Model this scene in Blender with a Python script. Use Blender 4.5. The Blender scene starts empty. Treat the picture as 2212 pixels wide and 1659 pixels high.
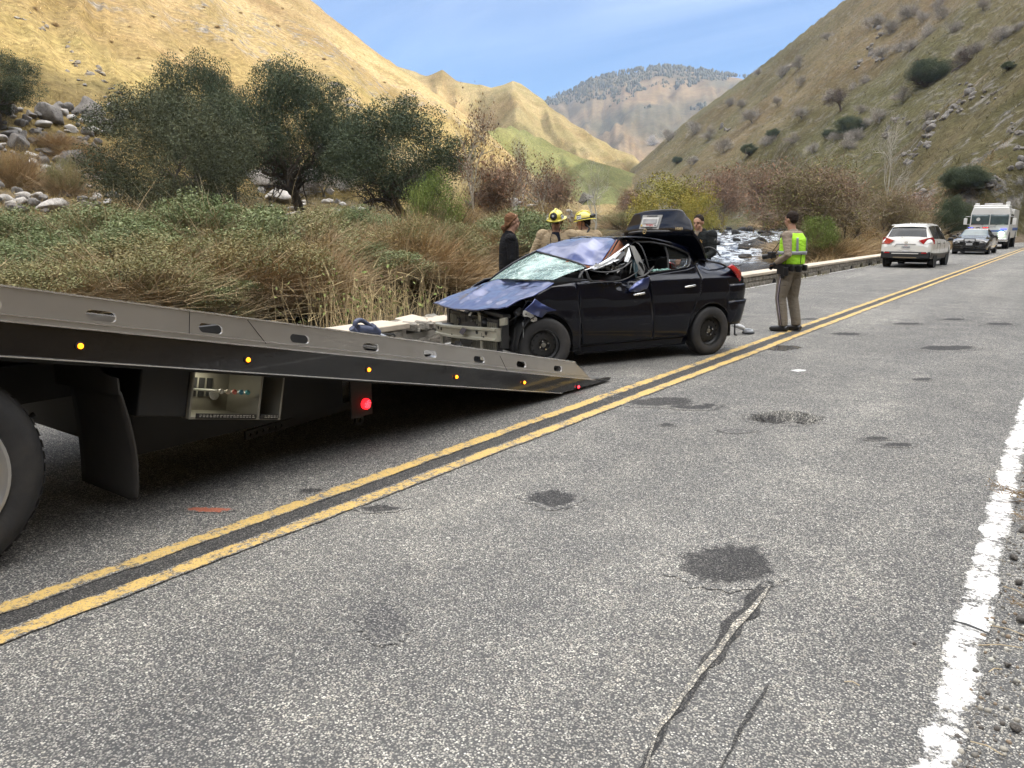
import bpy, bmesh, math, random
import numpy as np
from mathutils import Vector, Matrix, Euler
C = bpy.context.scene.collection
R = math.radians
SC = bpy.context.scene
# ------------------------------------------------------------------ camera, sky, sun, exposure
IW, IH = 2212., 1659.
FPX = 0.751*IW
HZ, VPX, HC = 489., 2345., 1.6
PITCH = math.atan((HZ-IH/2)/FPX)
YAW = math.atan2((VPX-IW/2)/FPX, math.cos(PITCH)-(-(HZ-IH/2)/FPX)*math.sin(PITCH))
cam_d = bpy.data.cameras.new('camera'); cam = bpy.data.objects.new('camera', cam_d); C.objects.link(cam)
cam.location = (0, 0, HC); cam.rotation_euler = (math.pi/2+PITCH, 0, YAW)
cam_d.sensor_width = 36; cam_d.lens = 0.751*36; cam_d.clip_start = 0.05; cam_d.clip_end = 20000
SC.camera = cam
SUN_EL, SUN_AZ = R(30), R(66)      # azimuth clockwise from +Y (the road direction)
W = bpy.data.worlds.new('World'); SC.world = W; W.use_nodes = True
nt = W.node_tree; nt.nodes.clear()
N = nt.nodes.new; LK = nt.links.new
wo = N('ShaderNodeOutputWorld'); bg = N('ShaderNodeBackground'); bg.inputs['Strength'].default_value = 0.15
sky = N('ShaderNodeTexSky'); sky.sky_type = 'NISHITA'; sky.sun_disc = False
sky.sun_elevation = SUN_EL; sky.sun_rotation = SUN_AZ; sky.altitude = 700; sky.air_density = 1.0; sky.dust_density = 0.3; sky.ozone_density = 1.0
tc = N('ShaderNodeTexCoord'); sx = N('ShaderNodeSeparateXYZ'); LK(tc.outputs['Generated'], sx.inputs[0])
def M_(op, a, b=0.0, c=None):
    n = N('ShaderNodeMath'); n.operation = op
    for i, v in enumerate((a, b) if c is None else (a, b, c)):
        if hasattr(v, 'is_linked'): LK(v, n.inputs[i])
        else: n.inputs[i].default_value = v
    return n.outputs[0]
# bright cirrus deck added above the frame to light the shaded valley: the view direction carried onto a flat layer
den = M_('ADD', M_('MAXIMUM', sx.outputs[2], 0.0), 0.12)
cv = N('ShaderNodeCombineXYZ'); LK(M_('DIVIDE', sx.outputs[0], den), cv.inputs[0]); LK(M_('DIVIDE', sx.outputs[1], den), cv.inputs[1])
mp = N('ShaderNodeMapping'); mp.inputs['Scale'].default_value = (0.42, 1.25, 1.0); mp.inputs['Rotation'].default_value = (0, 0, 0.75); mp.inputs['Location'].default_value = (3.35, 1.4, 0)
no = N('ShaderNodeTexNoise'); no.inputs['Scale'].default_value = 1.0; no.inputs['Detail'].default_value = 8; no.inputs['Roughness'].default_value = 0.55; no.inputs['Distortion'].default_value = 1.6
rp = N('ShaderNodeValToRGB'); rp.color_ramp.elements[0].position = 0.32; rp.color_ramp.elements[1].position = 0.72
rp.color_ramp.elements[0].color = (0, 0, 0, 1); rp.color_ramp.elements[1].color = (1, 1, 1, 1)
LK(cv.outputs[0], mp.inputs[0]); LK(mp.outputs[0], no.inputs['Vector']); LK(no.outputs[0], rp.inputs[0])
thin = M_('MULTIPLY', rp.outputs[0], M_('MINIMUM', M_('ADD', M_('MULTIPLY', M_('POWER', M_('SUBTRACT', den, 0.12), 2.9), 1.0), 0.004), 1.0))  # deck is brightest overhead and nearly vanishes in view
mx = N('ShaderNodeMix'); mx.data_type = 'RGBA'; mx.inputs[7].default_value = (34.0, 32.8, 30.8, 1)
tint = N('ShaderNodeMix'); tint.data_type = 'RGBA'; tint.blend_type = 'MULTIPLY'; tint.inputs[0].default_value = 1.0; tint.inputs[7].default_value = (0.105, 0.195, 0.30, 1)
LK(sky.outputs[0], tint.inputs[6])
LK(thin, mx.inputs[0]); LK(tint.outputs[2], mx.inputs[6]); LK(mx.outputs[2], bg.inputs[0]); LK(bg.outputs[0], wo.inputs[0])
sl = bpy.data.lights.new('sun', 'SUN'); sl.energy = 2.7; sl.angle = R(0.5); sl.color = (1.0, 0.90, 0.74)
sun = bpy.data.objects.new('sun', sl); C.objects.link(sun)
sdir = Vector((math.sin(SUN_AZ)*math.cos(SUN_EL), math.cos(SUN_AZ)*math.cos(SUN_EL), math.sin(SUN_EL)))
sun.rotation_euler = (-sdir).to_track_quat('-Z', 'Y').to_euler(); sun.location = (30, 0, 40)
SC.view_settings.view_transform = 'Standard'; SC.view_settings.look = 'None'; SC.view_settings.gamma = 1.0
SC.view_settings.use_curve_mapping = False; SC.view_settings.exposure = 1.64
SC.render.engine = 'CYCLES'
SC.cycles.max_bounces = 6; SC.cycles.diffuse_bounces = 3; SC.cycles.glossy_bounces = 3; SC.cycles.transmission_bounces = 6
SC.cycles.transparent_max_bounces = 8; SC.cycles.volume_bounces = 1
SC.cycles.caustics_reflective = False; SC.cycles.caustics_refractive = False
try: SC.cycles.use_denoising = True
except Exception: pass

# ------------------------------------------------------------------ picture -> world helpers (2212 x 1659 picture units)
CP, SP, CY, SY = math.cos(PITCH), math.sin(PITCH), math.cos(YAW), math.sin(YAW)
def ray(px, py):
    x = (px-IW/2)/FPX; y = -(py-IH/2)/FPX
    u = y*CP+SP; f = CP-y*SP
    return x*CY-f*SY, f*CY+x*SY, u
def gp(px, py, z=0.0):
    X, Y, u = ray(px, py); t = (z-HC)/u
    return X*t, Y*t
def at(px, D):
    X, Y, u = ray(px, HZ); h = math.hypot(X, Y)
    return X/h*D, Y/h*D
def azel(px, py):
    X, Y, u = ray(px, py); return math.atan2(X, Y), u/math.hypot(X, Y)

# ------------------------------------------------------------------ object helpers
def tag(o, label=None, cat=None, group=None, kind=None):
    if label: o['label'] = label
    if cat: o['category'] = cat
    if group: o['group'] = group
    if kind: o['kind'] = kind
    return o
def empty(name, loc=(0, 0, 0), rz=0.0, label=None, cat=None, group=None):
    o = bpy.data.objects.new(name, None); C.objects.link(o); o.location = loc; o.rotation_euler = (0, 0, rz)
    o.empty_display_size = 0.2
    return tag(o, label, cat, group)
def link(name, me, parent=None):
    o = bpy.data.objects.new(name, me); C.objects.link(o)
    if parent is not None: o.parent = parent
    return o
def copy_tree(o, parent=None):
    c = o.copy(); C.objects.link(c); c.parent = parent
    for ch in o.children: copy_tree(ch, c)
    return c
class G:
    """collects vertices and faces with a material slot number"""
    def __init__(s): s.v = []; s.f = []; s.m = []
    def add(s, vs, fs, m=0):
        b = len(s.v); s.v.extend([tuple(v) for v in vs])
        for f in fs: s.f.append([b+i for i in f]); s.m.append(m)
        return s
    def box(s, x0, x1, y0, y1, z0, z1, m=0):
        vs = [(x, y, z) for x in (x0, x1) for y in (y0, y1) for z in (z0, z1)]
        return s.add(vs, [(0, 1, 3, 2), (4, 6, 7, 5), (0, 4, 5, 1), (2, 3, 7, 6), (0, 2, 6, 4), (1, 5, 7, 3)], m)
    def obox(s, c, ax, ay, az, m=0):
        c = Vector(c); ax = Vector(ax); ay = Vector(ay); az = Vector(az)
        vs = [c+i*ax+j*ay+k*az for i in (-1, 1) for j in (-1, 1) for k in (-1, 1)]
        return s.add(vs, [(0, 1, 3, 2), (4, 6, 7, 5), (0, 4, 5, 1), (2, 3, 7, 6), (0, 2, 6, 4), (1, 5, 7, 3)], m)
    def prism(s, poly, o, u, v, w, m=0):
        """polygon in (u,v) coordinates extruded along w"""
        o = Vector(o); u = Vector(u); v = Vector(v); w = Vector(w); n = len(poly)
        a = [o+u*p[0]+v*p[1] for p in poly]; b = [q+w for q in a]
        fs = [tuple(range(n-1, -1, -1)), tuple(range(n, 2*n))]+[(i, (i+1) % n, n+(i+1) % n, n+i) for i in range(n)]
        return s.add(a+b, fs, m)
    def tube(s, pts, r, n=8, m=0, cap=True, flat=1.0):
        pts = [Vector(p) for p in pts]; k = len(pts)
        rs = list(r) if isinstance(r, (list, tuple)) else [r]*k
        vs = []; up = None
        for i, p in enumerate(pts):
            t = (pts[min(i+1, k-1)]-pts[max(i-1, 0)])
            if t.length < 1e-9: t = Vector((0, 0, 1))
            t.normalize()
            if up is None: up = Vector((0, 0, 1)) if abs(t.z) < 0.9 else Vector((0, 1, 0))
            a = t.cross(up)
            if a.length < 1e-6: a = t.orthogonal()
            a.normalize(); b = a.cross(t).normalized(); up = b
            for j in range(n):
                q = 2*math.pi*j/n
                vs.append(p+a*(rs[i]*math.cos(q))+b*(rs[i]*flat*math.sin(q)))
        fs = [(i*n+j, i*n+(j+1) % n, (i+1)*n+(j+1) % n, (i+1)*n+j) for i in range(k-1) for j in range(n)]
        if cap: fs += [tuple(range(n-1, -1, -1)), tuple(range((k-1)*n, k*n))]
        return s.add(vs, fs, m)
    def rings(s, rings, m=0, cap=True, closed=True):
        n = len(rings[0]); vs = [p for r_ in rings for p in r_]; k = len(rings)
        nn = n if closed else n-1
        fs = [(i*n+j, i*n+(j+1) % n, (i+1)*n+(j+1) % n, (i+1)*n+j) for i in range(k-1) for j in range(nn)]
        if cap and closed: fs += [tuple(range(n-1, -1, -1)), tuple(range((k-1)*n, k*n))]
        return s.add(vs, fs, m)
    def lathe(s, prof, o, axis, n=24, m=0, cap=True):
        """prof: (radius, distance along axis)"""
        o = Vector(o); ax = Vector(axis).normalized(); a = ax.orthogonal().normalized(); b = ax.cross(a)
        return s.rings([[o+ax*h+a*(r*math.cos(2*math.pi*j/n))+b*(r*math.sin(2*math.pi*j/n)) for j in range(n)] for r, h in prof], m, cap)
    def ball(s, c, rx, ry=None, rz=None, n=12, k=8, m=0, rot=None):
        ry = ry or rx; rz = rz or rx; c = Vector(c); rg = []
        for i in range(k+1):
            t = math.pi*i/k; rr = max(math.sin(t), 0.02)
            ring = [Vector((rx*rr*math.cos(2*math.pi*j/n), ry*rr*math.sin(2*math.pi*j/n), -rz*math.cos(t))) for j in range(n)]
            if rot is not None: ring = [rot @ q for q in ring]
            rg.append([c+q for q in ring])
        return s.rings(rg, m)
    def grid(s, fn, nu, nv, m=0):
        vs = [fn(i/nu, j/nv) for j in range(nv+1) for i in range(nu+1)]
        fs = [(j*(nu+1)+i, j*(nu+1)+i+1, (j+1)*(nu+1)+i+1, (j+1)*(nu+1)+i) for j in range(nv) for i in range(nu)]
        return s.add(vs, fs, m)
    def build(s, name, mats, parent=None, smooth=True, auto=40, bevel=0.0, solid=0.0, sub=0):
        me = bpy.data.meshes.new(name); me.from_pydata(s.v, [], s.f)
        mats = mats if isinstance(mats, (list, tuple)) else [mats]
        for mt in mats: me.materials.append(mt)
        me.polygons.foreach_set('material_index', s.m)
        if smooth:
            me.polygons.foreach_set('use_smooth', [True]*len(me.polygons))
        me.update()
        bm = bmesh.new(); bm.from_mesh(me); bmesh.ops.recalc_face_normals(bm, faces=bm.faces)
        if smooth and auto < 180:
            lim = R(auto)
            for e in bm.edges:
                if len(e.link_faces) == 2 and e.calc_face_angle(0) > lim: e.smooth = False
        bm.to_mesh(me); bm.free()
        o = link(name, me, parent)
        if solid:
            md = o.modifiers.new('s', 'SOLIDIFY'); md.thickness = solid; md.offset = 0
        if bevel:
            md = o.modifiers.new('b', 'BEVEL'); md.width = bevel; md.segments = 2; md.limit_method = 'ANGLE'; md.angle_limit = R(35)
        if sub:
            md = o.modifiers.new('d', 'SUBSURF'); md.levels = sub; md.render_levels = sub
        return o
def npmesh(name, V, F, mats=None, col=None, smooth=False, fmat=None):
    me = bpy.data.meshes.new(name); V = np.asarray(V, np.float32); F = np.asarray(F, np.int32); k = F.shape[1]
    me.vertices.add(len(V)); me.vertices.foreach_set('co', V.ravel())
    me.loops.add(F.size); me.loops.foreach_set('vertex_index', F.ravel())
    me.polygons.add(len(F)); me.polygons.foreach_set('loop_start', np.arange(0, F.size, k, dtype=np.int32))
    try: me.polygons.foreach_set('loop_total', np.full(len(F), k, np.int32))
    except Exception: pass
    if mats:
        for m in (mats if isinstance(mats, (list, tuple)) else [mats]): me.materials.append(m)
    if fmat is not None: me.polygons.foreach_set('material_index', np.asarray(fmat, np.int32))
    if smooth: me.polygons.foreach_set('use_smooth', np.ones(len(F), bool))
    me.update(calc_edges=True)
    if col is not None:
        a = me.color_attributes.new('col', 'FLOAT_COLOR', 'POINT'); c4 = np.ones((len(V), 4), np.float32); c4[:, :3] = col
        a.data.foreach_set('color', c4.ravel())
    return me

# ------------------------------------------------------------------ numpy noise
def _h(ix, iy, s):
    n = (ix.astype(np.int64)*374761393+iy.astype(np.int64)*668265263+s*2147483647) & 0xffffffff
    n = ((n ^ (n >> 13))*1274126177) & 0xffffffff
    n = ((n ^ (n >> 16))*2246822519) & 0xffffffff
    return ((n ^ (n >> 15)) & 0xffffff)/float(0xffffff)
def vn(x, y, s=0):
    x = np.asarray(x, float); y = np.asarray(y, float)
    ix = np.floor(x); iy = np.floor(y); fx = x-ix; fy = y-iy
    fx = fx*fx*(3-2*fx); fy = fy*fy*(3-2*fy)
    a = _h(ix, iy, s); b = _h(ix+1, iy, s); c = _h(ix, iy+1, s); d = _h(ix+1, iy+1, s)
    return (a*(1-fx)+b*fx)*(1-fy)+(c*(1-fx)+d*fx)*fy
def fbm(x, y, o=4, s=0, g=0.5):
    t = 0; a = 1; n = 0
    for i in range(o):
        t = t+a*vn(np.asarray(x)*2**i, np.asarray(y)*2**i, s+i*17); n += a; a *= g
    return t/n*2-1
def ridged(x, y, o=4, s=0):
    t = 0; a = 1; n = 0
    for i in range(o):
        t = t+a*(1-np.abs(2*vn(np.asarray(x)*2**i, np.asarray(y)*2**i, s+i*31)-1)); n += a; a *= 0.5
    return t/n
def sst(a, b, x):
    t = np.clip((np.asarray(x, float)-a)/(b-a), 0, 1); return t*t*(3-2*t)

# ------------------------------------------------------------------ materials
class NT:
    def __init__(s, name):
        s.mat = bpy.data.materials.new(name); s.mat.use_nodes = True; s.t = s.mat.node_tree; s.n = s.t.nodes; s.l = s.t.links
        s.b = s.n['Principled BSDF']
    def node(s, t, **k):
        n = s.n.new(t)
        for a, v in k.items(): setattr(n, a, v)
        return n
    def obj(s, scale=(1, 1, 1), rot=(0, 0, 0), kind='Object'):
        tc = s.node('ShaderNodeTexCoord'); mp = s.node('ShaderNodeMapping'); mp.inputs['Scale'].default_value = scale; mp.inputs['Rotation'].default_value = rot
        s.l.new(tc.outputs[kind], mp.inputs[0]); return mp.outputs[0]
    def noise(s, vec, scale, detail=4, rough=0.55, dist=0.0):
        n = s.node('ShaderNodeTexNoise'); n.inputs['Scale'].default_value = scale; n.inputs['Detail'].default_value = detail
        n.inputs['Roughness'].default_value = rough; n.inputs['Distortion'].default_value = dist
        if vec is not None: s.l.new(vec, n.inputs['Vector'])
        return n.outputs[0]
    def vor(s, vec, scale, feature='F1', out=0):
        n = s.node('ShaderNodeTexVoronoi'); n.feature = feature; n.inputs['Scale'].default_value = scale
        if vec is not None: s.l.new(vec, n.inputs['Vector'])
        return n.outputs[out]
    def ramp(s, fac, stops):
        n = s.node('ShaderNodeValToRGB'); e = n.color_ramp.elements
        while len(e) < len(stops): e.new(0.5)
        for i, (p, c) in enumerate(stops):
            e[i].position = p; e[i].color = (c, c, c, 1) if not isinstance(c, (tuple, list)) else (*c, 1)
        s.l.new(fac, n.inputs[0]); return n.outputs[0]
    def mix(s, fac, a, b, mode='MIX'):
        n = s.node('ShaderNodeMix'); n.data_type = 'RGBA'; n.blend_type = mode
        for sock, v in ((n.inputs[0], fac), (n.inputs[6], a), (n.inputs[7], b)):
            if hasattr(v, 'links') or hasattr(v, 'is_linked'): s.l.new(v, sock)
            elif isinstance(v, (tuple, list)): sock.default_value = (*v, 1)
            else: sock.default_value = v
        return n.outputs[2]
    def math(s, op, a, b=0.5):
        n = s.node('ShaderNodeMath'); n.operation = op
        for sock, v in ((n.inputs[0], a), (n.inputs[1], b)):
            if hasattr(v, 'is_linked'): s.l.new(v, sock)
            else: sock.default_value = v
        return n.outputs[0]
    def bump(s, h, strength=0.3, dist=0.01):
        n = s.node('ShaderNodeBump'); n.inputs['Strength'].default_value = strength; n.inputs['Distance'].default_value = dist
        s.l.new(h, n.inputs['Height']); s.l.new(n.outputs[0], s.b.inputs['Normal']); return n
    def set(s, **k):
        for a, v in k.items():
            sock = s.b.inputs[a.replace('_', ' ')]
            if hasattr(v, 'is_linked'): s.l.new(v, sock)
            elif isinstance(v, (tuple, list)) and len(v) == 3: sock.default_value = (*v, 1)
            else: sock.default_value = v
        return s
def simple(name, col, rough=0.6, metal=0.0, var=0.12, scale=8.0, bump=0.0, coat=0.0, spec=0.5, bscale=None, dirt=None):
    """base colour varied by fine noise, optional relief and dirt patches"""
    t = NT(name); v = t.obj(); n = t.noise(v, scale, 5)
    c = t.mix(n, tuple(x*(1-var*1.5) for x in col), tuple(min(1, x*(1+var*1.5)) for x in col))
    if dirt:
        n2 = t.noise(v, scale*0.35, 6, 0.65); f = t.ramp(n2, [(0.45, 0.0), (0.7, dirt[1])]); c = t.mix(f, c, dirt[0])
    r = t.math('MULTIPLY_ADD', n, 0.2); t.n[-1] if False else None
    t.set(Base_Color=c, Roughness=rough, Metallic=metal)
    t.b.inputs['Specular IOR Level'].default_value = spec
    if coat: t.b.inputs['Coat Weight'].default_value = coat; t.b.inputs['Coat Roughness'].default_value = 0.03
    if bump: t.bump(t.noise(v, bscale or scale*4, 4), bump, 0.01)
    return t.mat
def emis(name, col, strength, base=(0.1, 0.1, 0.1)):
    t = NT(name); t.set(Base_Color=base, Roughness=0.3); t.b.inputs['Emission Color'].default_value = (*col, 1); t.b.inputs['Emission Strength'].default_value = strength
    return t.mat
def glass(name, col=(0.02, 0.025, 0.03), alpha=0.75, rough=0.05):
    t = NT(name); t.set(Base_Color=col, Roughness=rough, Alpha=alpha); t.b.inputs['Specular IOR Level'].default_value = 0.6
    n = t.noise(t.obj(), 3.0, 3); t.l.new(t.ramp(n, [(0.3, tuple(c*0.8 for c in col)), (0.8, tuple(c*1.3 for c in col))]), t.b.inputs['Base Color'])
    return t.mat
# ------------------------------------------------------------------ terrain heights
RIV_Y = [-200, -60, 15, 27, 40, 52, 70, 100, 140, 200, 300]
RIV_R = [-8.25, -8.25, -8.25, -8.4, -12.0, -16.3, -22.0, -31.5, -44., -66., -110.]
RIV_L = [-24, -20, -20, -22.5, -27, -31, -39., -53., -70., -90., -130.]
WL_Y, WL_Z = [-200, 55, 75, 120, 200, 300], [-1.3, -1.3, -0.75, 0.3, 1.4, 3.0]
def ctrl(pts):
    a = []
    for px, py, rr, rb, zb in pts:
        az, te = azel(px, py); a.append((az, te, rr, rb, zb))
    a.sort(); return np.array(a)
HILLS = {
 'L1': ctrl([(-1500, -900, 300, 70, 8), (-300, -640, 330, 85, 9), (200, -330, 340, 95, 10), (480, -130, 340, 105, 10), (672, 0, 330, 112, 10), (760, 70, 325, 116, 10), (835, 128, 320, 120, 9), (900, 172, 315, 125, 9),
             (960, 215, 310, 130, 8), (1000, 245, 305, 135, 8), (1060, 292, 300, 150, 7), (1115, 345, 290, 170, 6), (1180, 400, 280, 200, 5), (1260, 450, 280, 220, 3)]),
 'L2': ctrl([(300, -50, 760, 450, 10), (700, 60, 760, 450, 10), (810, 116, 760, 450, 10), (850, 133, 750, 450, 10), (905, 158, 740, 450, 10), (930, 157, 735, 450, 10), (955, 150, 730, 450, 10), (990, 170, 725, 430, 10), (1030, 182, 720, 420, 10),
             (1062, 184, 715, 410, 10), (1085, 181, 712, 400, 10), (1108, 173, 710, 400, 10), (1145, 190, 705, 400, 10), (1200, 238, 690, 400, 10), (1250, 272, 680, 400, 10), (1290, 297, 670, 400, 10), (1335, 322, 660, 400, 10), (1370, 336, 655, 400, 10), (1450, 420, 650, 500, 5)]),
 'L2b': ctrl([(950, 330, 420, 250, 8), (1020, 300, 440, 260, 8), (1060, 278, 450, 270, 8), (1100, 270, 460, 280, 8), (1140, 282, 470, 290, 8), (1200, 312, 480, 300, 8), (1260, 338, 480, 300, 8), (1330, 358, 480, 300, 8), (1380, 376, 480, 300, 6), (1450, 430, 480, 300, 3)]),
 'L3': ctrl([(-800, 330, 3000, 1300, 20), (800, 260, 3000, 1300, 20), (1130, 240, 2900, 1300, 20), (1185, 211, 2800, 1300, 20), (1230, 195, 2800, 1300, 20), (1280, 168, 2750, 1300, 20), (1330, 156, 2700, 1300, 20), (1380, 147, 2700, 1300, 20), (1430, 141, 2700, 1300, 20), (1470, 144, 2700, 1300, 20), (1530, 152, 2700, 1300, 20), (1615, 165, 2700, 1300, 20), (1800, 180, 2700, 1300, 20), (2300, 250, 2800, 1300, 20)]),
 'R1': ctrl([(1300, 425, 640, 430, 5), (1340, 392, 630, 330, 5), (1372, 360, 620, 300, 5), (1430, 306, 600, 270, 5), (1500, 246, 570, 250, 5), (1560, 203, 550, 230, 5), (1622, 158, 530, 215, 4), (1700, 97, 500, 200, 4), (1760, 48, 480, 190, 4), (1822, 0, 460, 180, 4), (1950, -85, 420, 165, 3), (2212, -260, 360, 140, 3), (2600, -480, 300, 110, 3), (3300, -800, 260, 60, 2)]),
 'R2': ctrl([(1730, 500, 190, 150, 2), (1790, 462, 185, 120, 1), (1850, 405, 180, 105, 1), (1900, 362, 178, 98, 0.5), (1960, 312, 175, 93, 0), (2050, 222, 170, 88, 0), (2212, 92, 165, 82, 0), (2400, -50, 160, 76, 0), (2700, -260, 150, 60, 0), (3300, -500, 140, 40, 0)]),
}
PROF = {'L1': 1.06, 'L2': 1.25, 'L2b': 1.5, 'L3': 1.15, 'R1': 1.05, 'R2': 1.0}
def hill(k, az, r):
    c = HILLS[k]
    te = np.interp(az, c[:, 0], c[:, 1]); rr = np.interp(az, c[:, 0], c[:, 2]); rb = np.interp(az, c[:, 0], c[:, 3]); zb = np.interp(az, c[:, 0], c[:, 4])
    zr = HC+rr*te; t = (r-rb)/(rr-rb); tt = np.clip(t, 0, 1)
    z = np.where(t < 0, zb-(rb-r)*0.6, zb+(zr-zb)*tt**PROF[k])
    z = np.where(t > 1, zr-(r-rr)*(0.5 if k != 'L3' else 0.2), z)
    edge = sst(1.0, 0.80, t)*sst(0, 0.12, t)
    # gullies running down the slope (noise mostly across azimuth) and lumps
    s = {'L1': 7., 'L2': 18., 'L2b': 16., 'L3': 22., 'R1': 9., 'R2': 9.}[k]
    amp = {'L1': 9.0, 'L2': 34., 'L2b': 14., 'L3': 90., 'R1': 12., 'R2': 7}[k]
    seed = hash(k) % 1000 if False else {'L1': 11, 'L2': 22, 'L2b': 27, 'L3': 33, 'R1': 44, 'R2': 55}[k]
    # gullies lean with the ridge: shift azimuth with t
    lean = {'L1': 0.15, 'L2': 0.06, 'L2b': 0.05, 'L3': -0.05, 'R1': -0.30, 'R2': -0.35}[k]
    g = ridged((az+lean*tt+0.03*fbm(r/60, az*9, 2, seed+5))*s, r/(rr*0.9), 4, seed)-0.62
    z = z+edge*amp*g+edge*fbm(r/(rr*0.03), az*rr/(rr*0.03), 4, seed+3)*rr*0.004
    return z, t
def rsh(Y):
    d = np.maximum(np.asarray(Y, float)-80, 0); return np.where(d < 40, 0.013*d*d, 20.8+(d-40)*1.04)
def tz(X, Y, parts=False):
    X = np.asarray(X, float); Y = np.asarray(Y, float)
    r = np.hypot(X, Y); az = np.arctan2(X, Y)
    rl = np.interp(Y, RIV_Y, RIV_L); rR = np.interp(Y, RIV_Y, RIV_R); wl = np.interp(Y, WL_Y, WL_Z)
    wob = fbm(X*0.12, Y*0.12, 3, 5)*1.2*sst(16, 30, Y)+fbm(X*0.35+9, Y*0.35, 2, 6)*0.45
    dl = rl+wob-X            # >0: beyond left bank
    dr = X-(rR+wob*sst(25, 35, Y))   # >0: right of right bank
    small = fbm(X*0.5, Y*0.5, 4, 8)*0.16*sst(8, 20, r)
    zl = wl+0.15+0.65*sst(0, 1.3, dl)+np.clip(dl, 0, 60)*0.085+np.clip(dl-24, 0, 200)*0.07+fbm(X*0.07, Y*0.07, 3, 9)*0.9*sst(4, 20, dl)
    steep = sst(30, 46, Y)
    zr_ = np.minimum(wl+0.1+dr*(1.2*(1-steep)+0.5*steep), -0.12+0.0*X)+sst(8, 25, dr)*sst(30, 60, Y)*(dr-8)*0.04
    zr_ = np.where(Y > 55, np.maximum(zr_, wl+0.2*sst(0, 4, dr)), zr_)
    z = np.where(dl > 0, zl, np.where(dr > 0, zr_, wl-0.7))+small*np.where(dr > 0, sst(-8.6, -12, X), 1)
    inr = (dl <= 0) & (dr <= 0)
    ht = np.full(z.shape, -1e9); who = np.zeros(z.shape, int)
    for i, k in enumerate(HILLS):
        h, t = hill(k, az, r)
        who = np.where((h > ht), i+1, who); ht = np.maximum(ht, h)
    # slope beside the road on the right of the camera (it casts the shade)
    X0_ = X; X = X-rsh(Y)
    hr = np.minimum(1.0*(X-2.6)+rsh(Y)*sst(4, 70, X-2.6), 205+0.80*(X0_-225))+sst(3, 12, X)*(fbm(X*0.1, Y*0.1, 4, 77)*2.2)
    hr = np.where((X > 1.6) & (X0_ < 520), hr, -1e9)*1.0
    hr = np.where(X0_ > 360, hr-(X0_-360)*1.4, hr)
    who = np.where(hr > ht, 6, who); ht = np.maximum(ht, hr)
    keep = np.where(X > -9, sst(2.0, 3.2, X), sst(0, -6, X+9.5))     # road corridor stays flat
    dlr = np.where(dl > 0, dl, dr)
    far = np.where(inr, 0, np.minimum(sst(0, 12, np.where(dl > 0, dl, dr)), 1.0))
    far = np.maximum(far, sst(240, 280, Y)); keep = np.where(X > 2, sst(2.0, 3.2, X), keep*far)
    up = np.maximum(ht-z, 0)*keep
    who = np.where(up > 0.02, who, 0)
    z = z+up
    cor = sst(-8.3, -8.05, X)*sst(2.6, 1.8, X)
    z = z*(1-cor)+(-0.06)*cor; z = np.where((X-rsh(Y) > -7.2) & (X-rsh(Y) < 0.5) & (Y > -38) & (Y < 190), -0.22, z)
    X = X0_
    if parts: return z, who, dl, dr, r, az
    return z
def T(x, y): return float(tz(np.array([x]), np.array([y]))[0])

MATS = {}
def tmat():
    t = NT('terrain_ground'); v = t.obj()
    a = t.node('ShaderNodeAttribute'); a.attribute_name = 'col'; base = a.outputs[0]
    a2 = t.node('ShaderNodeAttribute'); a2.attribute_name = 'rock'
    n1 = t.noise(v, 0.9, 8, 0.65); n2 = t.noise(v, 0.09, 6, 0.6); n3 = t.noise(v, 7.0, 4, 0.6)
    c = t.mix(t.ramp(n1, [(0.33, 0.0), (0.66, 1.0)]), t.mix(1.0, base, (0.60, 0.56, 0.52), 'MULTIPLY'), t.mix(1.0, base, (1.30, 1.28, 1.2), 'MULTIPLY'))
    c = t.mix(t.ramp(n2, [(0.40, 0.0), (0.62, 0.8)]), c, t.mix(1.0, c, (0.70, 0.74, 0.64), 'MULTIPLY')); c = t.mix(t.ramp(t.noise(v, 0.022, 7, 0.62), [(0.45, 0.0), (0.62, 0.8)]), c, t.mix(1.0, c, (0.74, 0.66, 0.60), 'MULTIPLY'))
    c = t.mix(t.ramp(n3, [(0.35, 0.35), (0.5, 0.0)]), c, t.mix(1.0, c, (0.5, 0.5, 0.48), 'MULTIPLY'))
    vr = t.vor(v, 0.55); rk = t.ramp(n1, [(0.4, (0.10, 0.095, 0.09)), (0.65, (0.30, 0.28, 0.25))])
    rf = t.math('MULTIPLY', a2.outputs['Fac'], t.ramp(t.noise(v, 0.30, 7, 0.7), [(0.52, 0.0), (0.60, 1.0)]))
    c = t.mix(rf, c, rk)
    t.set(Base_Color=c, Roughness=0.95); t.b.inputs['Specular IOR Level'].default_value = 0.1
    h = t.math('ADD', t.noise(v, 0.8, 10, 0.7), t.math('MULTIPLY', t.noise(v, 5.0, 6, 0.7), 0.3))
    t.bump(h, 0.8, 0.9)
    return t.mat
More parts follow.
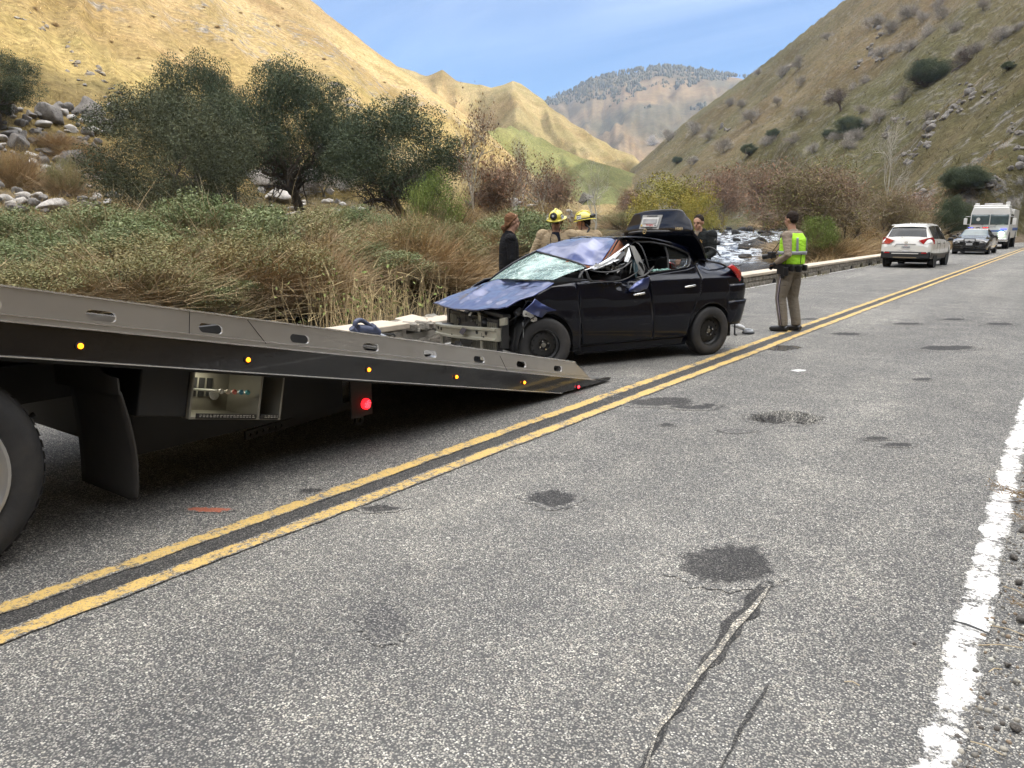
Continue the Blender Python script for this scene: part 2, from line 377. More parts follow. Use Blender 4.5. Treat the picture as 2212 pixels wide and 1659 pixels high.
def build_terrain():
    fov0, fov1 = R(-80), R(6)
    az = np.concatenate([np.linspace(-math.pi, fov0, 90)[:-1], np.linspace(fov0, fov1, 620), np.linspace(fov1, math.pi, 110)[1:]])
    r = np.concatenate([[0.6], np.geomspace(1.2, 6, 22)[:-1], np.geomspace(6, 60, 110)[:-1], np.geomspace(60, 800, 170)[:-1], np.geomspace(800, 6000, 60)])
    A, Rr = np.meshgrid(az, r); X = np.sin(A)*Rr; Y = np.cos(A)*Rr
    z, who, dl, dr, rr, aa = tz(X, Y, True)
    z = np.where(rr > 5000, z-30, z)
    V = np.stack([X, Y, z], -1).reshape(-1, 3)
    na, nr = len(az), len(r)
    i = np.arange(nr-1)[:, None]*na+np.arange(na-1)[None, :]
    F = np.stack([i, i+1, i+na+1, i+na], -1).reshape(-1, 4)[:, ::-1]
    # colours of the ground itself: 0 valley, then the hills in order
    n = fbm(X*0.02, Y*0.02, 4, 91)[..., None]*0.5+0.5; n2 = fbm(X*0.006+5, Y*0.006, 4, 93)[..., None]*0.5+0.5
    n3 = fbm(X*0.0016+5, Y*0.0016, 5, 95)[..., None]*0.5+0.5
    def mixc(a, b, f): return np.array(a)*(1-f)+np.array(b)*f
    f1 = sst(0.35, 0.65, n)
    col = mixc((0.20, 0.155, 0.09), (0.115, 0.10, 0.05), f1)
    cL1 = mixc((0.385, 0.305, 0.175), (0.265, 0.20, 0.11), f1)
    greenish = sst(60, 20, z)[..., None]*0.4*sst(0.4, 0.6, n)
    cL1 = cL1*(1-greenish)+np.array((0.36, 0.30, 0.11))*greenish
    cL2 = mixc((0.36, 0.28, 0.155), (0.24, 0.20, 0.11), sst(0.4, 0.6, n2))
    cL2b = mixc((0.22, 0.23, 0.10), (0.16, 0.17, 0.075), sst(0.35, 0.65, n))
    cL3 = mixc((0.20, 0.145, 0.09), (0.10, 0.088, 0.06), sst(0.45, 0.65, n3*0.5+n2*0.5))
    cR1 = mixc((0.175, 0.138, 0.08), (0.115, 0.108, 0.055), sst(0.35, 0.65, n2))
    cR2 = mixc((0.185, 0.14, 0.085), (0.105, 0.095, 0.048), sst(0.35, 0.62, n))
    for k, c in enumerate((cL1, cL2, cL2b, cL3, cR1, cR2)):
        col = np.where((who == k+1)[..., None], c, col)
    sh = (sst(-9, -8, X)*sst(3.5, 2.5, X))[..., None]*(who == 0)[..., None]
    col = col*(1-sh)+np.array((0.16, 0.13, 0.10))*sh
    mud = (np.clip(sst(3.0, 0.3, dl), 0, 1)*(dl > -2))[..., None]*(who == 0)[..., None]
    col = col*(1-mud)+np.array((0.055, 0.042, 0.028))*mud
    rock = np.where(who == 1, 0.9, np.where(who == 6, 0.95, np.where(who == 5, 0.45, np.where(who == 0, 0.3, 0.0))))
    rock = rock*np.where(who == 6, sst(-0.1, 0.25, fbm(X*0.03, Y*0.03, 3, 97)), 1)*np.where(who == 1, sst(0.0, 0.3, fbm(X*0.035, Y*0.035, 3, 98)), 1)
    me = npmesh('terrain', V, F, tmat(), col.reshape(-1, 3), smooth=True)
    at_ = me.attributes.new('rock', 'FLOAT', 'POINT'); at_.data.foreach_set('value', rock.reshape(-1).astype(np.float32))
    o = link('terrain', me); tag(o, 'valley floor and grassy hillsides rising on both sides of the river', kind='structure')
build_terrain()

# ------------------------------------------------------------------ road
PH = (-1.87, 6.52)
def rz(X, Y):
    X = np.asarray(X, float); Y = np.asarray(Y, float)
    z = fbm(X*0.5, Y*0.35, 2, 301)*0.006
    u = ((X-PH[0])*0.81-(Y-PH[1])*(-0.59)); v = ((X-PH[0])*0.59*-1+(Y-PH[1])*0.81)
    # the pothole, elongated across the view
    e = np.hypot((X-PH[0])*0.80+(Y-PH[1])*0.58, 0)/0.30; f = np.abs(-(X-PH[0])*0.58+(Y-PH[1])*0.80)/0.22
    q = e*e+f*f+fbm(X*9, Y*9, 2, 302)*0.45
    return z-0.085*sst(1.0, 0.60, q)
def rz1(x, y): return float(rz(np.array([x]), np.array([y]))[0])
def road_mat(name='asphalt', worn=None, mul=None, soft=None):
    t = NT(name); v = t.obj()
    big = t.noise(v, 0.45, 5, 0.6); mid = t.noise(v, 2.3, 5, 0.6)
    lw = t.noise(t.obj((0.35, 0.05, 1)), 2.2, 4, 0.6)
    cell = t.node('ShaderNodeTexVoronoi'); cell.inputs['Scale'].default_value = 125; t.l.new(v, cell.inputs['Vector'])
    cell2 = t.node('ShaderNodeTexVoronoi'); cell2.inputs['Scale'].default_value = 62; t.l.new(v, cell2.inputs['Vector'])
    sep = t.node('ShaderNodeSeparateColor'); t.l.new(cell.outputs['Color'], sep.inputs[0])
    sep2 = t.node('ShaderNodeSeparateColor'); t.l.new(cell2.outputs['Color'], sep2.inputs[0])
    stone = t.ramp(sep.outputs[0], [(0.0, (0.13, 0.13, 0.125)), (0.45, (0.265, 0.26, 0.24)), (0.75, (0.37, 0.355, 0.32)), (0.93, (0.52, 0.50, 0.45)), (1.0, (0.72, 0.70, 0.65))])
    stone2 = t.ramp(sep2.outputs[0], [(0.0, (0.12, 0.118, 0.115)), (0.5, (0.275, 0.265, 0.24)), (0.85, (0.38, 0.355, 0.31)), (1.0, (0.62, 0.60, 0.54))])
    st = t.mix(t.ramp(sep2.outputs[1], [(0.6, 0.0), (0.62, 1.0)]), stone, stone2)
    binder = (0.07, 0.07, 0.07)
    edge = t.ramp(cell.outputs['Distance'], [(0.36, 0.0), (0.60, 1.0)])
    c = t.mix(edge, st, binder)
    c = t.mix(t.ramp(big, [(0.38, 0.0), (0.7, 0.55)]), c, t.mix(1.0, c, (0.66, 0.66, 0.67), 'MULTIPLY'))
    c = t.mix(t.ramp(mid, [(0.45, 0.0), (0.70, 0.6)]), c, t.mix(1.0, c, (1.45, 1.43, 1.38), 'MULTIPLY'))
    c = t.mix(t.ramp(lw, [(0.40, 0.0), (0.62, 0.5)]), c, t.mix(1.0, c, (1.4, 1.38, 1.33), 'MULTIPLY'))
    lane = t.noise(t.obj((1.1, 0.03, 1)), 1.0, 3, 0.5); c = t.mix(t.ramp(lane, [(0.42, 0.0), (0.58, 0.5)]), c, t.mix(1.0, c, (0.72, 0.72, 0.73), 'MULTIPLY')); c = t.mix(t.ramp(t.noise(v, 1.1, 6, 0.7), [(0.54, 0.0), (0.70, 0.45)]), c, t.mix(1.0, c, (1.55, 1.53, 1.48), 'MULTIPLY'))
    spot = t.ramp(t.noise(v, 5.5, 6, 0.75), [(0.60, 0.0), (0.67, 0.6)])
    c = t.mix(spot, c, (0.05, 0.05, 0.052))
    if mul and not soft: c = t.mix(1.0, c, mul, 'MULTIPLY')
    if soft:
        ea = t.node('ShaderNodeAttribute'); ea.attribute_name = 'inner'
        ff = t.ramp(t.math('ADD', ea.outputs['Fac'], t.math('MULTIPLY', t.math('SUBTRACT', t.noise(v, 26, 7, 0.75), 0.5), soft[1])), [(0.40, 0.0), (0.62, soft[2])])
        c = t.mix(ff, c, t.mix(1.0, c, soft[0], 'MULTIPLY') if not soft[3] else soft[0])
    if worn:
        colr, amt = worn
        ea = t.node('ShaderNodeAttribute'); ea.attribute_name = 'inner'; w = t.ramp(t.math('ADD', t.math('ADD', t.math('MULTIPLY', t.noise(v, 30, 7, 0.8), 0.55), t.math('MULTIPLY', t.noise(t.obj((1, 1, 1)), 5, 5, 0.7), 0.45)), t.math('MULTIPLY', t.math('SUBTRACT', 1.0, ea.outputs['Fac']), 0.10)), [(amt, 1.0), (amt+0.06, 0.0)])
        pc = t.mix(t.noise(v, 20, 4), tuple(x*0.82 for x in colr), colr)
        pc = t.mix(t.ramp(sep.outputs[1], [(0.80, 0.0), (0.9, 0.55)]), pc, c)
        c = t.mix(w, c, pc)
    t.set(Base_Color=c, Roughness=0.86); t.b.inputs['Specular IOR Level'].default_value = 0.35
    hh = t.math('ADD', t.math('MULTIPLY', t.ramp(cell.outputs['Distance'], [(0.1, 1.0), (0.6, 0.0)]), 1.0), t.math('MULTIPLY', t.noise(v, 12, 5), 0.8))
    t.bump(hh, 0.75, 0.006)
    return t.mat
M_ASPH = road_mat()
def gridmesh(xs, ys, dz=0.0, fn=None):
    X, Y = np.meshgrid(xs, ys)
    Z = rz(X, Y)+dz; X = X+rsh(Y)
    V = np.stack([X, Y, Z], -1).reshape(-1, 3); nx, ny = len(xs), len(ys)
    i = np.arange(ny-1)[:, None]*nx+np.arange(nx-1)[None, :]
    return V, np.stack([i, i+1, i+nx+1, i+nx], -1).reshape(-1, 4)
xs = np.concatenate([np.linspace(-7.35, -3.2, 40)[:-1], np.linspace(-3.2, -0.6, 66)[:-1], np.linspace(-0.6, 0.62, 14)])
ys = np.concatenate([np.linspace(-40, 0, 30)[:-1], np.linspace(0, 5.6, 60)[:-1], np.linspace(5.6, 7.4, 56)[:-1], np.linspace(7.4, 30, 90)[:-1], np.linspace(30, 200, 80)])
V, F = gridmesh(xs, ys)
road = link('road', npmesh('road', V, F, M_ASPH, smooth=True)); tag(road, 'worn grey chip-seal two-lane road running up the valley', kind='structure')
# painted lines: strips with ragged edges
M_YEL = road_mat('yellow_paint', ((0.64, 0.44, 0.15), 0.515)); M_WHT = road_mat('white_paint', ((0.80, 0.79, 0.76), 0.50)); M_TAR = road_mat('tar_strip', None, (0.40, 0.40, 0.41))
def strip(name, xc, w, y0, y1, mat, dz, rag=0.008, step=None, seed=0, wob=0.01, parent=None, breaks=()):
    ys = [y0]; 
    while ys[-1] < y1: ys.append(ys[-1]+max(0.035, (abs(ys[-1])*0.012)))
    ys = np.array(ys); c = (xc(ys) if callable(xc) else xc)+fbm(ys*0.5, ys*0+seed, 2, seed)*wob
    e1 = c-w/2+(fbm(ys*4, ys*0, 3, seed+1)+fbm(ys*21, ys*0, 2, seed+8)*0.6)*rag; e2 = c+w/2+(fbm(ys*4, ys*0+9, 3, seed+2)+fbm(ys*21, ys*0+4, 2, seed+9)*0.6)*rag
    cols = np.array([0, .22, .78, 1]); X = e1[:, None]*(1-cols)+e2[:, None]*cols; Y = np.repeat(ys[:, None], 4, 1)
    Z = rz(X, Y)+dz; X = X+rsh(Y); V = np.stack([X, Y, Z], -1).reshape(-1, 3)
    i = np.arange(len(ys)-1)[:, None]*4+np.arange(3)[None, :]
    F = np.stack([i, i+1, i+5, i+4], -1).reshape(-1, 4)
    me = npmesh(name, V, F, mat, smooth=True); at_ = me.attributes.new('inner', 'FLOAT', 'POINT'); at_.data.foreach_set('value', np.tile(np.array([0, 1, 1, 0], np.float32), len(ys))); return link(name, me, parent)
def wline(ys): return np.interp(ys, [-40, 2.4, 3.7, 7.0, 20, 200], [-0.17, -0.17, -0.19, -0.23, -0.25, -0.25])
strip('centre_tar', -3.40, 0.15, -40, 160, M_TAR, 0.004, 0.014, seed=3, parent=road)
strip('yellow_line', -3.535, 0.115, -40, 200, M_YEL, 0.008, 0.009, seed=5, parent=road)
strip('yellow_line', -3.275, 0.115, -40, 200, M_YEL, 0.008, 0.009, seed=7, parent=road)
strip('edge_line', wline, 0.14, -40, 200, M_WHT, 0.006, 0.014, seed=11, wob=0.0, parent=road)
strip('edge_line', -6.97, 0.11, -40, 200, M_WHT, 0.006, 0.01, seed=13, parent=road)
M_PATCH = road_mat('patch_asphalt', soft=((0.26, 0.26, 0.275), 0.9, 0.95, False)); M_HOLESHADE = road_mat('pothole_shade', soft=((0.10, 0.10, 0.105), 0.9, 1.0, False)); M_GOUGE = road_mat('gouged_asphalt', None, (0.30, 0.30, 0.31))  # pothole colour darkened to paint the shade of its depth
M_PALE = road_mat('pale_filler', soft=((0.70, 0.70, 0.73), 1.2, 0.9, False)); M_SCRAPE = road_mat('scraped_asphalt', None, (1.55, 1.5, 1.4))
M_ORANGE = road_mat('orange_marking_paint', soft=((0.50, 0.13, 0.06), 2.2, 0.75, True)); M_WSPOT = road_mat('white_spot', soft=((0.7, 0.7, 0.68), 1.6, 0.8, True))
def patch(px, py, rx, ry, mat=None, seed=0, name='asphalt_patch', dz=0.004, n=90, parent=road, rag=0.35):
    """irregular patch given by its outline in the picture, laid on the road"""
    g = G(); vs = []
    for i in range(n):
        a = 2*math.pi*i/n; k = 1+rag*float(fbm(math.cos(a)*1.6+seed*3.1, math.sin(a)*1.6, 3, 400+seed))+0.22*float(fbm(math.cos(a)*9+seed, math.sin(a)*9, 3, 440+seed))
        x, y = gp(px+rx*k*math.cos(a), py+ry*k*math.sin(a)); vs.append((x, y))
    cx = sum(v[0] for v in vs)/n; cy = sum(v[1] for v in vs)/n
    V = [(cx, cy, rz1(cx, cy)+dz)]; A = [1.0]
    for k, av in ((0.45, 0.95), (0.9, 0.62), (1.15, 0.36), (1.4, 0.0)):
        V += [(cx+(x-cx)*k, cy+(y-cy)*k, rz1(cx+(x-cx)*k, cy+(y-cy)*k)+dz) for x, y in vs]; A += [av]*n
    Fs = [(0, 1+i, 1+(i+1) % n) for i in range(n)]+[(1+r_*n+i, 1+(r_+1)*n+i, 1+(r_+1)*n+(i+1) % n, 1+r_*n+(i+1) % n) for r_ in range(3) for i in range(n)]
    g.add(V, Fs); o = g.build(name, mat or M_PATCH, parent); at_ = o.data.attributes.new('inner', 'FLOAT', 'POINT'); at_.data.foreach_set('value', A); return o
for k, (px, py, rx, ry) in enumerate([(1572, 1217, 104, 42), (1198, 1077, 52, 15), (1430, 868, 66, 9), (1500, 878, 48, 6), (2050, 752, 52, 5), (1828, 722, 34, 3), (1893, 948, 26, 4), (1940, 962, 34, 4),
        (820, 1098, 40, 7), (2160, 700, 30, 2.5), (1960, 700, 30, 2.5), (1990, 820, 22, 3), (1330, 862, 24, 5), (672, 1060, 26, 4), (1440, 918, 14, 3), (2060, 690, 24, 2), (1750, 690, 20, 2)]):
    patch(px, py, rx, ry, seed=k)
patch(1690, 903, 50, 8, M_HOLESHADE, 61, rag=0.2); patch(1690, 903, 66, 11, seed=62, dz=0.003); patch(832, 1345, 43, 36, M_PALE, 31, rag=0.15); patch(1590, 931, 30, 4, M_PALE, 32); patch(1725, 801, 14, 2.5, M_WSPOT, 33, rag=0.1)  # the first is painted pothole shade, not a repair
patch(450, 1102, 40, 5, M_ORANGE, 34, 'spray_mark')
# the gouge running towards the camera
def gouge(pts, w, mat, dz, seed, name='road_gouge'):
    P = [gp(*p) for p in pts]; L = []
    for a, b in zip(P[:-1], P[1:]):
        for k in range(12): t = k/12; L.append((a[0]*(1-t)+b[0]*t, a[1]*(1-t)+b[1]*t))
    L.append(P[-1]); vs = []
    for i, (x, y) in enumerate(L):
        q = i/(len(L)-1); d = Vector((L[min(i+1, len(L)-1)][0]-L[max(i-1, 0)][0], L[min(i+1, len(L)-1)][1]-L[max(i-1, 0)][1])).normalized()
        ww = w*(0.35+0.65*math.sin(math.pi*min(1, q*1.2+0.1)))*(1+0.5*float(fbm(i*0.7, seed, 2, seed))); n_ = Vector((-d.y, d.x))*ww
        o = float(fbm(i*0.35, seed+3, 2, seed+4))*w*0.6
        for s in (-1, 1): X, Y = x+n_.x*s+o*-d.y, y+n_.y*s+o*d.x; vs.append((X, Y, rz1(X, Y)+dz))
    G().add(vs, [(2*i, 2*i+1, 2*i+3, 2*i+2) for i in range(len(L)-1)]).build(name, mat, road)
gouge([(1668, 1258), (1590, 1345), (1480, 1500), (1380, 1690)], 0.034, M_GOUGE, 0.004, 21)
gouge([(1662, 1270), (1585, 1360), (1500, 1470), (1420, 1590), (1385, 1690)], 0.013, M_SCRAPE, 0.008, 23)
gouge([(1660, 1480), (1600, 1570), (1545, 1690)], 0.008, M_GOUGE, 0.004, 25)

# ------------------------------------------------------------------ river
def water_mat(name, foam):
    t = NT(name); v = t.obj((1, 1, 1))
    n = t.noise(t.obj((1.0, 0.35, 1)), 1.3, 6, 0.6); n2 = t.noise(t.obj((1.6, 0.5, 1)), 5.0, 5, 0.65)
    a = t.node('ShaderNodeAttribute'); a.attribute_name = 'foam'
    f = t.math('MULTIPLY', a.outputs['Fac'], t.ramp(t.noise(t.obj((0.9, 0.45, 1)), 1.1, 8, 0.75), [(0.44, 0.0), (0.58, 0.95)]))
    c = t.mix(f, (0.022, 0.020, 0.014), (0.55, 0.59, 0.62))
    t.set(Base_Color=c, Roughness=t.math('ADD', t.math('MULTIPLY', f, 0.6), 0.045)); t.b.inputs['IOR'].default_value = 1.333
    h = t.math('ADD', n, t.math('MULTIPLY', n2, 0.35)); t.bump(h, 0.9, 0.10)
    return t.mat
ys = np.concatenate([np.linspace(-60, 5, 30)[:-1], np.linspace(5, 60, 130)[:-1], np.linspace(60, 160, 220)[:-1], np.linspace(160, 290, 40)])
us = np.linspace(0, 1, 60)
L_ = np.interp(ys, RIV_Y, RIV_L)-3.0; R_ = np.interp(ys, RIV_Y, RIV_R)+np.where(ys < 28, 0.0, 3.0)
X = L_[:, None]*(1-us)+R_[:, None]*us; Y = np.repeat(ys[:, None], len(us), 1)
rap = sst(56, 66, Y)*sst(175, 130, Y)
Z = np.interp(Y, WL_Y, WL_Z)+rap*(ridged(X*0.35, Y*0.5, 4, 501)-0.6)*0.5+fbm(X*0.9, Y*0.4, 3, 503)*0.02
V = np.stack([X, Y, Z], -1).reshape(-1, 3); i = np.arange(len(ys)-1)[:, None]*60+np.arange(59)[None, :]
me = npmesh('river', V, np.stack([i, i+1, i+61, i+60], -1).reshape(-1, 4), water_mat('river_water', 1), smooth=True)
at_ = me.attributes.new('foam', 'FLOAT', 'POINT'); at_.data.foreach_set('value', np.clip(rap+0.12*sst(48, 60, Y), 0, 1).reshape(-1).astype(np.float32))
tag(link('river', me), 'dark river with a pool below white rapids', kind='structure')
# ------------------------------------------------------------------ vegetation and rocks
def hit(px, py, rmax=4500., rmin=8.):
    """where the line of sight through a picture point meets the terrain"""
    X, Y, u = ray(px, py); h = math.hypot(X, Y); r = np.geomspace(rmin, rmax, 900)
    x = X/h*r; y = Y/h*r; z = tz(x, y); l = HC+u/h*r; k = np.argmax(z > l)
    return (x[k], y[k], z[k], r[k]) if z[k] > l[k] else None
def fol_mat(name, rough=0.75, trans=0.0):
    t = NT(name); a = t.node('ShaderNodeAttribute'); a.attribute_name = 'col'
    oi = t.node('ShaderNodeObjectInfo'); f = t.math('MULTIPLY_ADD', oi.outputs['Random'], 0.0)
    n = t.noise(t.obj(), 0.7, 3); c = t.mix(t.ramp(n, [(0.35, 0.0), (0.65, 1.0)]), t.mix(1.0, a.outputs[0], (0.82, 0.85, 0.8), 'MULTIPLY'), t.mix(1.0, a.outputs[0], (1.12, 1.1, 1.05), 'MULTIPLY'))
    t.set(Base_Color=c, Roughness=rough); t.b.inputs['Specular IOR Level'].default_value = 0.2
    if trans: t.b.inputs['Subsurface Weight'].default_value = 0.0
    return t.mat
M_FOL = fol_mat('foliage'); M_TWIG = fol_mat('twigs', 0.85)
def quads_at(P, size, rng, col, aspect=0.5, up=0.0, jit=0.35):
    """small leaf-shaped quads, random in direction"""
    n = len(P); a = rng.normal(size=(n, 3)); a[:, 2] += up; a /= np.linalg.norm(a, axis=1, keepdims=True)
    b = rng.normal(size=(n, 3)); b -= a*(a*b).sum(1, keepdims=True); b /= np.linalg.norm(b, axis=1, keepdims=True)
    s = size*(0.6+0.8*rng.random((n, 1))); a = a*s; b = b*s*aspect
    V = np.stack([P-a, P+b, P+a, P-b], 1).reshape(-1, 3)
    F = np.arange(4*n).reshape(-1, 4); c = np.asarray(col, float)
    if c.ndim == 1: c = np.repeat(c[None], n, 0)
    c = c*(1+jit*(rng.random((n, 1))-0.5)*2)
    return V, F, np.repeat(np.clip(c, 0, 1), 4, 0)
def blades(B, Dv, L, w, rng, col, droop=0.15, jit=0.3, k=3):
    """long thin curved blades or twigs from points B along directions Dv"""
    n = len(B); s = rng.normal(size=(n, 3)); s -= Dv*(s*Dv).sum(1, keepdims=True); s /= np.linalg.norm(s, axis=1, keepdims=True)+1e-9
    L = np.broadcast_to(np.asarray(L, float).reshape(-1, 1) if np.ndim(L) else np.full((n, 1), L), (n, 1)); bend = rng.normal(size=(n, 3))*droop; bend[:, 2] -= droop*0.8
    rows = []
    for i in range(k+1):
        t = i/k; c = B+Dv*L*t+bend*L*t*t; ww = w*(1-0.85*t)
        rows += [c-s*ww, c+s*ww]
    V = np.stack(rows, 1).reshape(-1, 3); m = 2*(k+1)
    base = np.arange(n)[:, None, None]*m; q = np.array([[2*i, 2*i+1, 2*i+3, 2*i+2] for i in range(k)])[None]
    F = (base+q).reshape(-1, 4); c = np.asarray(col, float)
    if c.ndim == 1: c = np.repeat(c[None], n, 0)
    c = c*(1+jit*(rng.random((n, 1))-0.5)*2)
    return V, F, np.repeat(np.clip(c, 0, 1), m, 0)
def join(parts):
    V, F, K = [], [], []; b = 0
    for v, f, c in parts: V.append(v); F.append(f+b); K.append(c); b += len(v)
    return np.concatenate(V), np.concatenate(F), np.concatenate(K)
def limbs(seed, H, r0, levels=4, spread=0.55, nb=(3, 4), first=0.35, up=0.25, sides=(7, 5, 4, 3, 3), col=(0.2, 0.17, 0.14), lean=(0, 0), crook=0.18, shrink=0.68):
    """trunk and branches; returns mesh arrays and the tips"""
    rn = random.Random(seed); rows = []; tips = []
    def grow(p, d, L, r, lv):
        k = 5 if lv < 2 else 3; pts = [p]; rs = [r]; dd = d.copy()
        for i in range(k):
            dd = (dd+Vector((rn.gauss(0, crook), rn.gauss(0, crook), rn.gauss(0, crook*0.6)+up*0.12))).normalized()
            pts.append(pts[-1]+dd*L/k); rs.append(max(r*(1-0.55*(i+1)/k), 0.004))
        rows.append((pts, rs, sides[min(lv, len(sides)-1)]))
        if lv >= levels: tips.append((pts[-1], dd)); tips.append((pts[-2], dd)); return
        n = rn.randint(*nb)+(1 if lv == 0 else 0)
        for j in range(n):
            f = (first if lv == 0 else 0.25)+(1-(first if lv == 0 else 0.25))*(j+rn.random()*0.8)/n; f = min(f, 0.99)
            q = f*k; i0 = int(q); pp = pts[i0].lerp(pts[min(i0+1, k)], q-i0)
            a = Vector((rn.gauss(0, 1), rn.gauss(0, 1), rn.gauss(0, 0.6))); a = (a-dd*a.dot(dd)).normalized()
            nd = (dd*(1-spread)+a*spread*1.3+Vector((0, 0, up))).normalized()
            grow(pp, nd, L*shrink*(0.75+rn.random()*0.45)*(1.05-0.3*f if lv == 0 else 1), max(rs[min(i0, k)]*0.62, 0.005), lv+1)
        tips.append((pts[-1], dd))
    d0 = Vector((lean[0], lean[1], 1)).normalized(); grow(Vector((0, 0, -0.15)), d0, H, r0, 0)
    V, F = [], []; b = 0
    for pts, rs, n in rows:
        k = len(pts); up_ = Vector((0.31, 0.2, 0.93))
        for i, p in enumerate(pts):
            t = (pts[min(i+1, k-1)]-pts[max(i-1, 0)]).normalized(); a = t.cross(up_)
            if a.length < 1e-4: a = t.orthogonal()
            a.normalize(); bb = a.cross(t)
            for j in range(n):
                q = 2*math.pi*j/n; V.append(p+a*rs[i]*math.cos(q)+bb*rs[i]*math.sin(q))
        for i in range(k-1):
            for j in range(n): F.append((b+i*n+j, b+i*n+(j+1) % n, b+(i+1)*n+(j+1) % n, b+(i+1)*n+j))
        b += k*n
    V = np.array([tuple(v) for v in V]); F = np.array(F); K = np.repeat(np.array([col]), len(V), 0)*(0.8+0.4*vn(V[:, 2]*3, V[:, 0]*3, seed))[:, None]
    return (V, F, K), tips
def lobes(rng, n, rad, rl, hollow=0.55, flat=0.0):
    """clump centres inside an ellipsoid, mostly towards its outside"""
    d = rng.normal(size=(n, 3)); d /= np.linalg.norm(d, axis=1, keepdims=True); q = hollow+(1-hollow)*rng.random((n, 1))
    c = d*q*np.array(rad); return c, rl*(0.6+0.8*rng.random(n))
def crown(seed, rad, cz, nl, rl, nleaf, size, cA, cB, hollow=0.55, aspect=0.5, shell=0.45, tips=None, flatbase=None, jit=0.22):
    rng = np.random.default_rng(seed); c, r = lobes(rng, nl, rad, rl, hollow)
    if flatbase is not None: c[:, 2] = np.maximum(c[:, 2], -rad[2]*flatbase+rng.random(len(c))*rad[2]*0.25)
    w = r**2/np.sum(r**2); k = rng.choice(nl, nleaf, p=w); d = rng.normal(size=(nleaf, 3)); d /= np.linalg.norm(d, axis=1, keepdims=True)
    q = (shell+(1-shell)*rng.random((nleaf, 1))**0.5); P = c[k]+d*q*r[k][:, None]*np.array([1, 1, 0.8]); P += rng.normal(size=P.shape)*rl*0.05
    P[:, 2] += cz; f = (rng.random(nl)[k])[:, None]; col = np.array(cA)*(1-f)+np.array(cB)*f
    return quads_at(P, size, rng, col, aspect, jit=jit)
def mk(name, arr, mat, parent=None): return link(name, npmesh(name, arr[0], arr[1], mat, arr[2]), parent)

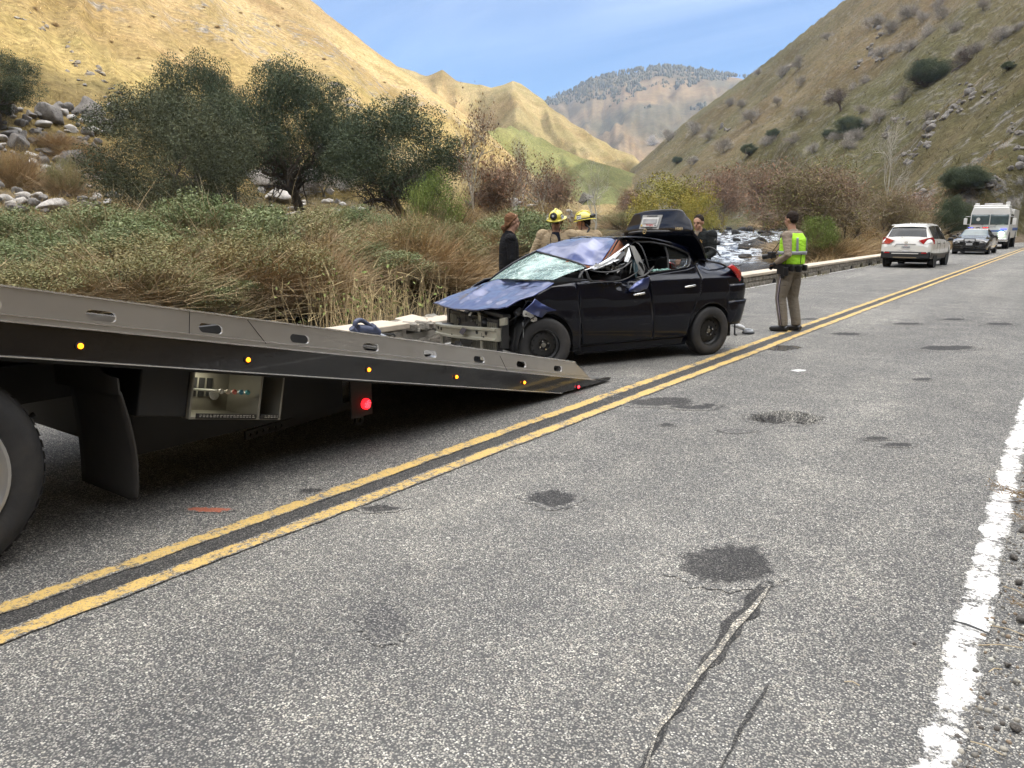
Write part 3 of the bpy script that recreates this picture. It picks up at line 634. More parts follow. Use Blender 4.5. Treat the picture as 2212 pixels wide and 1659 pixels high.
# --- prototypes: (trunk arrays, crown arrays); unit design sizes, scaled when placed
def proto(kind, seed):
    rng = np.random.default_rng(seed)
    if kind == 'oak':      # design: 10 m wide, 9.5 m tall
        tr, tips = limbs(seed, 3.6, 0.42, 4, 0.62, (3, 4), 0.3, 0.12, col=(0.075, 0.062, 0.05), crook=0.22, shrink=0.74)
        cr = crown(seed+1, (4.5, 4.5, 3.8), 5.0, 150, 1.05, 80000, 0.060, (0.052, 0.072, 0.042), (0.092, 0.114, 0.066), 0.5, shell=0.4, flatbase=0.75)
        return tr, cr
    if kind == 'olive':    # bushier paler oak reaching the ground
        tr, tips = limbs(seed, 3.0, 0.3, 4, 0.6, (3, 4), 0.15, 0.15, col=(0.11, 0.095, 0.08), crook=0.22, shrink=0.74)
        cr = crown(seed+1, (4.9, 4.9, 4.3), 4.4, 160, 1.0, 80000, 0.055, (0.068, 0.080, 0.046), (0.115, 0.125, 0.074), 0.5, shell=0.35, flatbase=0.9)
        return tr, cr
    if kind == 'sycamore':
        tr, tips = limbs(seed, 5.2, 0.20, 4, 0.55, (3, 4), 0.35, 0.2, col=(0.42, 0.38, 0.33), crook=0.22, shrink=0.66)
        P = np.array([tuple(p) for p, d in tips]); k = rng.choice(len(P), 1500); P = P[k]+rng.normal(size=(1500, 3))*0.28
        cr = quads_at(P, 0.085, rng, np.where(rng.random((1500, 1)) < 0.4, (0.22, 0.10, 0.045), (0.14, 0.085, 0.06)), 0.6)
        tw = blades(P, _nd(rng.normal(size=P.shape)+np.array([0, 0, .3])), 0.45, 0.010, rng, (0.19, 0.15, 0.13)); cr = join([cr, tw]); return tr, cr
    if kind == 'whitebare':
        tr, tips = limbs(seed, 5.5, 0.17, 4, 0.5, (3, 4), 0.35, 0.2, col=(0.50, 0.47, 0.43), crook=0.2, shrink=0.62)
        P = np.array([tuple(p) for p, d in tips]); k = rng.choice(len(P), 900); P = P[k]+rng.normal(size=(900, 3))*0.2
        return tr, blades(P, _nd(rng.normal(size=P.shape)+np.array([0, 0, .4])), 0.5, 0.010, rng, (0.33, 0.30, 0.28))
    if kind == 'greybush':  # leafless buckeye: wide rounded head of pale twigs, 4 m
        tr, tips = limbs(seed, 1.5, 0.11, 3, 0.6, (3, 4), 0.2, 0.25, col=(0.27, 0.25, 0.24), crook=0.2, shrink=0.75)
        P = np.array([tuple(p) for p, d in tips]); n = 1500; k = rng.choice(len(P), n); P = P[k]+rng.normal(size=(n, 3))*0.22
        return tr, blades(P, _nd(P*np.array([1, 1, 0.6])+rng.normal(size=P.shape)*0.8+np.array([0, 0, .4])), 0.6, 0.014, rng, (0.36, 0.33, 0.31))
    if kind == 'darkbare':
        tr, tips = limbs(seed, 2.6, 0.2, 4, 0.6, (3, 4), 0.35, 0.2, col=(0.10, 0.08, 0.07), crook=0.25, shrink=0.72)
        P = np.array([tuple(p) for p, d in tips]); n = 1400; k = rng.choice(len(P), n); P = P[k]+rng.normal(size=(n, 3))*0.2
        return tr, blades(P, _nd(rng.normal(size=P.shape)+np.array([0, 0, .3])), 0.6, 0.016, rng, (0.115, 0.09, 0.08))
    if kind == 'rust':      # leafless reddish twiggy tree, 6 m
        tr, tips = limbs(seed, 2.6, 0.12, 4, 0.5, (3, 5), 0.2, 0.3, col=(0.26, 0.21, 0.18), crook=0.2, shrink=0.7)
        P = np.array([tuple(p) for p, d in tips]); n = 5200; k = rng.choice(len(P), n); P = P[k]+rng.normal(size=(n, 3))*0.4
        a = blades(P[:3600], _nd(rng.normal(size=(3600, 3))+np.array([0, 0, .7])), 0.7, 0.013, rng, (0.25, 0.175, 0.13)); b = quads_at(P[3600:], 0.08, rng, (0.30, 0.17, 0.11), 0.6)
        return tr, join([a, b])
    if kind == 'yellow':
        tr, tips = limbs(seed, 2.4, 0.14, 4, 0.5, (3, 5), 0.15, 0.3, col=(0.16, 0.12, 0.08), crook=0.2, shrink=0.72)
        cr = crown(seed+1, (3.2, 3.2, 2.6), 3.1, 70, 0.75, 13000, 0.075, (0.34, 0.26, 0.045), (0.22, 0.22, 0.06), 0.5, flatbase=0.8, aspect=0.4); return tr, cr
    if kind == 'willow':    # sparse olive-brown willow, 7 m
        tr, tips = limbs(seed, 3.0, 0.17, 5, 0.5, (3, 4), 0.1, 0.25, col=(0.11, 0.085, 0.065), lean=(-0.7, 0.2), crook=0.2, shrink=0.76)
        P = np.array([tuple(p) for p, d in tips]); n = 15000; k = rng.choice(len(P), n); P = P[k]+rng.normal(size=(n, 3))*0.5
        f = np.clip(0.5-P[:, :1]*0.09+0.3*rng.normal(size=(n, 1)), 0, 1)[:9000]
        a = quads_at(P[:9000], 0.06, rng, np.array((0.25, 0.155, 0.075))*(1-f)+np.array((0.17, 0.19, 0.06))*f, 0.35)
        b = blades(P[9000:], _nd(rng.normal(size=(n-9000, 3))+np.array([0, 0, .8])), 0.8, 0.009, rng, (0.20, 0.155, 0.11)); return tr, join([a, b])
    if kind in ('greenshrub', 'brownshrub', 'rustshrub', 'freshshrub', 'tanshrub'):
        # multi-stemmed riverside shrub, 2.4 m tall and 3 m wide
        P0, P1, leafc, leafd, twc, nl_, nt_ = {'greenshrub': (0, 0, (0.15, 0.19, 0.085), (0.25, 0.28, 0.15), (0.30, 0.24, 0.15), 15000, 900),
            'brownshrub': (0, 0, (0.30, 0.25, 0.13), (0.23, 0.245, 0.12), (0.35, 0.26, 0.16), 10500, 1900),
            'rustshrub': (0, 0, (0.37, 0.25, 0.12), (0.30, 0.245, 0.12), (0.40, 0.28, 0.16), 5200, 3600),
            'freshshrub': (0, 0, (0.15, 0.20, 0.05), (0.20, 0.25, 0.07), (0.16, 0.14, 0.08), 9000, 900),
            'tanshrub': (0, 0, (0.34, 0.25, 0.14), (0.28, 0.21, 0.12), (0.36, 0.27, 0.16), 1500, 5200)}[kind]
        d = rng.normal(size=(nt_, 3)); d[:, 2] = np.abs(d[:, 2])+0.35; d = _nd(d); B = rng.normal(size=(nt_, 3))*np.array([0.45, 0.45, 0]); t0 = rng.random((nt_, 1))*1.3
        B = B+d*t0; L = 0.5+1.1*rng.random(nt_)
        a = blades(B, d, L, 0.009, rng, twc, 0.14)
        c = crown(seed+1, (1.35, 1.35, 1.05), 1.15, 75, 0.34, int(nl_*1.5), 0.032, leafc, leafd, 0.45, aspect=0.4, shell=0.2, flatbase=0.95)
        st, _ = limbs(seed+4, 1.2, 0.035, 3, 0.6, (3, 4), 0.05, 0.3, col=twc, sides=(4, 3, 3), crook=0.2, shrink=0.8)
        return st, join([a, c])
def _nd(v): return v/(np.linalg.norm(v, axis=1, keepdims=True)+1e-9)
PROTO = {}
def get(kind, seed):
    if (kind, seed) not in PROTO:
        tr, cr = proto(kind, seed); cn = 'twigs' if kind in ('whitebare', 'greybush', 'darkbare', 'rust') else 'crown'
        q_ = 0.1 if kind in ('sycamore', 'whitebare', 'rust', 'darkbare', 'greybush', 'willow') else 1.5; PROTO[(kind, seed)] = (npmesh(kind+'_trunk', tr[0], tr[1], M_TWIG, tr[2], smooth=True), npmesh(kind+'_crown', cr[0], cr[1], M_FOL, cr[2]), float(np.percentile(cr[0][:, 2], 99.9 if kind in ('sycamore', 'whitebare', 'rust', 'darkbare', 'greybush', 'willow') else 98.5)), float(sum(np.percentile(cr[0][:, k], 100-q_)-np.percentile(cr[0][:, k], q_) for k in (0, 1)))/2)
    return PROTO[(kind, seed)]
def plant(name, kind, seed, x, y, z, H, Wd, label, cat, group=None, rot=None, crown_name='crown', trunk_name='trunk'):
    a, b, h0, w0 = get(kind, seed); rn = random.Random(seed*7+int(x*13)+int(y*29))
    e = empty(name, (x, y, z), rn.random()*6.28 if rot is None else rot, label, cat, group); e.scale = (Wd/w0, Wd/w0, H/h0)
    link(trunk_name, a, e); link(crown_name, b, e); return e
def plant_px(name, kind, seed, px, D, ytop, wpx, label, cat, group=None, sink=0.0, **k):
    x, y = at(px, D); z = T(x, y)-sink; te = azel(px, ytop)[1]; zt = HC+te*D
    X, Y, u = ray(px, HZ); depth = D*math.cos(math.atan2(X, Y)+YAW)
    return plant(name, kind, seed, x, y, z, max(zt-z, 0.6), wpx*depth/FPX, label, cat, group, **k)
TREES = [
 ('oak_tree', 'olive', 1, 388, 58, 212, 300, 'broad olive-green oak reaching the ground, largest and lowest of the oaks', 'tree'),
 ('oak_tree', 'oak', 2, 655, 76, 150, 222, 'tall rounded dark oak with trunk showing, between boulders and golden hill', 'tree'),
 ('oak_tree', 'oak', 3, 870, 66, 232, 248, 'dense dark green oak above the two pale boulders, next to bare sycamores', 'tree'),
 ('oak_tree', 'oak', 4, 440, 90, 140, 160, 'dark oak rising behind the broad olive-green oak', 'tree'),
 ('oak_tree', 'oak', 5, 512, 84, 200, 100, 'small dark oak tucked between two larger oaks', 'tree'),
 ('oak_tree', 'oak', 6, 25, 92, 112, 150, 'oak at the foot of the golden hill above the boulder field', 'tree'),
 ('sycamore_tree', 'sycamore', 11, 1030, 60, 182, 130, 'tall leaning sycamore with white trunk and few rusty leaves, next to dark oak', 'tree'),
 ('sycamore_tree', 'sycamore', 12, 1105, 72, 300, 120, 'sycamore with rusty leaves behind the two firefighters', 'tree'),
 ('sycamore_tree', 'sycamore', 13, 1190, 78, 305, 130, 'spreading leafless sycamore with pale limbs and brown leaf remnants', 'tree'),
 ('bare_tree', 'whitebare', 14, 1283, 80, 318, 100, 'slender bare tree with white trunk standing over the helmeted firefighter', 'tree'),
 ('bare_tree', 'whitebare', 15, 1130, 85, 275, 60, 'thin bare grey tree rising above rusty sycamores', 'tree'),
 ('bare_tree', 'whitebare', 16, 1905, 82, 235, 110, 'tall dead white tree at foot of the rocky spur', 'tree'),
 ('rusty_tree', 'rust', 21, 1080, 68, 330, 150, 'rust-brown twiggy tree under the leaning sycamore', 'tree'),
 ('rusty_tree', 'rust', 22, 1200, 100, 345, 130, 'rust-brown twiggy tree behind the spreading sycamore', 'tree'),
 ('rusty_tree', 'rust', 21, 1560, 150, 345, 140, 'reddish bare tree beyond the rapids, left of the rusty thicket', 'tree'),
 ('rusty_tree', 'rust', 22, 1650, 140, 330, 170, 'reddish bare tree beyond the river, at foot of the grassy hill', 'tree'),
 ('rusty_tree', 'rust', 23, 1740, 120, 345, 150, 'tallest of the rusty bare trees behind the willow', 'tree'),
 ('rusty_tree', 'rust', 23, 1480, 165, 385, 90, 'small reddish bare tree behind the yellow willow', 'tree'),
 ('rusty_tree', 'rust', 21, 1820, 96, 360, 130, 'brown leafless tree just behind the olive willow crown', 'tree'),
 ('rusty_tree', 'rust', 22, 1960, 78, 395, 140, 'brown leafless tree behind the white utility car roof', 'tree'),
 ('rusty_tree', 'rust', 23, 1350, 190, 398, 90, 'rust-brown tree far up the valley before the notch', 'tree'),
 ('yellow_willow', 'yellow', 31, 1440, 108, 385, 175, 'round yellow-green willow on the bank behind the raised trunk lid', 'tree'),
 ('yellow_willow', 'yellow', 32, 1512, 100, 420, 80, 'small orange-yellow willow right of the round yellow-green one', 'tree'),
 ('yellow_willow', 'yellow', 31, 1395, 120, 425, 60, 'little yellow willow peeking left of the trunk lid', 'tree'),
 ('olive_willow', 'willow', 41, 1840, 50, 325, 300, 'wide sparse olive-brown willow with dark leaning trunk behind stone wall', 'tree'),
 ('olive_willow', 'willow', 42, 1945, 62, 395, 170, 'smaller brown willow directly above the white car', 'tree'),
 ('dark_oak', 'oak', 2, 2076, 100, 372, 95, 'dark evergreen oak at the road bend next to the fire engine', 'tree'),
 ('dark_oak', 'oak', 3, 2060, 88, 430, 70, 'low dark evergreen beside the fire engine cab', 'tree'),
 ('fresh_willow', 'freshshrub', 51, 935, 44, 380, 130, 'fresh green young willow in front of the dark oak', 'shrub'),
 ('fresh_willow', 'freshshrub', 52, 1772, 46, 470, 85, 'bright green shrub behind the officer in the vest', 'shrub'),
]
for a in TREES:
    name, kind, seed, px, D, yt, w, lab, cat = a
    plant_px(name, kind, seed, px, D, yt, w, lab, cat, group={'oak_tree': 'oaks on the far bank', 'sycamore_tree': 'sycamores beyond the river', 'rusty_tree': 'rusty leafless trees along the river'}.get(name), sink=0.1,
             rot=(math.radians(36) if name == 'olive_willow' else None), crown_name='twigs' if kind in ('whitebare', 'rust') else 'crown')
def crop7(cx, cy): return 1371.5+cx*0.3799, cy*0.3799
GREY = [(1100, 230), (1560, 110), (1640, 130), (1290, 480), (1420, 340), (1500, 300), (940, 490), (1080, 590), (950, 690), (540, 605), (350, 765), (430, 790), (1270, 660), (1390, 700), (740, 850), (890, 820), (670, 705),
        (1230, 810), (1130, 815), (1640, 225), (1790, 205), (1930, 310), (2160, 190), (1530, 580), (1660, 710), (605, 625), (830, 450), (940, 385), (810, 600), (1350, 160), (1750, 110), (1230, 520), (1560, 300), (1880, 330), (1320, 730), (1180, 860), (1010, 880), (330, 940), (500, 870),
        (1700, 60), (1980, 60), (2080, 240), (200, 800), (120, 830), (700, 430), (1440, 200)]
GL = ['pale leafless buckeye on the steep right-hand slope', 'greyish bare shrub tree high on the grassy slope', 'grey twiggy tree low on the slope above the river trees']
for i, (cx, cy) in enumerate(GREY):
    h = hit(*crop7(cx, cy))
    if not h: continue
    s = (26+(i*37 % 22))*h[3]/FPX*0.95
    plant('bare_shrub_tree', 'greybush', 61+i % 4, h[0], h[1], h[2]-0.1*s, s*0.8, s*1.15, ('small ' if s < 26*h[3]/FPX*1.25 else 'broad ')+GL[1 if cy < 350 else 2 if cy > 700 else 0]+(', left end' if cx < 700 else ', middle' if cx < 1350 else ', right end'), 'tree', 'grey leafless trees dotted over the hillside', crown_name='twigs')
for i, (cx, cy, lab) in enumerate([(1800, 420, 'dark rounded leafless oak standing on the ridge line'), (1615, 480, 'forked dark oak with bare crown above a green patch'), (1172, 640, 'solitary dark bare oak in the middle of the grassy slope')]):
    h = hit(*crop7(cx, cy)); s = 46*h[3]/FPX
    plant('hillside_oak', 'darkbare', 71+i, h[0], h[1], h[2]-0.3, s*1.05, s*1.2, lab, 'tree', crown_name='twigs')
for i, (cx, cy, w, lab) in enumerate([(785, 795, 24, 'small dark green tree alone on the lower slope'), (650, 885, 28, 'dark shrub tree beside pale bushes low on slope'), (240, 935, 18, 'dark round tree near the foot of the long slope'), (1215, 770, 44, 'dense dark evergreen bush below the solitary bare oak'),
        (1665, 490, 60, 'dark green spreading bush beside the forked oak'), (2120, 410, 18, 'dark green bush high on the rocky spur'), (1100, 790, 22, 'low dark bush left of the dense evergreen'), (1850, 1110, 60, 'broad dark evergreen at the foot of the rocky spur')]):
    h = hit(*crop7(cx, cy)); s = w*h[3]/FPX
    plant('evergreen_bush', 'oak', 2+i % 4, h[0], h[1], h[2]-0.1*s, s*0.85, s*1.1, lab, 'tree')

# --- shrubs along the far bank
rn = random.Random(5)
BANK = []
def bank(px0, px1, y0, y1, D0, D1, kinds, n, wr=(2.4, 3.8)):
    for i in range(n):
        px = px0+(px1-px0)*(i+rn.random())/n; D = D0+(D1-D0)*rn.random(); yt = y0+(y1-y0)*rn.random(); BANK.append((px, D, yt, rn.choice(kinds), wr[0]+(wr[1]-wr[0])*rn.random()))
bank(-120, 640, 428, 455, 29, 36, ['greenshrub', 'greenshrub', 'greenshrub', 'brownshrub'], 17, (3.5, 5))
bank(-120, 560, 480, 530, 24.5, 28, ['greenshrub', 'greenshrub', 'brownshrub'], 14, (3, 4.4))
bank(-120, 520, 540, 590, 22.5, 24.5, ['greenshrub', 'brownshrub'], 11, (2.6, 3.6))
bank(480, 700, 500, 560, 25.5, 28.0, ['rustshrub', 'brownshrub', 'rustshrub'], 7, (3, 4))
bank(560, 720, 530, 560, 27.5, 29.0, ['tanshrub', 'rustshrub'], 3, (2.2, 3))
bank(640, 960, 440, 480, 38, 46, ['greenshrub', 'brownshrub', 'greenshrub', 'rustshrub'], 11, (3.5, 5.5))
bank(660, 900, 490, 540, 30.5, 35, ['greenshrub', 'brownshrub', 'tanshrub'], 9, (3, 4))
bank(840, 1100, 470, 540, 31.5, 37, ['rustshrub', 'brownshrub', 'rustshrub', 'tanshrub'], 13, (3, 4.4))
bank(960, 1380, 440, 470, 44, 60, ['brownshrub', 'greenshrub', 'rustshrub'], 14, (4, 6))
bank(1230, 1400, 455, 480, 46, 55, ['greenshrub', 'freshshrub', 'brownshrub'], 6, (4, 6))
bank(1400, 1700, 452, 474, 170, 200, ['brownshrub', 'rustshrub', 'brownshrub'], 13, (8, 12))
bank(1340, 1540, 430, 462, 95, 130, ['brownshrub', 'freshshrub', 'rustshrub'], 8, (6, 9))
bank(1705, 1790, 510, 535, 54, 70, ['tanshrub', 'brownshrub', 'rustshrub'], 7, (3, 4.5))
bank(1760, 2100, 462, 510, 44, 62, ['rustshrub', 'brownshrub', 'tanshrub', 'rustshrub'], 20, (3, 4.5))
bank(1930, 2110, 440, 470, 64, 76, ['tanshrub', 'brownshrub', 'rustshrub'], 9, (4, 5.5))
bank(2000, 2110, 470, 500, 66, 74, ['tanshrub', 'tanshrub', 'brownshrub'], 6, (3, 4))
bank(-100, 230, 300, 330, 66, 74, ['rustshrub', 'brownshrub'], 3, (3, 5))
DESC = {'greenshrub': 'grey-green', 'brownshrub': 'olive-brown', 'rustshrub': 'rust-coloured', 'freshshrub': 'fresh green', 'tanshrub': 'straw-coloured'}
for i, (px, D, yt, kd, w) in enumerate(BANK):
    x, y = at(px, D); z = T(x, y)
    if z < float(np.interp(y, WL_Y, WL_Z))+0.05 or (x > -9.3-w*0.5 and y > 0): continue
    where = 'above the truck bed' if px < 560 else 'on the far bank behind the reeds' if px < 840 else 'on the far bank behind the bystanders' if px < 1360 else 'on the bank beyond the rapids' if px < 1700 else 'behind the stone wall and parked vehicles'
    te = azel(px, yt)[1]; H = min(max(HC+te*D-z, 0.9)*(0.68+0.42*rn.random()), 5.5)
    plant('riverside_shrub', kd, 81+i % 3, x, y, z-0.1, H, w, '%s %s shrub %s %s' % ('tall' if H > 3.4 else 'low', DESC[kd], 'in front' if D < 28 else 'at the back' if D < 60 else 'far off', where+(', near the left frame edge' if px < 180 else ', under the olive oak' if px < 440 else '')), 'shrub', '%s shrubs %s' % (DESC[kd], where), crown_name='foliage', trunk_name='stems')
# orange scrub in the boulder field
for k, (px, py, w) in enumerate([(120, 318, 80), (175, 352, 100), (205, 372, 80), (150, 335, 60)]):
    h = hit(px, py)
    if h: plant('orange_scrub', 'rustshrub', 84, h[0], h[1], h[2]-0.3, w*0.35*h[3]/FPX, w*h[3]/FPX, 'low orange-brown scrub spreading between the grey boulders', 'shrub', 'orange scrub among the boulders', crown_name='foliage', trunk_name='stems')
for k, (px, py, w) in enumerate([(640, 420, 120), (700, 430, 110), (590, 400, 80), (745, 415, 90)]):
    h = hit(px, py)
    if h: plant('leafless_thicket', 'greybush', 62+k % 2, h[0], h[1], h[2]-0.1, w*0.62*h[3]/FPX, w*h[3]/FPX, 'purplish leafless thicket between the pale boulders and the dark oak', 'shrub', 'leafless thickets under the oaks', crown_name='twigs')

# --- dry reeds behind the wall
rng = np.random.default_rng(900)
for k in range(11):
    px = 700+k*20; x, y = at(px, 12.5+(k % 3)*0.9); z0 = -1.2; n = 26
    B = np.stack([x+rng.normal(size=n)*0.35, y+rng.normal(size=n)*0.35, np.full(n, z0)], 1)
    d = _nd(np.stack([rng.normal(size=n)*0.14, rng.normal(size=n)*0.14, np.ones(n)], 1))
    a = blades(B-np.array([x, y, 0]), d, 1.5+0.75*rng.random(n), 0.011, rng, (0.52, 0.40, 0.24), 0.05, 0.3, 4)
    tb = (a[0].reshape(n, 10, 3)[:, 5:9].reshape(-1, 3)); m = 60
    b = blades(tb[rng.choice(len(tb), m)], _nd(rng.normal(size=(m, 3))+np.array([0, 0, .9])), 0.35, 0.005, rng, (0.45, 0.36, 0.20)); lf = tb[rng.choice(len(tb), 40)]+rng.normal(size=(40, 3))*0.05
    c = quads_at(lf, 0.035, rng, (0.22, 0.27, 0.09), 0.5)
    o = mk('reed_clump', join([a, b, c]), M_FOL); o.location = (x, y, 0)
    tag(o, 'dry straw-coloured reed stalks behind the low wall, %s' % ('left end by the rail' if k < 4 else 'middle of the stand' if k < 8 else 'nearest the wrecked car'), 'reeds', 'dry reeds between the wall and the pool')

# --- grass and scrub cover (stuff)
def cover(name, label, pts, L, w, col, n_per=5, lean=0.5, seed=0, jit=0.35):
    rng = np.random.default_rng(seed); P = np.repeat(pts, n_per, 0); P = P+np.concatenate([rng.normal(size=(len(P), 2))*L*0.5, np.zeros((len(P), 1))], 1)
    P[:, 2] = tz(P[:, 0], P[:, 1])-0.03
    d = _nd(np.concatenate([rng.normal(size=(len(P), 2))*lean, np.ones((len(P), 1))], 1)); a = blades(P, d, L*(0.5+rng.random(len(P))), w, rng, col, 0.2, jit, 2)
    tag(mk(name, a, M_FOL), label, kind='stuff')
def scatter(px0, px1, D0, D1, n, seed, cond=None):
    rng = np.random.default_rng(seed); px = px0+(px1-px0)*rng.random(n); D = np.sqrt(D0*D0+(D1*D1-D0*D0)*rng.random(n))
    az = np.array([azel(p, HZ)[0] for p in np.linspace(px0, px1, 200)]); a = np.interp(px, np.linspace(px0, px1, 200), az)
    X = np.sin(a)*D; Y = np.cos(a)*D; z, who, dl, dr, r, aa = tz(X, Y, True); ok = z > np.interp(Y, WL_Y, WL_Z)+0.25
    if cond: ok &= cond(X, Y, z, dl, dr, who)
    return np.stack([X, Y, z], 1)[ok]
cover('dry_grass', 'short straw-coloured grass over the terrace among the boulders', scatter(-150, 1300, 42, 105, 7000, 41, lambda X, Y, z, dl, dr, who: dl > 6), 0.38, 0.022, (0.36, 0.27, 0.13), 5, 0.5, 1)
cover('bank_grass', 'tangled brown grass and twigs on the low far bank', scatter(-150, 1400, 20, 46, 4200, 42, lambda X, Y, z, dl, dr, who: dl > 0.4), 0.55, 0.012, (0.20, 0.145, 0.08), 6, 0.9, 2)
cover('roadside_grass', 'tan grass between the wall, the river and the slope', scatter(1690, 2215, 36, 110, 5000, 43, lambda X, Y, z, dl, dr, who: (dr > 0.6) & (X < -8.1)), 0.45, 0.016, (0.30, 0.21, 0.11), 5, 0.7, 3)
cover('hill_grass', 'golden grass tufts over the sunlit hill', scatter(-150, 1150, 100, 330, 15000, 44, lambda X, Y, z, dl, dr, who: who == 1), 0.42, 0.035, (0.40, 0.30, 0.15), 3, 0.6, 4, 0.5)
cover('slope_grass', 'brownish grass tufts over the shaded slope', scatter(1350, 2230, 80, 480, 16000, 45, lambda X, Y, z, dl, dr, who: who >= 5), 0.55, 0.05, (0.17, 0.145, 0.08), 3, 0.6, 5, 0.5)
# far wooded mountain
def far_trees():
    rng = np.random.default_rng(66); P = []
    for k in range(5200):
        px = 1175+rng.random()*470; te = 0
        a, _ = azel(px, HZ); c = HILLS['L3']; rr = np.interp(a, c[:, 0], c[:, 2]); t = 0.25+0.76*rng.random()**0.6; r = 1300+(rr-1300)*t
        P.append((math.sin(a)*r, math.cos(a)*r, t))
    P = np.array(P); x, y = P[:, 0], P[:, 1]; m = fbm(x*0.0022, y*0.0022, 4, 95)+0.5*fbm(x*0.01, y*0.01, 3, 96)+(P[:, 2]-0.8)*0.9 > 0.16; m |= (P[:, 2] > 0.985)&(rng.random(len(P)) < 0.5)
    P = P[m]; P[:, 2] = tz(P[:, 0], P[:, 1]); V = []; F = []; n = len(P)
    ring = np.array([[math.cos(q), math.sin(q)] for q in np.linspace(0, 2*math.pi, 6)[:-1]])
    s = (3.5+6*rng.random(n)**2)[:, None]
    low = np.concatenate([(P[:, None, :2]+ring[None]*s[:, None]*0.42), np.repeat((P[:, 2]-3)[:, None, None], 5, 1)], 2)
    mid = np.concatenate([(P[:, None, :2]+ring[None]*s[:, None]*0.5), np.repeat((P[:, 2]+s[:, 0]*0.55)[:, None, None], 5, 1)], 2)
    top = np.concatenate([(P[:, None, :2]+ring[None]*s[:, None]*0.12), np.repeat((P[:, 2]+s[:, 0]*1.15)[:, None, None], 5, 1)], 2)
    V = np.concatenate([low, mid, top], 1).reshape(-1, 3); b = np.arange(n)[:, None, None]*15
    q = np.array([[r_*5+j, r_*5+(j+1) % 5, (r_+1)*5+(j+1) % 5, (r_+1)*5+j] for r_ in range(2) for j in range(5)]+[[10, 11, 12, 13]])[None]
    tag(mk('distant_trees', (V, (b+q).reshape(-1, 4), np.repeat(np.array([(0.075, 0.072, 0.05)]), len(V), 0)), M_FOL), 'dark scattered oaks and pines over the far mountain', kind='stuff')
far_trees()

# --- boulders
def rock_mat(name, a, b, lich=(0.30, 0.29, 0.25)):
    t = NT(name); v = t.obj(); n = t.noise(v, 1.6, 7, 0.65); n2 = t.noise(v, 14, 5, 0.7); oi = t.node('ShaderNodeObjectInfo')
    c = t.mix(t.ramp(n, [(0.3, 0.0), (0.7, 1.0)]), a, b); c = t.mix(t.ramp(n2, [(0.52, 0.0), (0.62, 0.5)]), c, lich)
    c = t.mix(t.ramp(t.noise(v, 5, 6, 0.7), [(0.36, 0.65), (0.48, 0.0)]), c, tuple(x*0.45 for x in a))
    c = t.mix(t.math('MULTIPLY', oi.outputs['Random'], 0.5), c, t.mix(1.0, c, (0.72, 0.66, 0.6), 'MULTIPLY'))
    t.set(Base_Color=c, Roughness=0.9); t.b.inputs['Specular IOR Level'].default_value = 0.25
    t.bump(t.math('ADD', n, t.math('MULTIPLY', n2, 0.4)), 0.7, 0.12); return t.mat
M_ROCK = rock_mat('granite_boulder', (0.12, 0.115, 0.11), (0.27, 0.25, 0.23)); M_PALEROCK = rock_mat('pale_granite', (0.34, 0.32, 0.30), (0.56, 0.54, 0.50), (0.6, 0.58, 0.54)); M_WETROCK = rock_mat('dark_river_rock', (0.02, 0.02, 0.021), (0.065, 0.062, 0.06), (0.085, 0.085, 0.08))
def rock_mesh(seed, mat, sub=3, blocky=0.62):
    bm = bmesh.new(); bmesh.ops.create_icosphere(bm, subdivisions=sub, radius=1.0); rn = random.Random(seed)
    pl = [(Vector((rn.gauss(0, 1), rn.gauss(0, 1), rn.gauss(0, 1))).normalized(), 0.45+0.35*rn.random()) for _ in range(13)]
    off = seed*5.3
    for v in bm.verts:
        p = v.co.copy()
        for n_, d in pl:
            k = p.dot(n_)-d
            if k > 0: p -= n_*k*blocky*1.5
        f = float(fbm(p.x*1.3+off, p.y*1.3+p.z*1.7, 3, seed)); p *= 1+0.22*f; p.z *= 0.78; v.co = p
    me = bpy.data.meshes.new('boulder'); bm.to_mesh(me); bm.free(); me.materials.append(mat); me.polygons.foreach_set('use_smooth', [True]*len(me.polygons)); return me
RK = [rock_mesh(i, M_ROCK) for i in range(5)]; RP = [rock_mesh(20+i, M_PALEROCK) for i in range(4)]; RW = [rock_mesh(40+i, M_WETROCK, 2, 0.7) for i in range(5)]
def rock(me, x, y, z, s, label, group, rn, name='boulder', cat='boulder', flat=1.0, sink=0.3):
    o = link(name, me); o.location = (x, y, z+s*0.78*flat*(0.5-sink)); o.scale = (s*0.5*(0.85+0.4*rn.random()), s*0.5*(0.85+0.4*rn.random()), s*0.5*flat*(0.8+0.4*rn.random()))
    o.rotation_euler = (rn.gauss(0, 0.15), rn.gauss(0, 0.15), rn.random()*6.3); return tag(o, label, cat, group)
rn = random.Random(77)
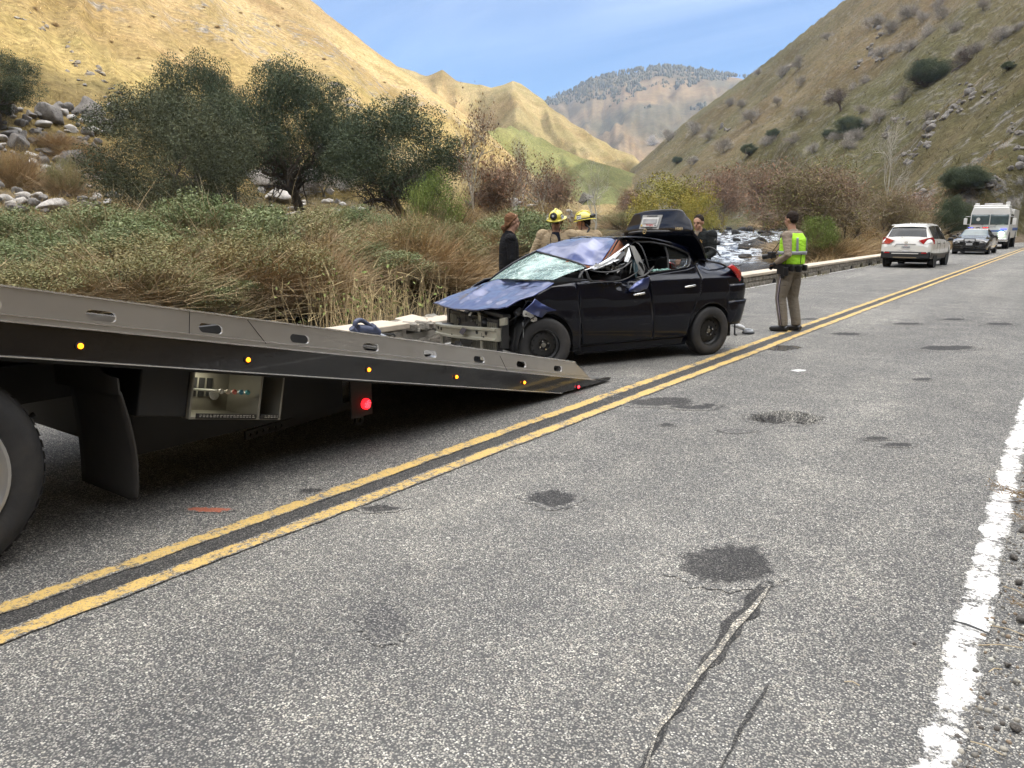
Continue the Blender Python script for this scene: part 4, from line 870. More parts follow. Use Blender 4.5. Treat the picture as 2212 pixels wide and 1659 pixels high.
for px, py, w, pale, lab in [(112, 455, 62, 1, 'pale pointed boulder at the shrubs edge left of the olive oak'), (180, 440, 34, 0, 'grey boulder beside the pale pointed one'), (205, 455, 34, 0, 'smooth grey boulder under the olive oak edge'), (566, 398, 84, 1, 'large pale dome-shaped boulder beside the olive-green oak'),
        (606, 436, 84, 1, 'broad white boulder below the dome-shaped one'), (632, 470, 34, 1, 'small pale boulder in front of the broad white one'), (580, 468, 26, 1, 'small pale boulder at the shrubs under the oak'), (650, 400, 84, 0, 'wide greyish boulder behind the leafless thicket'), (690, 480, 56, 0, 'flat grey boulder at the end of the pale row'),
        (165, 362, 74, 0, 'flat brown slab boulder below the orange scrub'), (95, 305, 40, 0, 'round brown boulder in dry grass above the rock field'), (40, 325, 62, 0, 'long leaning grey boulder at the top of the rock field'), (190, 248, 60, 0, 'dark boulder at the foot of the golden hill'), (110, 262, 66, 0, 'broad brown boulder on the grassy terrace'), (205, 262, 44, 0, 'cracked grey boulder beside the dark one'),
        (20, 300, 44, 0, 'grey boulder on the terrace at the far left'), (245, 275, 36, 0, 'grey boulder by the oak branches on the terrace'), (700, 345, 60, 0, 'brownish boulder half hidden by the dark oak'), (1110, 448, 46, 1, 'pale boulder behind the woman'), (1150, 455, 40, 1, 'pale boulder above the firefighter helmet'), (1040, 440, 50, 1, 'pale boulder between sycamore trunks'), (1180, 440, 58, 0, 'big grey boulder behind the firefighters')]:
    h = hit(px, py)
    if h: rock(rn.choice(RP if pale else RK), h[0], h[1], h[2], w*h[3]/FPX*0.95, lab, None, rn, flat=0.85)
cnt = 0
while cnt < 235:
    u = rn.random()
    if u < 0.62: px, py = rn.uniform(-20, 250), rn.uniform(280, 462); w = rn.uniform(9, 30)
    elif u < 0.76: px, py = rn.uniform(-20, 300), rn.uniform(236, 275); w = rn.uniform(10, 30)
    elif u < 0.90: px, py = rn.uniform(520, 780), rn.uniform(400, 492); w = rn.uniform(8, 26)
    else: px, py = rn.uniform(1000, 1280), rn.uniform(420, 480); w = rn.uniform(10, 30)
    h = hit(px, py); cnt += 1
    if not h: continue
    sz_ = 'small' if w < 14 else 'medium' if w < 21 else 'large'; vz_ = ('top' if py < 330 else 'middle' if py < 395 else 'bottom'); hz_ = ('near the frame edge' if px < 70 else 'in its middle' if px < 160 else 'beside the olive-green oak')
    lab = ('%s grey boulder at the %s of the rock field, %s' % (sz_, vz_, hz_), 'boulders of the rock field') if u < 0.62 else ('%s boulder on the grassy terrace under the golden hill, %s' % (sz_, 'near the left oak' if px < 120 else 'near the oak group'), 'boulders on the terrace') if u < 0.76 else ('%s pale stone below the oaks, %s the broad white boulder' % (sz_, 'left of' if px < 612 else 'right of'), 'stones below the oaks') if u < 0.9 else ('%s pale stone across the river %s' % (sz_, 'among the sycamores' if px < 1120 else 'behind the firefighters'), 'stones across the river')
    rock(rn.choice(RK+RP[:2]) if u < 0.76 else rn.choice(RP+RK[:2]), h[0], h[1], h[2], w*h[3]/FPX, lab[0], lab[1], rn)
for px, py, w in [(150, 105, 26), (175, 135, 34), (190, 160, 40), (205, 185, 34), (165, 150, 22), (255, 215, 26), (235, 200, 20), (60, 40, 26), (90, 60, 22), (715, 270, 30), (690, 262, 16), (800, 300, 24), (840, 320, 20), (620, 255, 16), (900, 255, 14), (780, 190, 8), (840, 230, 8), (640, 285, 14), (560, 180, 10), (940, 300, 14)]:
    for j in range(4):
        h = hit(px+rn.gauss(0, w*.5), py+rn.gauss(0, w*.4))
        if h: rock(rn.choice(RK), h[0], h[1], h[2]-.1, w*rn.uniform(.25, .5)*h[3]/FPX, 'brown rock outcrop on the sunlit golden hill', 'outcrops on the golden hill', rn, 'rock_outcrop', 'rock', 1.0, .42)
for px, py, w in [(470, 60, 10), (500, 90, 8), (330, 40, 9), (390, 110, 8), (600, 60, 8), (700, 130, 9), (760, 150, 8), (560, 130, 7), (300, 130, 8), (440, 20, 7), (860, 250, 9), (120, 60, 14), (75, 25, 12), (240, 95, 9), (650, 200, 8), (720, 215, 9), (800, 260, 10), (910, 240, 8), (280, 60, 7), (520, 30, 7), (830, 180, 7), (610, 20, 7)]:
    h = hit(px, py)
    if h: plant('hill_scrub', 'tanshrub', 85, h[0], h[1], h[2]-.1, w*.5*h[3]/FPX, w*h[3]/FPX, 'small brown scrub bush on the sunlit golden hill', 'shrub', 'scrub dotted over the golden hill', crown_name='foliage', trunk_name='stems')
# rocks in the rapids
k = 0
while k < 120:
    Y = rn.uniform(58, 165); L0, R0 = np.interp(Y, RIV_Y, RIV_L), np.interp(Y, RIV_Y, RIV_R); u = rn.random(); X = L0+(R0-L0)*(0.5+(u-0.5)*1.15 if rn.random() < 0.5 else rn.choice((0.02, 0.98))+rn.gauss(0, 0.1)); k += 1
    rock(rn.choice(RW), X, Y, float(np.interp(Y, WL_Y, WL_Z)), rn.uniform(0.6, 2.0)*(0.8+Y/200), '%s dark rock in the %s rapids' % ('big' if Y > 110 else 'small', 'lower' if Y < 85 else 'middle' if Y < 125 else 'upper'), 'dark rocks in the rapids', rn, 'river_rock', 'rock', 0.75, 0.35)
# rock ribs on the spur
for cx, cy, w in [(1905, 500, 50), (1890, 540, 60), (1850, 600, 55), (1830, 640, 45), (1740, 680, 50), (1700, 720, 60), (1660, 770, 60), (1640, 820, 55), (1590, 880, 45), (1560, 930, 50), (1600, 1110, 60), (1590, 1150, 55), (1620, 1130, 40), (2040, 1040, 60), (2030, 1070, 50), (2170, 760, 50), (2180, 950, 60), (2190, 840, 40), (2010, 570, 45), (1370, 330, 50), (1350, 300, 40), (1380, 190, 40), (500, 720, 40), (1280, 380, 36), (1500, 700, 40), (1450, 760, 40)]:
    for j in range(5):
        h = hit(*crop7(cx+rn.gauss(0, 22), cy+rn.gauss(0, 18)))
        if h: rock(rn.choice(RK), h[0], h[1], h[2]-0.1, w*rn.uniform(.16, .36)*h[3]/FPX, 'jagged grey rock sticking out of the brown slope', 'rock ribs on the right-hand slope', rn, 'rock_outcrop', 'rock', 1.1, 0.42)
# ------------------------------------------------------------------ roadside stone wall
M_CONC = simple('coping_concrete', (0.50, 0.43, 0.34), 0.85, var=0.12, scale=6, bump=0.4, bscale=40, dirt=((0.25, 0.22, 0.18), 0.5))
M_MORT = simple('wall_mortar', (0.30, 0.28, 0.24), 0.95, var=0.2, scale=14, bump=0.6, bscale=50)
M_STONE = rock_mat('wall_stone', (0.20, 0.19, 0.165), (0.42, 0.39, 0.34), (0.46, 0.42, 0.33))
M_BLACK = simple('black_recess', (0.008, 0.008, 0.008), 0.9, var=0.2)  # near-black parts, and flat inserts painting the shade inside holes and arches
WX = -7.06
wall = empty('stone_wall', (WX, 20, 0), 0, 'long low stone parapet with a pale concrete coping between road and river', 'wall')
def wl_part(g, name, mat, **k):
    g.v = [(x-WX, y-20, z) for x, y, z in g.v]; return g.build(name, mat, wall, **k)
g = G(); g.box(WX-0.42, WX-0.05, -12, 7.35, -1.6, 0.28); g.box(WX-0.42, WX-0.05, 7.35, 9.0, -1.6, 0.20); g.box(WX-0.42, WX-0.05, 9.0, 41, -1.6, 0.28); wl_part(g, 'mortar_core', M_MORT)
rn = random.Random(12)
def slab(y0, y1, z=0.28):
    g = G(); g.box(WX-0.50, WX+0.03, y0+0.004, y1-0.004, z, z+0.075); o = wl_part(g, 'coping_slab', M_CONC, bevel=0.012); return o
y = -12.0
while y < 7.3: slab(y, min(y+2.45, 7.35)); y += 2.45
y = 9.0
while y < 41: slab(y, min(y+2.46, 41.0)); y += 2.46
SM = []
for s in range(6):
    bm = bmesh.new(); bmesh.ops.create_cube(bm, size=1.0); bmesh.ops.bevel(bm, geom=bm.edges[:], offset=0.16, segments=1, affect='EDGES'); r_ = random.Random(s)
    for v in bm.verts: v.co *= 1; v.co += Vector((r_.uniform(-.05, .05), r_.uniform(-.06, .06), r_.uniform(-.06, .06)))
    me = bpy.data.meshes.new('wall_stone'); bm.to_mesh(me); bm.free(); me.materials.append(M_STONE); SM.append(me)
holes = [22.6+1.55*k for k in range(12)]
far_v, far_f = [], []
for row, (z0, z1) in enumerate(((-0.03, 0.13), (0.13, 0.28))):
    y = 4.2
    while y < 41:
        w = rn.uniform(0.16, 0.38); yc = y+w/2; y += w
        if 7.3 < yc < 9.0 and row == 1: continue
        if row == 0 and any(abs(yc-h) < 0.2 for h in holes): continue
        zc = (z0+z1)/2+rn.uniform(-.01, .01); hh = (z1-z0)*rn.uniform(0.86, 1.02); dp = 0.11+rn.uniform(0, .03)
        if 5.5 < yc < 9.5 or yc > 15.5 and yc < 37:
            o = link('stone', rn.choice(SM), wall); o.location = (-0.06, yc-20, zc); o.scale = (dp, w*0.96, hh); o.rotation_euler = (rn.uniform(-.12, .12), 0, rn.uniform(-.05, .05))
        else:
            m_ = rn.choice(SM); b = len(far_v); far_v += [(-0.06+v.co.x*dp, yc-20+v.co.y*w*0.96, zc+v.co.z*hh) for v in m_.vertices]; far_f += [[b+i for i in p.vertices] for p in m_.polygons]
g = G(); g.v = far_v; g.f = far_f; g.m = [0]*len(far_f); o = g.build('stones', M_STONE, wall, smooth=False); o['kind'] = 'stuff'
for h in holes:
    g = G(); g.prism([(0.15*math.cos(math.pi*i/10), 0.14*math.sin(math.pi*i/10)) for i in range(11)], (WX-0.045, h, -0.02), (0, 1, 0), (0, 0, 1), (0.012, 0, 0)); wl_part(g, 'drain_hole_shade', M_BLACK, smooth=False)  # black half-discs on the face paint the shade inside the drains
rn = random.Random(31)
for k in range(26):     # rubble where the coping is gone
    yv = rn.uniform(7.35, 9.0); s = rn.uniform(0.10, 0.26)
    o = link('loose_stone', rn.choice(SM)); o.data = rn.choice(SM); o.location = (WX-0.25+rn.uniform(-.22, .2), yv, 0.20+s*0.2+rn.random()*0.05); o.scale = (s, s*1.2, s*0.55); o.rotation_euler = (rn.uniform(-.3, .3), rn.uniform(-.3, .3), rn.random()*6)
    tag(o, 'loose stone on the broken top of the wall in front of the wreck', 'stone', 'loose stones on the broken wall')
for i, (yv, xx, rzv, L) in enumerate([(7.62, -.2, 0.3, 0.5), (8.1, -.1, -0.4, 0.42), (7.8, -.38, 0.1, 0.34)]):
    g = G(); g.box(-L/2, L/2, -0.16, 0.16, -0.03, 0.03); o = g.build('broken_coping', M_CONC, None, bevel=0.012); o.location = (WX+xx, yv, 0.30+i*0.01); o.rotation_euler = (0.1, -0.08, rzv+1.4)
    tag(o, ['long tan slab broken off the wall coping, nearest the truck bed', 'tan slab fragment lying behind the first on the broken wall', 'smallest tan slab fragment at the back edge of the wall'][i], 'slab')
rng = np.random.default_rng(8)
P = np.stack([WX+0.04+rng.random(900)*0.12, np.concatenate([16+rng.random(600)*24, 5+rng.random(300)*11]), np.full(900, -0.03)], 1)
k_ = fbm(P[:, 1]*0.8, P[:, 0]*0, 2, 7) > 0.02; P = P[k_]
a = blades(P, _nd(np.stack([rng.normal(size=len(P))*.5+.2, rng.normal(size=len(P))*.5, np.ones(len(P))], 1)), 0.10+0.14*rng.random(len(P)), 0.008, rng, (0.27, 0.24, 0.12), 0.3); tag(mk('verge_grass', a, M_FOL), 'dry weeds along the foot of the wall', kind='stuff')

# ------------------------------------------------------------------ flatbed tow truck
M_ALU = simple('bed_aluminium', (0.50, 0.49, 0.475), 0.30, 0.8, var=0.10, scale=2.2, bump=0.03, dirt=((0.27, 0.245, 0.22), 0.5))
M_ALUB = simple('bright_trim', (0.72, 0.72, 0.72), 0.25, 0.8, var=0.05)
M_BED = simple('black_gloss_rail', (0.006, 0.006, 0.007), 0.14, 0.0, var=0.2, scale=3, coat=0.6)
M_BLK = simple('black_frame_paint', (0.006, 0.006, 0.006), 0.65, var=0.3, scale=5)
M_RUB = simple('tyre_rubber', (0.022, 0.022, 0.023), 0.75, var=0.35, scale=7, bump=0.25, bscale=60, dirt=((0.075, 0.065, 0.055), 0.6))
M_FLAP = simple('mud_flap_rubber', (0.018, 0.016, 0.014), 0.7, var=0.3, scale=3, dirt=((0.042, 0.034, 0.026), 0.7), bump=0.15)
M_AMB = emis('amber_lamp', (1.0, 0.20, 0.004), 2.6, (0.8, 0.3, 0.02)); M_RED = emis('red_lamp', (1.0, 0.02, 0.03), 3.5, (0.5, 0.02, 0.02)); M_REDD = emis('red_led', (1.0, 0.01, 0.015), 1.2, (0.4, 0.01, 0.01))
M_LED = emis('white_work_lamp', (1.0, 0.95, 0.75), 9, (0.9, 0.9, 0.8)); M_BEIGE = simple('toolbox_paint', (0.17, 0.16, 0.13), 0.55, var=0.12, scale=5, dirt=((0.10, 0.09, 0.07), 0.5))
def PLp(px, py, X0): X, Y, u = ray(px, py); t = X0/X; return Y*t, HC+u*t
BX = -3.85
def zt(Y): return 1.643-0.212*Y
truck = empty('tow_truck', (-5.12, 0.97, 0), 0, 'black flatbed tow truck with its long aluminium-sided bed tilted down to the road', 'tow truck')
TO = Vector((-5.12, 0.97, 0))
def tp(g, name, mat, parent=truck, **k):
    g.v = [(x-TO.x, y-TO.y, z-TO.z) for x, y, z in g.v]; return g.build(name, mat, parent, **k)
def filled(outer, holes_, thick, M4, name, mat, parent, bevel=0.0, cuts=0):
    """flat plate with holes: outlines in plane coordinates, placed by the matrix"""
    bm = bmesh.new(); es = []
    for lp in [outer]+holes_:
        vs = [bm.verts.new((p[0], p[1], 0)) for p in lp]; es += [bm.edges.new((vs[i], vs[(i+1) % len(vs)])) for i in range(len(vs))]
    bmesh.ops.triangle_fill(bm, use_beauty=True, use_dissolve=False, edges=es)
    bmesh.ops.recalc_face_normals(bm, faces=bm.faces)
    bm.transform(M4); me = bpy.data.meshes.new(name); bm.to_mesh(me); bm.free(); me.materials.append(mat); o = link(name, me, parent)
    md = o.modifiers.new('s', 'SOLIDIFY'); md.thickness = thick; md.offset = 0
    if bevel: md = o.modifiers.new('b', 'BEVEL'); md.width = bevel; md.segments = 1; md.angle_limit = R(50)
    return o
slots = []
for px, py in [(-40, 642), (217, 675), (454, 705), (646, 728), (800, 747), (928, 763), (1034, 777), (1125, 788), (1204, 797)]:
    Yc, Zc = PLp(px, py, BX); Zc = zt(Yc)-0.082; L, h = 0.072, 0.026; q = []
    for a in range(10): t = -math.pi/2+math.pi*a/9; q.append((L-h+h*math.cos(t), h*math.sin(t)))
    for a in range(10): t = math.pi/2+math.pi*a/9; q.append((-(L-h)+h*math.cos(t), h*math.sin(t)))
    slots.append([(Yc+u, Zc+v-0.212*u) for u, v in q])
for side, X0 in ((1, BX), (-1, -6.40)):
    zo = 0.0 if side == 1 else -0.10; M4 = Matrix(((0, 0, 1, X0-TO.x), (1, 0, 0, -TO.y), (0, 1, 0, zo), (0, 0, 0, 1)))
    plate = filled([(-3, zt(-3)), (6.29, zt(6.29)), (6.62, zt(6.62)-0.155), (-3, zt(-3)-0.155)], [s_ for s_ in slots], 0.014, M4, 'side_plate', M_ALU, truck)
    g = G(); s = side
    for a, b, w, h, m in ((-3, 6.29, 0.045, 0.008, 0),):
        g.prism([(-3, zt(-3)), (6.30, zt(6.30)), (6.30, zt(6.30)+0.009), (-3, zt(-3)+0.009)], (X0+(0.012 if side == 1 else -0.012), 0, zo), (0, 1, 0), (0, 0, 1), (-0.06*s, 0, 0))
    tp(g, 'top_lip', M_ALUB)
    g = G(); g.prism([(-3, zt(-3)-0.126), (6.5, zt(6.5)-0.126), (6.5, zt(6.5)-0.123), (-3, zt(-3)-0.123)], (X0+0.008*s, 0, 0), (0, 1, 0), (0, 0, 1), (0.005*s, 0, 0)); g.prism([(-3, zt(-3)-0.158), (6.68, zt(6.68)-0.158), (6.68, zt(6.68)-0.152), (-3, zt(-3)-0.152)], (X0+0.006*s, 0, 0), (0, 1, 0), (0, 0, 1), (0.016*s, 0, 0))
    g.prism([(-3, zt(-3)-0.318), (6.05, zt(6.05)-0.318), (6.05, zt(6.05)-0.312), (-3, zt(-3)-0.312)], (X0+0.006*s, 0, 0), (0, 1, 0), (0, 0, 1), (0.018*s, 0, 0)); tp(g, 'trim_line', M_ALUB, smooth=False)
    g = G(); g.prism([(-3, zt(-3)-0.158), (6.62, zt(6.62)-0.158), (7.03, 0.045), (7.0, 0.02), (6.05, 0.045), (6.05, zt(6.05)-0.312), (-3, zt(-3)-0.312)], (X0+0.006*s, 0, 0), (0, 1, 0), (0, 0, 1), (-0.03*s, 0, 0)); tp(g, 'black_side_rail', M_BED, bevel=0.003)
    g = G(); g.prism([(-3, zt(-3)-0.30), (6.0, zt(6.0)-0.30), (6.0, zt(6)-0.33), (-3, zt(-3)-0.345)], (X0-0.01*s, 0, 0), (0, 1, 0), (0, 0, 1), (-0.09*s, 0, 0)); tp(g, 'rail_flange', M_BLK)
    g = G(); g.prism([(6.30, zt(6.3)-0.02), (6.9, zt(6.9)-0.152), (6.3, zt(6.3)-0.152)], (X0-0.05*s, 0, 0), (0, 1, 0), (0, 0, 1), (-0.012*s, 0, 0))
g = G(); g.prism([(-3, zt(-3)-0.15), (6.95, zt(6.95)-0.15), (7.03, 0.03), (6.9, 0.02), (-3, zt(-3)-0.19)], (BX-0.03, 0, 0), (0, 1, 0), (0, 0, 1), (-2.50, 0, 0)); tp(g, 'deck', M_ALU)
for x_ in (-4.55, -5.6):
    g = G(); g.prism([(-3, zt(-3)-0.19), (6.1, zt(6.1)-0.19), (5.9, zt(5.9)-0.34), (-3, zt(-3)-0.36)], (x_, 0, 0), (0, 1, 0), (0, 0, 1), (-0.09, 0, 0)); tp(g, 'bed_beam', M_BLK)
for k in range(14):
    Y0 = -2.6+k*0.62; g = G(); g.prism([(Y0, zt(Y0)-0.19), (Y0+0.06, zt(Y0)-0.203), (Y0+0.06, zt(Y0)-0.29), (Y0, zt(Y0)-0.29)], (BX-0.06, 0, 0), (0, 1, 0), (0, 0, 1), (-2.44, 0, 0)); tp(g, 'cross_member', M_BLK)
for k, Y0 in enumerate((-0.1, 0.81, 1.73, 2.65, 3.59, 4.51, 5.43, 6.35)):
    z0 = zt(Y0)-0.24; g = G(); g.lathe([(0.021, 0), (0.021, 0.008), (0.013, 0.012)], (BX+0.006, Y0, z0), (1, 0, 0), 16); o = tp(g, 'lamp_bezel', M_BLK)
    g = G(); g.lathe([(0.0135, 0.006), (0.0135, 0.014), (0.009, 0.022), (0.002, 0.024)], (BX+0.006, Y0, z0), (1, 0, 0), 16); o2 = tp(g, 'marker_lamp', M_RED if k == 7 else M_AMB); o2['label'] = 'red marker lamp' if k == 7 else 'amber marker lamp'
for (p0, p1) in (((533, 691), (573, 742)), ((408, 672), (407, 720)), ((1078, 768), (1094, 801))):
    a_ = PLp(*p0, BX); b_ = PLp(*p1, BX); g = G(); g.tube([(BX+.008, *a_), (BX+.008, *b_)], .0022, 4); tp(g, 'panel_seam', M_BLK)
# chassis
for x_ in (-4.75, -5.45):
    g = G(); g.box(x_-0.04, x_+0.04, -4, 3.9, 0.62, 0.84); tp(g, 'chassis_rail', M_BLK)
g = G(); g.box(-5.9, -4.3, 3.80, 3.92, 0.50, 0.62); tp(g, 'rear_crossbar', M_BLK)
g = G(); g.tube([(-6.2, 0.97, 0.5), (-4.1, 0.97, 0.5)], 0.075, 12); g.ball((-5.1, 0.97, 0.5), 0.2); tp(g, 'rear_axle', M_BLK)
g = G(); g.box(-5.8, -4.3, -3.0, -0.4, 0.45, 0.8); tp(g, 'fuel_tank', M_BLK)
def truck_wheel(X0, s, R0=0.51):
    c = Vector((X0, 1.05, R0)); g = G()
    g.lathe([(0.335, 0.0), (0.35, -0.012), (0.42, 0.008), (0.455, -0.005), (0.485, -0.03), (R0-0.002, -0.06), (R0, -0.10), (R0, -0.20), (0.485, -0.27), (0.40, -0.29), (0.335, -0.28)], c, (s, 0, 0), 64, cap=False); w = tp(g, 'tyre', M_RUB)
    g = G(); 
    for k in range(54):
        a = 2*math.pi*k/54; d = Vector((0, math.cos(a), math.sin(a))); t_ = Vector((0, -math.sin(a), math.cos(a)))
        for off in (-0.085, -0.215): g.obox(c+d*(R0+0.002)+Vector((s*off, 0, 0)), (0.03, 0, 0), t_*0.020, d*0.002)
    o = g.build('tread_blocks', M_RUB, w, smooth=False); o['kind'] = 'stuff'; o.location = -TO; 
    g = G(); g.lathe([(0.34, 0.004), (0.325, 0.006), (0.31, -0.02), (0.285, -0.04), (0.26, -0.10), (0.20, -0.13), (0.13, -0.135), (0.13, -0.06), (0.06, -0.05)], c, (s, 0, 0), 48, cap=False); o = tp(g, 'rim', M_ALU)
    for k in range(8):
        a = 2*math.pi*k/8; g = G(); q = c+Vector((-s*0.125, 0.165*math.cos(a), 0.165*math.sin(a))); g.lathe([(0.016, 0), (0.016, 0.02), (0.008, 0.024)], q, (s, 0, 0), 8); lg = g.build('lug_nut', M_ALUB, o); lg.location = -TO
    return w
truck_wheel(-3.90, 1); truck_wheel(-4.24, 1); truck_wheel(-6.34, -1); truck_wheel(-6.0, -1)
g = G(); n_ = 12
def flapg(i, j):  # u across, v down
    x = -3.88-0.60*i; b = 0.05*math.sin(j*2.5)*(0.4+0.6*(1-i)); return (x, 1.92+b+0.02*i, 0.77-0.60*j*(1 if i > 0.08 or j < 0.95 else 0.97))
g.grid(flapg, 10, 12); fl = tp(g, 'mud_flap', M_FLAP, solid=0.012)
g = G(); g.prism([(-3.86, 0.76), (-3.86, 0.845), (-4.00, 0.86), (-4.10, 0.93), (-4.25, 0.985), (-4.55, 1.0), (-4.55, 0.74)], (0, 1.90, 0), (1, 0, 0), (0, 0, 1), (0, 0.01, 0)); tp(g, 'flap_bracket', M_FLAP)
# lever box hung from the bed, tilted with it
bu = Vector((0, 1, -0.212)).normalized(); bv = Vector((0, 0.212, 1)).normalized(); bo = Vector((-3.93, 2.32, zt(2.32)-0.60)); inx = Vector((-1, 0, 0))
def bp(a, b, c=0.0): return bo+bu*a+bv*b+inx*c
def bbox(g, a0, a1, b0, b1, c0, c1, m=0): g.obox(bp((a0+a1)/2, (b0+b1)/2, (c0+c1)/2), bu*((a1-a0)/2), bv*((b1-b0)/2), inx*((c1-c0)/2), m)
BW, BH = 0.60, 0.275
box = empty('lever_box', (0, 0, 0)); box.parent = truck
tb = G(); bbox(tb, -0.01, BW, -0.012, 0, 0, 0.34); bbox(tb, -0.01, BW, BH, BH+0.012, 0, 0.34); bbox(tb, -0.012, 0, 0, BH, 0, 0.34); bbox(tb, BW, BW+0.012, -0.012, BH, 0.0, 0.34); bbox(tb, 0, BW, 0, BH, 0.32, 0.335); bbox(tb, 0.44, 0.455, 0, BH, 0.0, 0.32)
tp(tb, 'box_shell', M_BEIGE, box, smooth=False)
g = G(); bbox(g, -0.30, -0.014, -0.005, BH+0.01, 0.02, 0.36); tp(g, 'closed_side_box', M_BLK, box, bevel=0.01)
g = G(); bbox(g, 0.09, 0.24, BH-0.035, BH-0.022, 0.20, 0.25); tp(g, 'lamp_strip', M_LED, box); g = G(); bbox(g, 0.07, 0.26, BH-0.022, BH-0.005, 0.18, 0.27); tp(g, 'lamp_housing', M_BLK, box)
for k in range(6): g = G(); bbox(g, 0.025+k*0.052, 0.06+k*0.052, 0.085, 0.20, 0.312, 0.3195); tp(g, 'lever_slot', M_BLACK, box, smooth=False)
M_KN = [simple('knob_%s' % n_, c, 0.35, 0.2) for n_, c in (('steel', (0.5, 0.5, 0.48)), ('tan', (0.5, 0.42, 0.36)), ('red', (0.45, 0.12, 0.09)), ('blue', (0.08, 0.25, 0.35)), ('teal', (0.08, 0.32, 0.36)))]
for k in range(5):
    g = G(); g.tube([bp(0.10+k*0.05, 0.13, 0.31), bp(0.205+k*0.045, 0.145, 0.06)], 0.006, 6); lv = tp(g, 'lever', M_ALU, box); g = G(); g.ball(bp(0.21+k*0.045, 0.147, 0.05), 0.016, n=10, k=6); g.v = [(x-TO.x, y-TO.y, z) for x, y, z in g.v]; g.build('knob', M_KN[k], lv)
g = G(); g.lathe([(0.034, 0), (0.034, -0.02), (0.026, -0.02), (0.026, -0.012)], bp(0.335, 0.10, 0.30), (1, 0, 0), 20); tp(g, 'pressure_gauge', M_ALUB, box)
g = G(); bbox(g, 0.03, 0.43, -0.008, 0.022, -0.006, 0.0); bbox(g, 0.46, 0.59, -0.008, 0.022, -0.006, 0.0); tp(g, 'label_plate', M_BLK, box, smooth=False)
M_LBL = simple('label_print', (0.30, 0.29, 0.25), 0.6)
g = G(); rn = random.Random(3)
for r_ in range(2):
    for a0 in np.arange(0.05, 0.58, 0.022):
        if 0.42 < a0 < 0.475: continue
        bbox(g, a0, a0+rn.uniform(0.009, 0.018), 0.002+r_*0.009, 0.006+r_*0.009, -0.0075, -0.006)
tp(g, 'label_print', M_LBL, box, smooth=False)
# tail lamp post, arm with holes, tow eye
g = G(); g.box(-4.12, -4.10, 3.66, 3.86, 0.24, 0.60); tp(g, 'lamp_post', M_FLAP)
g = G(); g.lathe([(0.040, 0), (0.040, 0.02), (0.03, 0.03), (0.002, 0.032)], (-4.10, 3.79, 0.33), (1, 0.0, 0), 24); tl = tp(g, 'tail_lamp', M_REDD)
for k in range(13):
    a = 2.4*k; r_ = 0.030*math.sqrt(k/13); g = G(); g.ball((-4.069, 3.79+r_*math.cos(a), 0.33+r_*math.sin(a)), 0.0052, n=6, k=4); g.v = [(x-TO.x, y-TO.y, z) for x, y, z in g.v]; g.build('led', M_RED, tl)
a0 = PLp(530, 950, -4.5); a1 = PLp(720, 893, -4.5); hl = []
uv = Vector((a1[0]-a0[0], a1[1]-a0[1])); Lr = uv.length; uv.normalize()
for k in range(6): hl.append([(0.035+k*0.052+0.013*math.cos(t), 0.03+0.013*math.sin(t)) for t in np.linspace(0, 2*math.pi, 11)[:-1]])
M4 = Matrix(((0, 0, 1, -4.5-TO.x), (uv.x, -uv.y, 0, a0[0]-TO.y), (uv.y, uv.x, 0, a0[1]), (0, 0, 0, 1)))
filled([(0, 0), (Lr+0.3, 0), (Lr+0.3, 0.06), (0, 0.06)], hl, 0.02, M4, 'drilled_arm', M_FLAP, truck)
e_ = PLp(775, 907, -4.3); g = G(); g.lathe([(0.018, -0.01), (0.040, -0.01), (0.040, 0.012), (0.018, 0.012), (0.018, -0.01)], (-4.3, e_[0], e_[1]), (1, 0, 0), 20, cap=False); tp(g, 'tow_eye', M_FLAP)
for k in range(3):
    g = G(); x_ = -4.6-0.25*k; g.tube([(x_, 1.3, 0.80), (x_, 1.35+0.05*k, 0.62), (x_+0.1, 1.55, 0.5), (x_+0.1, 1.75, 0.6)], 0.014, 6); tp(g, 'air_hose', M_BLK)
g = G(); g.box(-5.9, -4.35, 2.2, 3.8, 0.28, 0.60); tp(g, 'wheel_lift', M_BLK)
g = G(); g.box(-6.3, -4.3, 0.55, 1.4, 0.98, 1.02); tp(g, 'wheel_guard', M_BLK)

# ------------------------------------------------------------------ rescue tool on the wall edge
M_TOOL = simple('slate_blue_casing', (0.055, 0.065, 0.11), 0.45, var=0.2, scale=10); M_GREYP = simple('grey_plastic', (0.40, 0.42, 0.45), 0.5)
def at_plane(px, py, X0): Y, Z = PLp(px, py, X0); return Vector((X0, Y, Z))
tool = empty('rescue_tool', tuple(at_plane(800, 745, -6.15)), 0, 'slate-blue battery rescue tool with loop handle resting beyond the truck bed', 'power tool')
def cz(cx, cy, X0=-6.15): return at_plane((1200+cx/3.687)/1.8228, (1150+cy/3.687)/1.8228, X0)-Vector(tool.location)
g = G(); g.tube([cz(760, 540), cz(900, 560), cz(1000, 580)], [0.055, 0.062, 0.055], 12); g.tube([cz(950, 520), cz(1060, 600)], [0.062, 0.05], 12); g.build('motor_body', M_TOOL, tool)
g = G(); g.tube([cz(720, 520), cz(730, 430), cz(790, 395), cz(870, 430), cz(930, 480), cz(960, 500)], [0.030, 0.032, 0.03, 0.024, 0.026, 0.035], 10); g.build('handle', M_TOOL, tool, sub=1)
g = G(); g.tube([cz(680, 520), cz(730, 590)], [0.035, 0.04], 8); g.build('battery', M_TOOL, tool)
g = G(); g.tube([cz(1000, 610), cz(1160, 670)], [0.04, 0.035], 12); g.build('piston_barrel', M_GREYP, tool)
g = G(); g.tube([cz(1060, 640), cz(1110, 612), cz(1290, 610), cz(1310, 640), cz(1290, 700)], 0.010, 8); g.build('loop_grip', M_BLK, tool)
